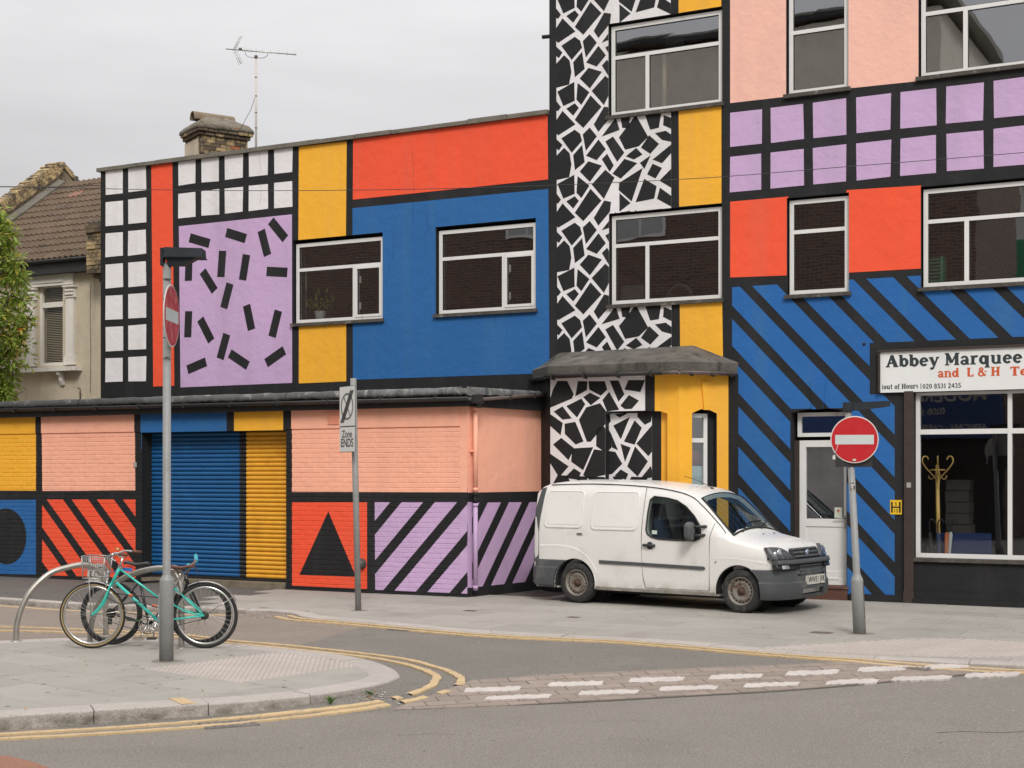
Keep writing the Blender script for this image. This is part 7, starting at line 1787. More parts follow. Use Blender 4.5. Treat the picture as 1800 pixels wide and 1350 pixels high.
TME = tm.mesh('roof_tile', [TILE], o0); TRED = mat('reddish_tile', (0.25, 0.125, 0.09), rough=0.85, var=0.1)
tr2 = tm.mesh('roof_tile', [TRED], o0)
for r in range(NR):
    for c in range(tcount+1):
        d_ = rf(uPar+c*tw, r*tl_)-o0
        if uPar+c*tw+tw > hR+0.05: continue
        inst('roof_tile', tr2 if (r == NR-3 and c == 3) else TME, ro, o0+d_+UP*random.uniform(-.004, .004))
RIDG = mat('ridge_clay', (0.17, 0.10, 0.075), rough=0.9, var=0.2, bump=0.6)
k = 0; u = uPar
while u < hR-0.1:
    b = MB(); u2 = min(u+0.45, hR); rows = [[W(uu, rz-0.05+0.17*math.cos(t), HO-rb_+0.17*math.sin(t)) for t in (D2R(-80+160*i/8) for i in range(9))] for uu in (u+0.006, u2-0.006)]; b.grid(rows, 0, True); b.build('ridge_tile', RIDG, ro, recalc=False); u = u2
# eaves: fascia and gutter
b = MB(); b.fbox(uPar-4, hR-0.35, ez-0.24, ez-0.02, HO+0.005, HO+0.20); b.build('fascia', GUT, house)
b = MB(); gutter(b, W(uPar-4, ez+0.02, HO+0.27), W(hR-0.35, ez+0.02, HO+0.27), 0.06); b.build('gutter', GUT, house)
# parapet of the party wall, with brick-on-edge coping
YBR = mat('yellow_stock_brick', (0.42, 0.31, 0.16), rough=0.95, var=0.25, vscale=8, bump=0.7, bscale=40, rnd=0.25, col2=(0.075, 0.06, 0.045), c2scale=5, c2lo=0.42, c2hi=0.62)
OBR = mat('orange_brick', (0.36, 0.13, 0.06), rough=0.95, var=0.2, vscale=8, bump=0.7, bscale=40)
SBR = mat('sooty_brick', (0.12, 0.09, 0.06), rough=0.95, var=0.3, vscale=8, bump=0.7, bscale=40, rnd=0.3, col2=(0.2, 0.15, 0.08), c2scale=6, c2lo=0.55, c2hi=0.7)
def rfe(u, s, h): return rf(u, s, h)
b = MB()
for (ua, ub_) in ((uPar-0.26, uPar-0.02),):
    pts = [(-0.1, -0.6), (-0.1, 0.40), (SL+0.25, 0.40), (SL+0.25, -0.6)]
    b.hexa([rf(ua, -0.1, -1.2), rf(ub_, -0.1, -1.2), rf(ub_, SL+0.10, -1.2), rf(ua, SL+0.10, -1.2), rf(ua, -0.1, 0.34), rf(ub_, -0.1, 0.34), rf(ub_, SL+0.10, 0.34), rf(ua, SL+0.10, 0.34)])
def rb2(u, s, h): p = rf(u, s, h); c = W(u, 0, HO-rb_); v = (p-c); off = -(v.x*NX+v.y*NY); return W(u, p.z, HO-rb_-(off)) if False else Vector((2*c.x-p.x+0, 2*c.y-p.y+0, p.z))
for (ua, ub_) in ((uPar-0.26, uPar-0.02),):
    mir = lambda u, s, h: (lambda p: W(u, p.z, 2*(HO-rb_) - (HO+0.22-s*math.cos(D2R(35.75))+h*math.sin(D2R(35.75)))))(rf(u, s, h))
    b.hexa([mir(ua, 0.3, -1.2), mir(ub_, 0.3, -1.2), mir(ub_, SL+0.10, -1.2), mir(ua, SL+0.10, -1.2), mir(ua, 0.3, 0.34), mir(ub_, 0.3, 0.34), mir(ub_, SL+0.10, 0.34), mir(ua, SL+0.10, 0.34)])
b.build('parapet', mat('weathered_render', (0.25, 0.20, 0.13), rough=0.95, var=0.3, vscale=3, bump=0.8, bscale=30, col2=(0.12, 0.1, 0.07), c2scale=2), house)
cop = MB(); rnd2 = random.Random(11)
def cbrick(b, fn, s0, s1, u0, u1, h0, h1): b.hexa([fn(u0, s0, h0), fn(u1, s0, h0), fn(u1, s1, h0), fn(u0, s1, h0), fn(u0, s0, h1), fn(u1, s0, h1), fn(u1, s1, h1), fn(u0, s1, h1)])
s = -0.1
while s < SL+0.2:
    cbrick(cop, rf, s, s+0.066, uPar-0.30+rnd2.uniform(-.01, .01), uPar+0.02+rnd2.uniform(-.012, .012), 0.345, 0.46+rnd2.uniform(-.02, .02)); s += 0.078
s = 0.8
while s < SL+0.2:
    cbrick(cop, mir, s, s+0.066, uPar-0.30, uPar+0.02+rnd2.uniform(-.01, .01), 0.345, 0.46+rnd2.uniform(-.02, .02)); s += 0.078
s = -0.1
while s < SL+0.1:
    cbrick(cop, rf, s, s+0.21, uPar-0.02, uPar+0.035+rnd2.uniform(-.006, .006), 0.20, 0.26); cbrick(cop, rf, s+0.1, s+0.31, uPar-0.02, uPar+0.02+rnd2.uniform(-.006, .006), 0.27, 0.335); s += 0.225
cop.build('coping_brickwork', YBR, house, kind='stuff')
b = MB(); b.hexa([rf(uPar-0.03, -0.05, 0.0), rf(uPar+0.13, -0.05, 0.02), rf(uPar+0.13, SL, 0.02), rf(uPar-0.03, SL, 0.0), rf(uPar-0.03, -0.05, 0.14), rf(uPar+0.13, -0.05, 0.055), rf(uPar+0.13, SL, 0.055), rf(uPar-0.03, SL, 0.14)]); b.build('mortar_fillet', CONC, house)
# lower roof of the farther house beyond the parapet
b = MB(); b.face([W(uPar-6, ez-0.2, HO+0.2), W(uPar-0.3, ez-0.2, HO+0.2), W(uPar-0.3, rz-0.42, HO-rb_), W(uPar-6, rz-0.42, HO-rb_)]); b.build('far_roof', TILE, house, recalc=False)
# projecting brick corbel at the party line with the mural building
cu0, cu1 = pl(152, 430, HO+0.42)[0], hR-0.03
cz0, cz1 = pl(165, 505, HO+0.2)[1], pl(165, 388, HO+0.42)[1]
nb = int((cz1-cz0)/0.078)
for k in range(nb):
    z = cz0+k*0.078; step = 0.0 if k >= 3 else (3-k)*0.09
    top_ = 0.03 if k >= nb-2 else 0.0
    a = cu0+step*0.9-top_; wdt = cu1-a; off1 = HO+0.42-step+top_
    cuts_ = [a, a+wdt*(0.38 if k % 2 else 0.62), cu1]
    for c0_, c1_ in zip(cuts_, cuts_[1:]):
        if c1_-c0_ < 0.03: continue
        b = MB(); b.fbox(c0_+0.004, c1_-0.004, z+0.004, z+0.072, HO+0.01, off1+random.uniform(-.015, .015)); m_ = OBR if (k == nb-3 and c0_ > a) else (SBR if (k < 4 or k > nb-3 or random.random() < 0.35) else YBR); b.build('corbel_brick', m_, house)
b = MB(); b.fbox(cu0+0.02, cu1-0.01, cz0+0.27, cz1-0.03, HO+0.003, HO+0.39); b.build('corbel_core', JOINT, house)
# house window: frame, blind, pilasters with leafy capitals, lintel, sill and bracket
fr = MB(); o1 = HO-0.06; fw2 = 0.07; tz = hp(90, 535)[1]
fr.fbox(wb0, wb1, wz1-fw2, wz1, o1-0.06, o1); fr.fbox(wb0, wb1, wz0, wz0+fw2, o1-0.06, o1); fr.fbox(wb0, wb0+fw2, wz0+fw2, wz1-fw2, o1-0.06, o1); fr.fbox(wb1-fw2, wb1, wz0+fw2, wz1-fw2, o1-0.06, o1); fr.fbox(wb0+fw2, wb1-fw2, tz-0.05, tz+0.05, o1-0.06, o1-0.002)
fro = fr.build('window', TRIMW, house)
b = MB(); b.face([W(wb0+fw2, wz0+fw2, o1-0.03), W(wb1-fw2, wz0+fw2, o1-0.03), W(wb1-fw2, wz1-fw2, o1-0.03), W(wb0+fw2, wz1-fw2, o1-0.03)]); b.build('pane', GLASS2, fro, recalc=False)
bl_ = MB(); z = wz0+fw2
while z < wz1-fw2: bl_.hexa([W(wb0+fw2, z, o1-0.09), W(wb1-fw2, z, o1-0.09), W(wb1-fw2, z+0.012, o1-0.12), W(wb0+fw2, z+0.012, o1-0.12), W(wb0+fw2, z+0.003, o1-0.088), W(wb1-fw2, z+0.003, o1-0.088), W(wb1-fw2, z+0.016, o1-0.12), W(wb0+fw2, z+0.016, o1-0.12)]); z += 0.035
bl_.build('blind_slats', mat('beige_blind', (0.55, 0.44, 0.28), rough=0.8), fro, kind='stuff')
b = MB(); b.fbox(wb0-1.6, wb1+0.5, wz0-0.5, wz1+0.6, o1-0.9, o1-0.85); b.fbox(wb0-1.6, wb0-1.5, wz0-0.5, wz1+0.6, o1-0.84, o1-0.25); b.fbox(wb0-1.49, wb1+0.5, wz1+0.3, wz1+0.6, o1-0.84, o1-0.25); b.build('room_back', ROOM, fro)
for px0, px1 in ((47, 62), (115, 131)):
    a, c = hp(px0, 560, .05)[0], hp(px1, 560, .05)[0]; zc = hp(120, 522)[1]; zt_ = hp(120, 503)[1]
    b = MB(); b.fbox(a+0.02, c-0.02, hp(120, 628)[1], zc, HO+0.004, HO+0.07); b.fbox(a-0.01, c+0.01, wz0, hp(120, 628)[1]-0.002, HO+0.004, HO+0.09); b.fbox(a-0.0, c+0.0, hp(120, 628)[1]-0.0, hp(120, 628)[1]+0.03, HO+0.004, HO+0.085)
    po = b.build('pilaster', TRIMW, house)
    b = MB(); b.fbox(a-0.03, c+0.03, zt_-0.03, zt_, HO+0.004, HO+0.12); b.fbox(a, c, zc, zt_-0.03, HO+0.004, HO+0.06); b.fbox(a-0.01, c+0.01, zc-0.02, zc, HO+0.004, HO+0.09)
    for k in range(5):
        for j in range(2): b.lathe(W(a+(c-a)*(k+0.5+0.3*j)/5.6, zc+0.045+0.07*j, HO+0.07), W(0, 0, 1)-W(0, 0, 0)+UP*0.3, [(0.032, 0), (0.028, 0.02), (0.012, 0.035), (0, 0.04)], 8)
    b.build('capital', TRIMW, po)
b = MB(); b.fbox(hp(45, 480)[0], hp(131, 480)[0], hp(90, 503)[1], hp(90, 470)[1], HO+0.004, HO+0.055); b.fbox(hp(60, 480)[0], hp(115, 480)[0], wz1+0.003, hp(90, 494)[1]+0.02, HO+0.056, HO+0.075)
b.build('lintel', TRIMW, house)
b = MB(); b.fbox(hp(0, 650)[0], hp(145, 650)[0], hp(90, 654)[1], hp(90, 647)[1], HO+0.004, HO+0.20); b.build('sill', TRIMW, house)
b = MB(); b.prism([(0, 0), (0.16, 0), (0.16, -0.05), (0.10, -0.10), (0.09, -0.18), (0.05, -0.26), (0, -0.26)], lambda o, z, h: W(hp(112, 660)[0]+h, hp(90, 655)[1]+z, HO+0.003+o), -0.04, 0.04); b.build('bracket', TRIMW, house)
b = MB(); b.tube([W(hp(146, 694)[0], hp(146, 697)[1]-0.1, HO+0.08), W(hp(146, 694)[0], hp(146, 684)[1], HO+0.08), W(hp(143, 684)[0], hp(143, 682)[1], HO+0.1)], 0.012, 6); b.build('vent_pipe', GUT, house)
b = MB(); b.tube(catmull([tuple(W(hp(160, 500)[0], hp(160, 498)[1], HO+0.01)), tuple(W(hp(159, 560)[0], hp(157, 560)[1], HO+0.01)), tuple(W(hp(160, 620)[0], hp(160, 620)[1], HO+0.01)), tuple(W(hp(159, 690)[0], hp(159, 690)[1], HO+0.01))], 5), 0.005, 4); b.build('wall_cable', GUT, house)

# ================================================================== CHIMNEY and AERIAL behind the parapet
YC = 31.0
def at(px, py, Y): return Vector(((px-HX)/FP*Y, Y, EYE-(py-HY)/FP*Y))
c0 = at(352, 262, YC); ch = thing('chimney_stack', 'old yellow brick chimney with rendered cap and half-round tile behind the mural parapet', 'chimney', (c0.x, c0.y, 6.5))
# corner nearest the camera at px ~ 357; long side runs right-away, short side left-away
cd1 = Vector((0.83, 0.56, 0)).normalized(); cd2 = Vector((-0.56, 0.83, 0)).normalized()
cn = Vector(((353-HX)/FP*YC, YC, 0)); CL, CS = 1.06, 0.86
def cz(y): return EYE-(y-HY)/FP*YC
def cp_(a, c, z): return cn + cd1*a + cd2*c + UP*z
zb_ = cz(300); zct = cz(235)
b = MB(); b.hexa([cp_(a, c, z) for z in (zb_, zct+0.23) for a, c in ((0.02, 0.02), (CL-0.02, 0.02), (CL-0.02, CS-0.02), (0.02, CS-0.02))]); core = b.build('stack_core', JOINT, ch)
nz = 12; z = cz(268)
for k in range(nz):
    zz = z+k*0.075
    ext = 0.0 if zz < cz(238) else (0.045 if zz < cz(231) else 0.09)
    if zz > cz(222): break
    for side in (0, 1):
        Ls = CL if side == 0 else CS; s = -ext - (0.11 if (k+side) % 2 else 0.0)
        while s < Ls+ext-0.02:
            a, c = max(s, -ext), min(s+0.215, Ls+ext)
            if c-a > 0.03:
                if side == 1 and ext == 0.0 and False: pass
                b = MB(); q = random.uniform(-.006, .006)
                fn = (lambda x, h, e: cp_(x, -ext+e, h)) if side == 0 else (lambda x, h, e: cp_(-ext+e, x, h))
                if side == 1: a = max(a, -ext+0.10)
                if c-a > 0.03:
                    b.hexa([fn(x, h, e) for e in (q, 0.10) for x, h in ((a+.004, zz+.004), (c-.004, zz+.004), (c-.004, zz+.071), (a+.004, zz+.071))])
                    m_ = SBR if random.random() < (0.5 if ext else 0.2) else YBR
                    if (k, side) in ((nz-3, 1),) or random.random() < 0.05: m_ = OBR
                    b.build('brick', m_, ch)
            s += 0.225
b = MB(); b.hexa([cp_(a, c, zz) for zz in (cz(290), cz(241)) for a, c in ((-0.015, 0.12), (0.05, 0.12), (0.05, CS), (-0.015, CS))]); b.build('render_patch', CREAM, ch)
ze = cz(224)
b = MB(); rows = []
for zz, e, sl_ in ((ze-0.01, 0.10, 0), (ze+0.06, 0.10, 0), (ze+0.15, 0.02, 0), (ze+0.26, -0.14, 0.05), (ze+0.31, -0.24, 0.08)):
    rows.append([cp_(-e+i*(CL+2*e)/10, -e, zz+random.uniform(-.018, .018)) for i in range(11)] + [cp_(CL+e, -e+i*(CS+2*e)/5, zz) for i in range(1, 6)] + [cp_(CL+e-i*(CL+2*e)/10, CS+e, zz) for i in range(1, 11)] + [cp_(-e, CS+e-i*(CS+2*e)/5, zz) for i in range(1, 5)])
b.grid(rows, 0, True, closed_u=True, cap=True); b.build('cap', mat('rough_cap_mortar', (0.19, 0.165, 0.125), rough=0.95, var=0.3, vscale=6, bump=1.0, bscale=30, col2=(0.08, 0.07, 0.055), c2scale=4), ch)
b = MB(); rows = []
for e in (-0.02, 0.3, 0.6, 0.9, CL-0.15): rows.append([cp_(e, CS/2+0.13*math.cos(t), ze+0.28+0.15*math.sin(t)) for t in (D2R(-10+200*i/12) for i in range(13))] )
b.grid(rows, 0, True); rows2 = [[cp_(e, CS/2+0.11*math.cos(t), ze+0.28+0.13*math.sin(t)) for t in (D2R(-10+200*i/12) for i in range(13))] for e in (-0.02, CL-0.15)]
b.grid(rows2, 0, True); b.grid([rows[0], rows2[0]], 0, True); b.build('half_round_tile', mat('lichen_clay', (0.22, 0.17, 0.115), rough=0.95, var=0.3, vscale=7, bump=0.8, bscale=30), ch, recalc=False)
b = MB(); b.lathe(cp_(0.3, CS/2, ze+0.22), UP, [(0.11, 0), (0.11, 0.03), (0, 0.03)], 12); b.build('flue_pot', SBR, ch)
YA = 29.5
ma = at(450, 262, YA); mt = at(450, 100, YA)
aer = thing('rooftop_aerial', 'thin white mast with a long television aerial behind the parapet', 'aerial', (ma.x, ma.y, ma.z-0.6))
MASTM = mat('pale_mast', (0.60, 0.55, 0.52), rough=0.5, var=0.05); AL = mat('aluminium_rod', (0.42, 0.41, 0.36), rough=0.4, metal=0.7)
b = MB(); b.tube([ma-UP*0.6, mt], 0.022, 10); b.build('mast', MASTM, aer)
b = MB()
for y in (136, 169, 198, 225): b.lathe(at(450, y, YA), UP, [(0.024, -0.01), (0.027, 0), (0.024, 0.01)], 10)
b.lathe(mt, UP, [(0.03, -0.03), (0.035, 0.0), (0.03, 0.03)], 10, cap=True); b.build('mast_clip', mat('dark_clip', (0.12, 0.12, 0.11)), aer)
bm0, bm1 = at(397, 86, YA), at(521, 96, YA); bd = (bm1-bm0).normalized()
# elements lie across the boom, roughly along the line of sight but tilted
el = (Vector((0.28, 1.0, 0.0)) - bd*Vector((0.28, 1, 0)).dot(bd)).normalized(); el = (el+UP*0.35).normalized()
b = MB(); b.tube([bm0, bm1], 0.011, 6); b.build('boom', AL, aer)
b = MB()
for px in (429, 433.5, 438, 442, 450, 462, 476, 490.5, 505, 518):
    t = (px-397)/(521-397); c = bm0.lerp(bm1, t); b.tube([c-el*0.17, c+el*0.17], 0.0035, 4)
    b.tube([c-UP*0.03, c+UP*0.06], 0.004, 4)
b.build('directors', AL, aer)
rc = bm0.lerp(bm1, 0.12)
b = MB()
for s in (-1, 1):
    a_, c_ = rc, rc+bd*0.13+UP*s*0.27; b.tube([a_, c_], 0.007, 5)
    for k in range(5):
        p = a_.lerp(c_, (k+1)/5); b.tube([p-el*0.22, p+el*0.22], 0.0035, 4)
    for e in (-0.2, 0.2): b.tube([a_+el*e, c_+el*e], 0.003, 4)
b.build('reflector_grid', AL, aer)
b = MB(); b.tube(catmull([tuple(at(431, 91, YA)), tuple(at(433, 97, YA)), tuple(at(440, 100.5, YA)), tuple(at(450, 101.5, YA)), tuple(at(463, 101.5, YA)), tuple(at(470, 97, YA)), tuple(at(470.5, 92.5, YA))], 5), 0.008, 6); b.build('cradle', AL, aer)
b = MB(); b.box(at(422.5, 86, YA), (0.06, 0.05, 0.035)); b.build('dipole_box', mat('dark_clip', (0.12, 0.12, 0.11)), aer)
b = MB(); b.tube(catmull([tuple(at(448.5, 170, YA)), tuple(at(441, 192, YA)), tuple(at(432, 209, YA)), tuple(at(424, 224, YA)), tuple(at(412, 240, YA))], 6), 0.005, 5); b.build('cable', BLKPL, aer)

# ================================================================== OVERHEAD WIRES (anchored to poles outside the frame)
WIREM = mat('black_wire', (0.03, 0.03, 0.03), rough=0.6)
def wire(pts, r, label):
    b = MB(); b.tube(catmull([tuple(p) for p in pts], 8), r, 5); o = b.build('overhead_wire', WIREM); tag(o, label, 'wire'); return o
Yw = 18.0
wire([at(-700, 322, 19.5), at(0, 328.5, 19.4), at(400, 335, 19.2), at(800, 331, 19.0), at(1200, 315, 18.7), at(1500, 292, 18.5), at(1800, 268, 18.3), at(2300, 225, 18)], 0.0045, 'thin black wire sagging across the whole front of the mural')
wire([at(-700, 320, 25.8), at(0, 328, 25.9), at(90, 328.5, 26.4), at(170, 326, 27.0), W(UL-0.05, pl(177, 326)[1], 0.02)], 0.008, 'thicker black wire crossing the old tiled roof at the left')

# ================================================================== TREE with berries (left)
tb = Vector((-10.05, 27.6, 0.0))
tree = thing('rowan_tree', 'leafy tree with yellowing leaves and red berries at the left edge behind the garage roof', 'tree', tb)
BARK = mat('tree_bark', (0.09, 0.075, 0.055), rough=0.95, var=0.3, vscale=12, bump=0.8)
LEAFS = [mat('leaf_green', (0.28, 0.40, 0.07), rough=0.55, var=0.25, vscale=5), mat('leaf_dark', (0.15, 0.25, 0.05), rough=0.55, var=0.2, vscale=5), mat('leaf_lime', (0.42, 0.48, 0.09), rough=0.55, var=0.2, vscale=5), mat('leaf_yellow', (0.70, 0.58, 0.12), rough=0.6, var=0.2, vscale=5), mat('leaf_brown', (0.20, 0.09, 0.03), rough=0.7)]
for lm in LEAFS:
    t = lm.node_tree; pb = t.nodes['Principled BSDF']; tl0 = N(t, 'ShaderNodeBsdfTranslucent'); mx0 = N(t, 'ShaderNodeMixShader'); mx0.inputs[0].default_value = 0.42
    src = pb.inputs['Base Color'].links[0].from_socket; t.links.new(src, tl0.inputs[0]); t.links.new(pb.outputs[0], mx0.inputs[1]); t.links.new(tl0.outputs[0], mx0.inputs[2]); t.links.new(mx0.outputs[0], t.nodes['Material Output'].inputs[0])
rt_ = random.Random(23)
b = MB(); b.tube([tb, tb+Vector((0.1, 0, 2.6)), tb+Vector((0.0, -0.1, 4.2)), tb+Vector((-0.1, 0, 6.0))], 0.1, 10, radii=[0.13, 0.10, 0.075, 0.03])
tips = []
for k in range(26):
    z0_ = rt_.uniform(2.8, 5.7); a = rt_.uniform(0, 6.28); L_ = rt_.uniform(0.6, 1.35)*(1.15-abs(z0_-4.6)*0.2)
    p0 = tb+Vector((0, -0.05, z0_)); p1_ = p0+Vector((math.cos(a)*L_*0.5, math.sin(a)*L_*0.5, 0.25)); p2_ = p0+Vector((math.cos(a)*L_, math.sin(a)*L_, rt_.uniform(0.2, 0.9)))
    b.tube([p0, p1_, p2_], 0.02, 5, radii=[0.026, 0.017, 0.006]); tips += [p1_, p2_, p1_.lerp(p2_, 0.5)]
b.build('trunk', BARK, tree)
lf = MB(); br = MB()
def leaf(c, d, n, L_, w, m):
    s = d.cross(n).normalized(); lf.face([c, c+d*L_*0.35+s*w+n*w*0.25, c+d*L_*0.8+s*w*0.6, c+d*L_, c+d*L_*0.8-s*w*0.6, c+d*L_*0.35-s*w+n*w*0.25], m)
cl_ = []
for k in range(440):
    z_ = rt_.uniform(3.0, 6.75); rad = 1.02*math.sqrt(max(0.05, 1-((z_-4.85)/2.05)**2)); a = rt_.uniform(0, 6.28); r_ = rad*math.sqrt(rt_.uniform(0.15, 1.0))
    cl_.append(tb+Vector((math.cos(a)*r_, math.sin(a)*r_*0.8, z_)))
for c in cl_:
    hue = rt_.random(); spr = rt_.uniform(0.10, 0.24)
    for j in range(44):
        d = Vector((rt_.gauss(0, 1), rt_.gauss(0, 1), rt_.gauss(0, 0.8)-0.1)).normalized(); p = c+d*rt_.uniform(0.02, spr)
        n = Vector((rt_.gauss(0, .5), rt_.gauss(0, .5), 1)).normalized(); r = rt_.random()
        m = 0 if r < 0.56 else 1 if r < 0.68 else 2 if r < 0.93 else 3
        if hue > 0.84 and r > 0.5: m = 3 if r > 0.75 else 2
        if rt_.random() < 0.02: m = 4
        leaf(p, (d+Vector((0, 0, -0.25))).normalized(), n, rt_.uniform(0.07, 0.15), rt_.uniform(0.016, 0.030), m)
    if rt_.random() < 0.12:
        for j in range(14):
            p = c+Vector((rt_.gauss(0, .045), rt_.gauss(0, .045), rt_.gauss(0, .03)-0.05)); br.lathe(p, UP, [(0.0, -0.014), (0.012, -0.007), (0.014, 0.0), (0.011, 0.008), (0, 0.013)], 6)
lf.build('foliage', LEAFS, tree, kind='stuff', recalc=False); br.build('berries', mat('red_berry', (0.50, 0.06, 0.015), rough=0.4), tree, kind='stuff', recalc=False)

# ================================================================== SHOP INTERIOR THINGS
CANE = mat('bentwood', (0.72, 0.47, 0.15), rough=0.45, var=0.15, vscale=12)
zfl = 0.45
cb = W(pl(1650, 900, -0.75)[0], zfl, -0.75)
cs_ = thing('coat_stand', 'bentwood coat stand with curled hooks behind the shop window glass', 'coat stand', cb)
YS = cb.y; kS = YS/FP
def cz_(y): return EYE-(y-HY)/FP*YS
ztopc = cz_(822)
b = MB(); b.tube([cb+UP*0.06, Vector((cb.x-0.02, cb.y, ztopc))], 0.026, 10, radii=[0.034, 0.026]); b.lathe(Vector((cb.x-0.02, cb.y, ztopc)), UP, [(0.03, 0), (0.02, 0.01), (0.028, 0.03), (0, 0.05)], 10); b.build('pole', CANE, cs_)
b = MB(); b.torus(Vector((cb.x-0.02, cb.y, cz_(826))), UP, 0.10, 0.012, 24, 6); b.build('ring', CANE, cs_)
for k in range(6):
    a = 2*math.pi*k/6+0.25; dv = Vector((math.cos(a), math.sin(a), 0)); o = Vector((cb.x-0.015, cb.y, 0))
    b = MB(); b.tube(catmull([tuple(o+dv*r+UP*cz_(y)) for r, y in ((0.02, 858), (0.03, 842), (0.09, 834), (0.19, 822), (0.245, 811), (0.225, 803), (0.17, 803), (0.15, 808))], 5), 0.010, 7); b.tube(catmull([tuple(o+dv*r+UP*cz_(y)) for r, y in ((0.02, 828), (0.04, 836), (0.09, 842), (0.13, 841), (0.145, 836))], 4), 0.009, 7) if k % 2 == 0 else None
    b.build('hook', CANE, cs_)
b = MB()
for k in range(4):
    a = 2*math.pi*k/4+0.2; dv = Vector((math.cos(a), math.sin(a), 0)); b.tube(catmull([tuple(cb+dv*0.02+UP*0.20), tuple(cb+dv*0.10+UP*0.11), tuple(cb+dv*0.24+UP*0.075), tuple(cb+dv*0.27+UP*0.01)], 5), 0.014, 7)
b.torus(cb+UP*0.10, UP, 0.22, 0.011, 28, 6); b.build('base', CANE, cs_)
ucols = [('black', (0.02, 0.02, 0.022)), ('navy', (0.03, 0.05, 0.12)), ('orange', (0.5, 0.14, 0.05)), ('pale', (0.5, 0.5, 0.48)), ('green', (0.03, 0.12, 0.08))]
for k, (nm_, cc_) in enumerate(ucols):
    a = D2R(-150+k*45); p = cb+Vector((math.cos(a)*0.13, math.sin(a)*0.13, 0.03)); q_ = p+Vector((math.cos(a)*0.05, 0, 0.62))
    um_ = thing('umbrella', '%s furled umbrella standing in the coat stand base behind the shop glass' % nm_, 'umbrella', p)
    b = MB(); b.tube([p, p.lerp(q_, 0.1), p.lerp(q_, 0.75), p.lerp(q_, 0.8)], 0.02, 8, radii=[0.006, 0.02, 0.032, 0.012]); b.build('canopy', mat('umbrella_'+nm_, cc_, rough=0.8), um_)
    b = MB(); b.tube(catmull([tuple(p.lerp(q_, 0.8)), tuple(q_), tuple(q_+Vector((0.03, 0, 0.06))), tuple(q_+Vector((0.075, 0, 0.04))), tuple(q_+Vector((0.08, 0, 0.0)))], 4), 0.009, 6); b.build('handle', BLKPL, um_)
CART = mat('dull_carton', (0.085, 0.078, 0.066), rough=0.9, var=0.15)
ordn = ['lowest', 'second from the bottom', 'third from the bottom', 'third from the top', 'second from the top', 'topmost']
bx0 = W(pl(1690, 900, -1.5)[0], 0.02, -1.5)
for k in range(6):
    o = bx0+Vector((random.uniform(-.02, .02)+0.02*k*-1*0.3, 0, 0.72+k*0.165)); b = MB(); b.box(o+UP*0.08, (0.34, 0.30, 0.155), 0, angF+random.uniform(-.05, .05)); b.box(o+UP*0.159, (0.05, 0.30, 0.002), 0, angF)
    tag(b.build('carton', CART), 'grey carton, %s of the stack inside the shop window' % ordn[k], 'box', 'cartons stacked inside the shop window')
b = MB(); o = bx0+UP*0.35; b.box(o+UP*0.0, (0.9, 0.5, 0.72), 0, angF); tag(b.build('packing_table', mat('dark_table', (0.05, 0.045, 0.04))), 'dark low cabinet carrying the carton stack inside the shop', 'cabinet')
c = W(pl(1700, 930, -1.05)[0], 0.62, -0.95); b = MB(); b.box(c+UP*0.12, (0.72, 0.03, 0.44), 0, angF); tag(b.build('blue_board', mat('royal_blue_board', (0.010, 0.03, 0.12), rough=0.5)), 'flat royal blue board leaning low behind the shop window', 'board')
b = MB(); rk = random.Random(3)
cr_ = W(pl(1640, 450, -0.45)[0], pl(1640, 495, -0.3)[1], -0.45)
crt = thing('green_crate', 'green slatted crate on the inside sill of the upper right window', 'crate', cr_)
GC = mat('green_plastic', (0.03, 0.22, 0.12), rough=0.5)
for k in range(7): b.box(cr_+UP*(0.02+k*0.05), (0.30, 0.24, 0.018), 0, angF)
b.build('bars', GC, crt); b = MB()
for s in (-1, 1): b.box(cr_+FR*s*0.15+UP*0.17, (0.03, 0.26, 0.36), 0, angF)
b.build('end', GC, crt)

# ================================================================== OPPOSITE SIDE OF THE STREET (seen only as reflections)
OPD = 23.2                                    # metres in front of the facade
RBR = mat('opposite_brick_wall', (0.10, 0.055, 0.040), rough=0.95, var=0.25, vscale=1.5)
t_ = RBR.node_tree; bt = N(t_, 'ShaderNodeTexBrick'); bt.inputs['Color1'].default_value = (0.17, 0.10, 0.075, 1); bt.inputs['Color2'].default_value = (0.11, 0.068, 0.055, 1); bt.inputs['Mortar'].default_value = (0.22, 0.18, 0.155, 1)
bt.inputs['Scale'].default_value = 1.0; bt.inputs['Brick Width'].default_value = 0.30; bt.inputs['Row Height'].default_value = 0.10; bt.inputs['Mortar Size'].default_value = 0.012
uv = N(t_, 'ShaderNodeNewGeometry'); dt = N(t_, 'ShaderNodeVectorMath', operation='DOT_PRODUCT'); dt.inputs[1].default_value = (RX, RY, 0); sp_ = N(t_, 'ShaderNodeSeparateXYZ'); cb_ = N(t_, 'ShaderNodeCombineXYZ')
t_.links.new(uv.outputs['Position'], dt.inputs[0]); t_.links.new(uv.outputs['Position'], sp_.inputs[0]); t_.links.new(dt.outputs['Value'], cb_.inputs[0]); t_.links.new(sp_.outputs['Z'], cb_.inputs[1]); t_.links.new(cb_.outputs[0], bt.inputs['Vector']); t_.links.new(bt.outputs['Color'], t_.nodes['Principled BSDF'].inputs['Base Color'])
op = thing('brick_terrace', 'dark brick building across the street with a pale upper storey, mirrored in the mural windows', 'building', W(-15, 0, OPD+3))
b = MB(); b.fbox(-38, -2.8, -0.1, 5.0, OPD, OPD+7); b.fbox(-38, -3.6, 5.002, 11.6, OPD, OPD+7); b.build('wall', RBR, op)
b = MB(); b.fbox(-38, -4.6, 11.6, 15.6, OPD+0.03, OPD+7); b.build('upper_storey', mat('opposite_render', (0.86, 0.79, 0.68), rough=0.9, var=0.1), op)
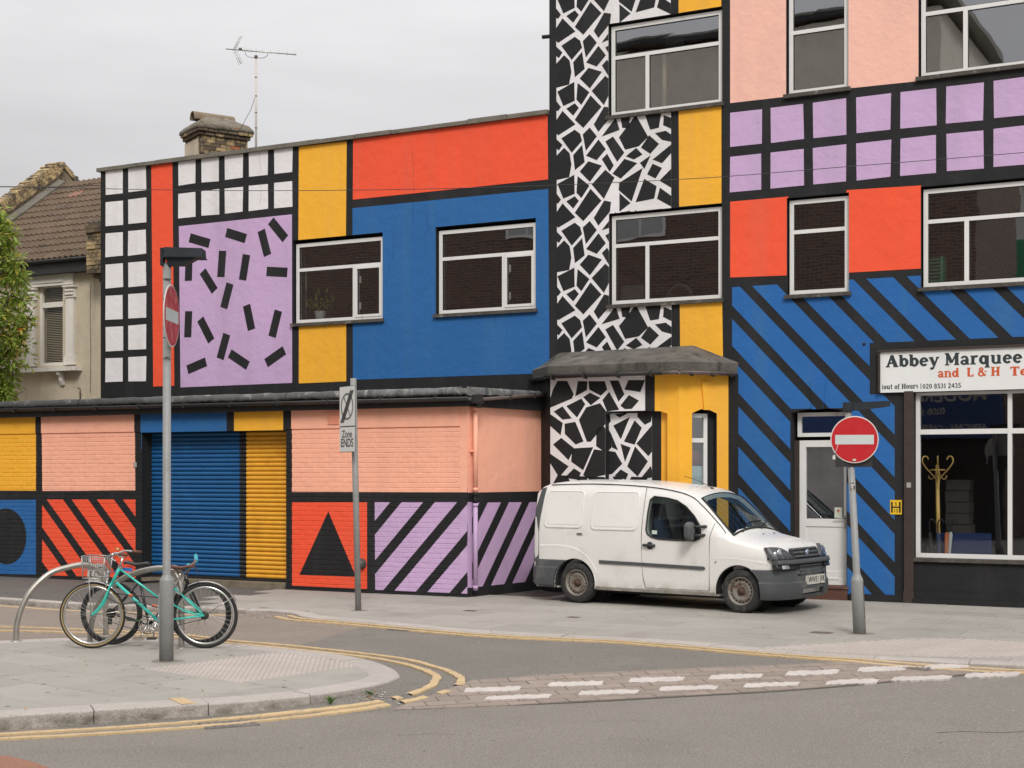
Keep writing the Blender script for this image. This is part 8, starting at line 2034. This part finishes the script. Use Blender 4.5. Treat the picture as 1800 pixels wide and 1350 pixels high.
b = MB(); b.fbox(-38.4, -4.2, 15.75, 15.95, OPD-0.12, OPD+7.4); b.build('eaves', mat('eaves_paint', (0.30, 0.28, 0.25)), op)
b = MB(); b.fbox(-38.4, -4.2, 15.7, 15.85, OPD-0.22, OPD-0.125); b.build('gutter', GUT, op)
b = MB(); b.fbox(-38, -4.55, 11.4, 13.1, OPD-0.06, OPD+0.0); b.build('render_band', mat('opposite_render_grey', (0.34, 0.31, 0.27), rough=0.9, var=0.15), op)
for (u, z) in ((-14.2, 10.2), (-18.3, 10.6), (-7.6, 5.4), (-13.4, 5.2), (-19, 5.2)):
    b = MB(); b.fbox(u-0.9, u+0.9, z-0.8, z+0.8, OPD-0.05, OPD-0.004); wo = b.build('window', PVC, op)
    b = MB(); b.fbox(u-0.8, u-0.04, z-0.7, z+0.7, OPD-0.06, OPD-0.051); b.fbox(u+0.04, u+0.8, z-0.7, z+0.7, OPD-0.06, OPD-0.051); b.build('pane', mat('grey_pane', (0.42, 0.43, 0.42), rough=0.4), wo)
b = MB(); b.fbox(-12, -2.85, 2.85, 4.5, OPD-0.35, OPD-0.004); fs = b.build('shop_fascia', mat('blue_fascia', (0.03, 0.07, 0.22), rough=0.5), op)
b = MB(); nn = W(0, 0, OPD-0.355)-W(0, 0, 0); LT = -FR
def otext(txt, u, z, size, bold=0.004): flat_text(b, txt, W(u, z, OPD-0.355-0.0), LT, UP, size, bold=bold)
otext('MODERN', -4.35, 4.08, 0.52, 0.01); otext('0208 558 4', -5.0, 3.62, 0.26); otext('AFRICAN \u00b7 CARIBBEAN \u00b7 POLISH & C', -5.2, 3.15, 0.24); b.build('fascia_lettering', mat('pale_lettering', (0.55, 0.52, 0.44)), fs, recalc=False)
b = MB(); b.fbox(-12, -2.85, 0.0, 2.8, OPD-0.06, OPD-0.004); b.build('shop_glazing', mat('dark_shop_glass', (0.02, 0.02, 0.022), rough=0.2), op)
b = MB(); b.fbox(-9.6, -6.0, 0.0, 2.84, OPD-0.12, OPD-0.061); b.build('added_pale_panel', mat('added_panel_pale', (0.62, 0.60, 0.57), rough=0.8, var=0.2, vscale=1.5), op)  # pale slab added across the street to brighten the door glass reflection
op2 = thing('modern_block', 'pale modern block with green glass across the street, mirrored in the right windows', 'building', W(6, 0, OPD+16))
b = MB(); b.fbox(-8.5, 22, -0.1, 15.2, OPD+14, OPD+22); b.build('wall', mat('modern_pale', (0.6, 0.59, 0.56), rough=0.8), op2)
for z, ua_, ub2 in ((3.0, -6, 9.5), (6.3, -6, 9.5), (9.9, -5.9, -2.4), (9.9, -0.5, 9.5), (13.3, -4.6, 3)):
    b = MB(); b.fbox(ua_, ub2, z-0.75, z+0.75, OPD+13.95, OPD+13.998); b.build('green_glazing', mat('green_glass_panel', (0.05, 0.25, 0.13), rough=0.3), op2)

# ================================================================== LITTER and fallen leaves
lit = MB(); rl = random.Random(9)
LITM = [mat('litter_white', (0.6, 0.58, 0.55)), mat('litter_tan', (0.42, 0.28, 0.14)), mat('litter_dark', (0.08, 0.07, 0.06)), mat('litter_orange', (0.55, 0.2, 0.06))]
def bit(px, py, s, m, onroad=True):
    x, y = gr(px, py) if onroad else gp(px, py); z = (zroad(x, y) if onroad else 0.0)+0.012; a = rl.uniform(0, 6.28)
    lit.hexa([(x+s*math.cos(a+k)*f_, y+s*math.sin(a+k), z-0.006+e+0.004*rl.random()) for e, f_ in ((0, 1), (0.004, 0.9)) for k in (0, 1.4, 3.1, 4.6)], m)
for k in range(60): bit(rl.gauss(665, 28), rl.gauss(1226, 6), rl.uniform(0.004, 0.013), rl.choice((0, 1, 1, 2, 3, 0)))
for k in range(50): bit(rl.uniform(420, 560), rl.uniform(1082, 1088), rl.uniform(0.006, 0.014), rl.choice((0, 1, 2)))
for k in range(70): bit(rl.uniform(100, 1800), rl.uniform(1100, 1330), rl.uniform(0.003, 0.008), rl.choice((0, 2, 1)))
for (px, py) in ((45, 1247.5), (150, 1163), (152, 1170), (233, 1170), (314, 1222), (356, 1216)): bit(px, py, 0.012, 3 if px in (45, 150) else 1, False)
for k in range(60): bit(rl.uniform(820, 1790), rl.uniform(1060, 1130), rl.uniform(0.003, 0.009), rl.choice((0, 2)), False) if k % 1 == 0 else None
o = lit.build('litter', LITM, kind='stuff', recalc=False)

# ================================================================== fine cracks in the render
CRK = mat('hairline_crack', (0.10, 0.05, 0.045), rough=1.0, var=0.1); CRB = mat('hairline_crack_blue', (0.010, 0.04, 0.11), rough=1.0, var=0.1); CRG = mat('hairline_crack_grey', (0.30, 0.30, 0.30), rough=1.0, var=0.1)
rc_ = random.Random(77)
def crack(pts, m, parent, w=0.0035, off=0.0035):
    q = []
    for (x0, y0), (x1, y1) in zip(pts, pts[1:]):
        for i in range(8):
            t = i/8; q.append((x0+(x1-x0)*t+rc_.uniform(-.9, .9), y0+(y1-y0)*t))
    uz = [pl(*p) for p in q]; b = MB()
    rows = [[W(u-w*rc_.uniform(.3, 1), z, off), W(u+w*rc_.uniform(.3, 1), z, off)] for u, z in uz]
    b.grid(rows, 0, False); b.build('crack', m, parent, recalc=False)
crack([(724, 262), (727, 300), (728, 342)], CRK, left); crack([(727, 356), (725, 372), (727, 402)], CRB, left)
crack([(748, 362), (752, 400), (746, 420)], CRB, left); crack([(692, 420), (689, 460), (682, 480), (678, 505)], CRB, left)
crack([(456, 268), (457, 285), (459, 306)], CRG, left, 0.004); crack([(458, 323), (459, 340), (457, 362)], CRG, left, 0.004)
crack([(1300, 540), (1306, 556)], CRB, corner); crack([(1478, 585), (1490, 588), (1496, 600)], CRB, corner)

# ================================================================== weeds in the gutter
WD = mat('weed_green', (0.10, 0.19, 0.04), rough=0.7, var=0.2)
for (px, py, n_, h_, wl_) in ((581, 1238, 16, 0.075, 'small green weed growing in the gutter under the island kerb'), (651, 1222, 10, 0.05, 'tiny tuft of weed at the rounded tip of the island kerb')):
    x, y = gr(px, py); c = Vector((x, y, zroad(x, y))); b = MB()
    for k in range(n_):
        a = rc_.uniform(0, 6.28); d = Vector((math.cos(a), math.sin(a), 0)); h = h_*rc_.uniform(.5, 1); s_ = Vector((-d.y, d.x, 0))*0.006
        p1, p2 = c+d*0.02+UP*h*0.7, c+d*rc_.uniform(.03, .06)+UP*h; b.face([c-s_, c+s_, p1+s_*1.3, p2, p1-s_*1.3])
    tag(b.build('weed', WD, recalc=False), wl_, 'weed')

# ================================================================== gum spots, stains doubling as contact shade at the post feet, tar lines
GUM = mat('old_gum', (0.23, 0.215, 0.19), rough=0.9, var=0.2); GRM = mat('base_grime_shade', (0.24, 0.215, 0.175), rough=0.95, var=0.3, vscale=12)
gm = MB()
def blot(b, x, y, r, z, m=0, sx=1.0, ang=0.0, n=9):
    b.face([(x+math.cos(ang)*r*sx*math.cos(t)*f-math.sin(ang)*r*math.sin(t)*f, y+math.sin(ang)*r*sx*math.cos(t)*f+math.cos(ang)*r*math.sin(t)*f, z) for t, f in ((2*math.pi*i/n, rc_.uniform(.75, 1.15)) for i in range(n))], m)
for k in range(260):
    x, y = rc_.uniform(-8.5, -1.3), rc_.uniform(11.3, 16.8)
    if inside_convex(ish, (x, y), -0.05) and not inside_convex(tI, (x, y), 0): blot(gm, x, y, rc_.uniform(.008, .026), 0.0024)
for k in range(420):
    x, y = rc_.uniform(-4, 8), rc_.uniform(13.8, 21.5); D = NX*x+NY*y
    if D < DG-0.1 or (D < DM-0.7 and x > 0.4):
        if all(((b_[0]-a[0])*(y-a[1])-(b_[1]-a[1])*(x-a[0])) > 0.08 for a, b_ in zip(far_in[::6], far_in[6::6])) and not inside_convex(tF, (x, y), 0): blot(gm, x, y, rc_.uniform(.008, .026), 0.0024)
gm.build('gum_spots', GUM, None, kind='stuff', recalc=False)
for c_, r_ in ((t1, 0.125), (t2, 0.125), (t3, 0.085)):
    b = MB(); b.face([(c_.x+r_*(1.25+0.12*math.sin(3*t+1))*math.cos(t), c_.y+r_*(1+0.1*math.sin(2*t))*math.sin(t), 0.0027) for t in (2*math.pi*i/28 for i in range(28))]); b.build('foot_stain_shade', GRM, pav if c_ is t1 else fp_, recalc=False)  # stain ring at each post foot, also darkened in place of contact shade
TAR = mat('tar_seam', (0.085, 0.08, 0.075), rough=0.9, var=0.3)
def seamline(pts, w, m=TAR):
    q = resample(catmull([gr(*p) for p in pts], 6), 0.06); rows = []
    for (x, y), (lx, ly), (rx, ry) in zip(q, offset_line(q, w), offset_line(q, -w)):
        j = rc_.uniform(-.012, .012); rows.append([(lx+j, ly+j*rc_.random(), zroad(lx, ly)+0.0022), (rx+j, ry+j*rc_.random(), zroad(rx, ry)+0.0022)])
    b = MB(); b.grid(rows, 0, False); b.build('road_crack', m, bpy.data.objects['road'], recalc=False)
seamline([(1640, 1289), (1700, 1286), (1760, 1288), (1820, 1285)], 0.006); seamline([(700, 1293), (760, 1290), (800, 1292)], 0.003); seamline([(1030, 1270), (1090, 1266), (1160, 1268)], 0.0025)
seamline([(910, 1132), (990, 1136), (1080, 1139)], 0.003); seamline([(520, 1100), (600, 1108), (660, 1118)], 0.003)

# ================================================================== things seen dimly behind the upper windows
def inw(px, py, o): u, z = pl(px, py, o); return W(u, z, o)
pm = mat('pale_green_pole', (0.30, 0.34, 0.28), rough=0.7); bm_ = mat('beige_pole', (0.40, 0.32, 0.22), rough=0.8)
b = MB(); b.tube([inw(527, 575, -0.42), inw(527, 425, -0.42)], 0.03, 8); tag(b.build('window_pole', bm_), 'pale upright pole just inside the left edge of the window over the yellow panel', 'pole')
b = MB(); b.tube([inw(538, 570, -0.45), inw(538, 475, -0.45)], 0.012, 8); tag(b.build('thin_rod', pm), 'thin greenish rod inside the leftmost mural window beside a leafy plant', 'rod')
pc_ = inw(563, 562, -0.55); plt_ = thing('potted_plant', 'leafy yellow-green plant on the sill inside the leftmost mural window', 'plant', pc_)
b = MB(); b.lathe(pc_-UP*0.02, UP, [(0.08, 0), (0.11, 0.16), (0.10, 0.17), (0.0, 0.16)], 14); b.build('pot', mat('pale_pot', (0.45, 0.43, 0.40), rough=0.7), plt_)
b = MB()
for k in range(110):
    a, e = rc_.uniform(0, 6.28), rc_.uniform(0.1, 1.3); d = Vector((math.cos(a)*math.cos(e), math.sin(a)*math.cos(e)*0.6, math.sin(e))); p = pc_+UP*0.14+d*rc_.uniform(0.05, 0.38)+FR*rc_.uniform(-.25, .2)
    sd_ = d.cross(UP).normalized() if abs(d.z) < .98 else FR; L_ = rc_.uniform(.07, .14); b.face([p, p+d*L_*.4+sd_*.022, p+d*L_, p+d*L_*.4-sd_*.022], 0 if rc_.random() < .7 else 1)
b.build('leaves', [LEAFS[0], LEAFS[3]], plt_, kind='stuff', recalc=False)
b = MB(); b.tube([inw(1168, 205, -0.6), inw(1168, 92, -0.6)], 0.035, 8); tag(b.build('window_pole', bm_), 'beige upright post inside the topmost tower window', 'pole')
b = MB(); b.lathe(inw(1187, 74, -0.5), FN_, [(0.0, -0.03), (0.15, -0.03), (0.165, 0.0), (0.14, 0.02), (0, 0.02)], 24); tag(b.build('round_fan', BLKPL), 'dark round fan behind the topmost tower window', 'fan')
ch_ = thing('office_chair', 'dark curved chair back inside the lower tower window', 'chair', inw(1200, 530, -0.8))
b = MB(); b.tube(catmull([tuple(inw(x, y, -0.8)) for x, y in ((1172, 530), (1178, 512), (1192, 502), (1208, 506), (1218, 524), (1219, 540))], 5), 0.025, 8); b.build('back_frame', mat('dark_chair', (0.05, 0.05, 0.055), rough=0.5), ch_)
b = MB(); b.box(inw(1199, 545, -0.85), (0.42, 0.4, 0.07), 0, angF, bev=0.02); b.build('seat', MATS['dark_chair'], ch_)
b = MB(); c = inw(1112, 516, -0.7); b.box(c, (0.38, 0.05, 0.26), 0, angF); tag(b.build('monitor', mat('grey_case', (0.12, 0.12, 0.12), rough=0.5)), 'grey computer monitor at the lower left inside the lower tower window', 'monitor')
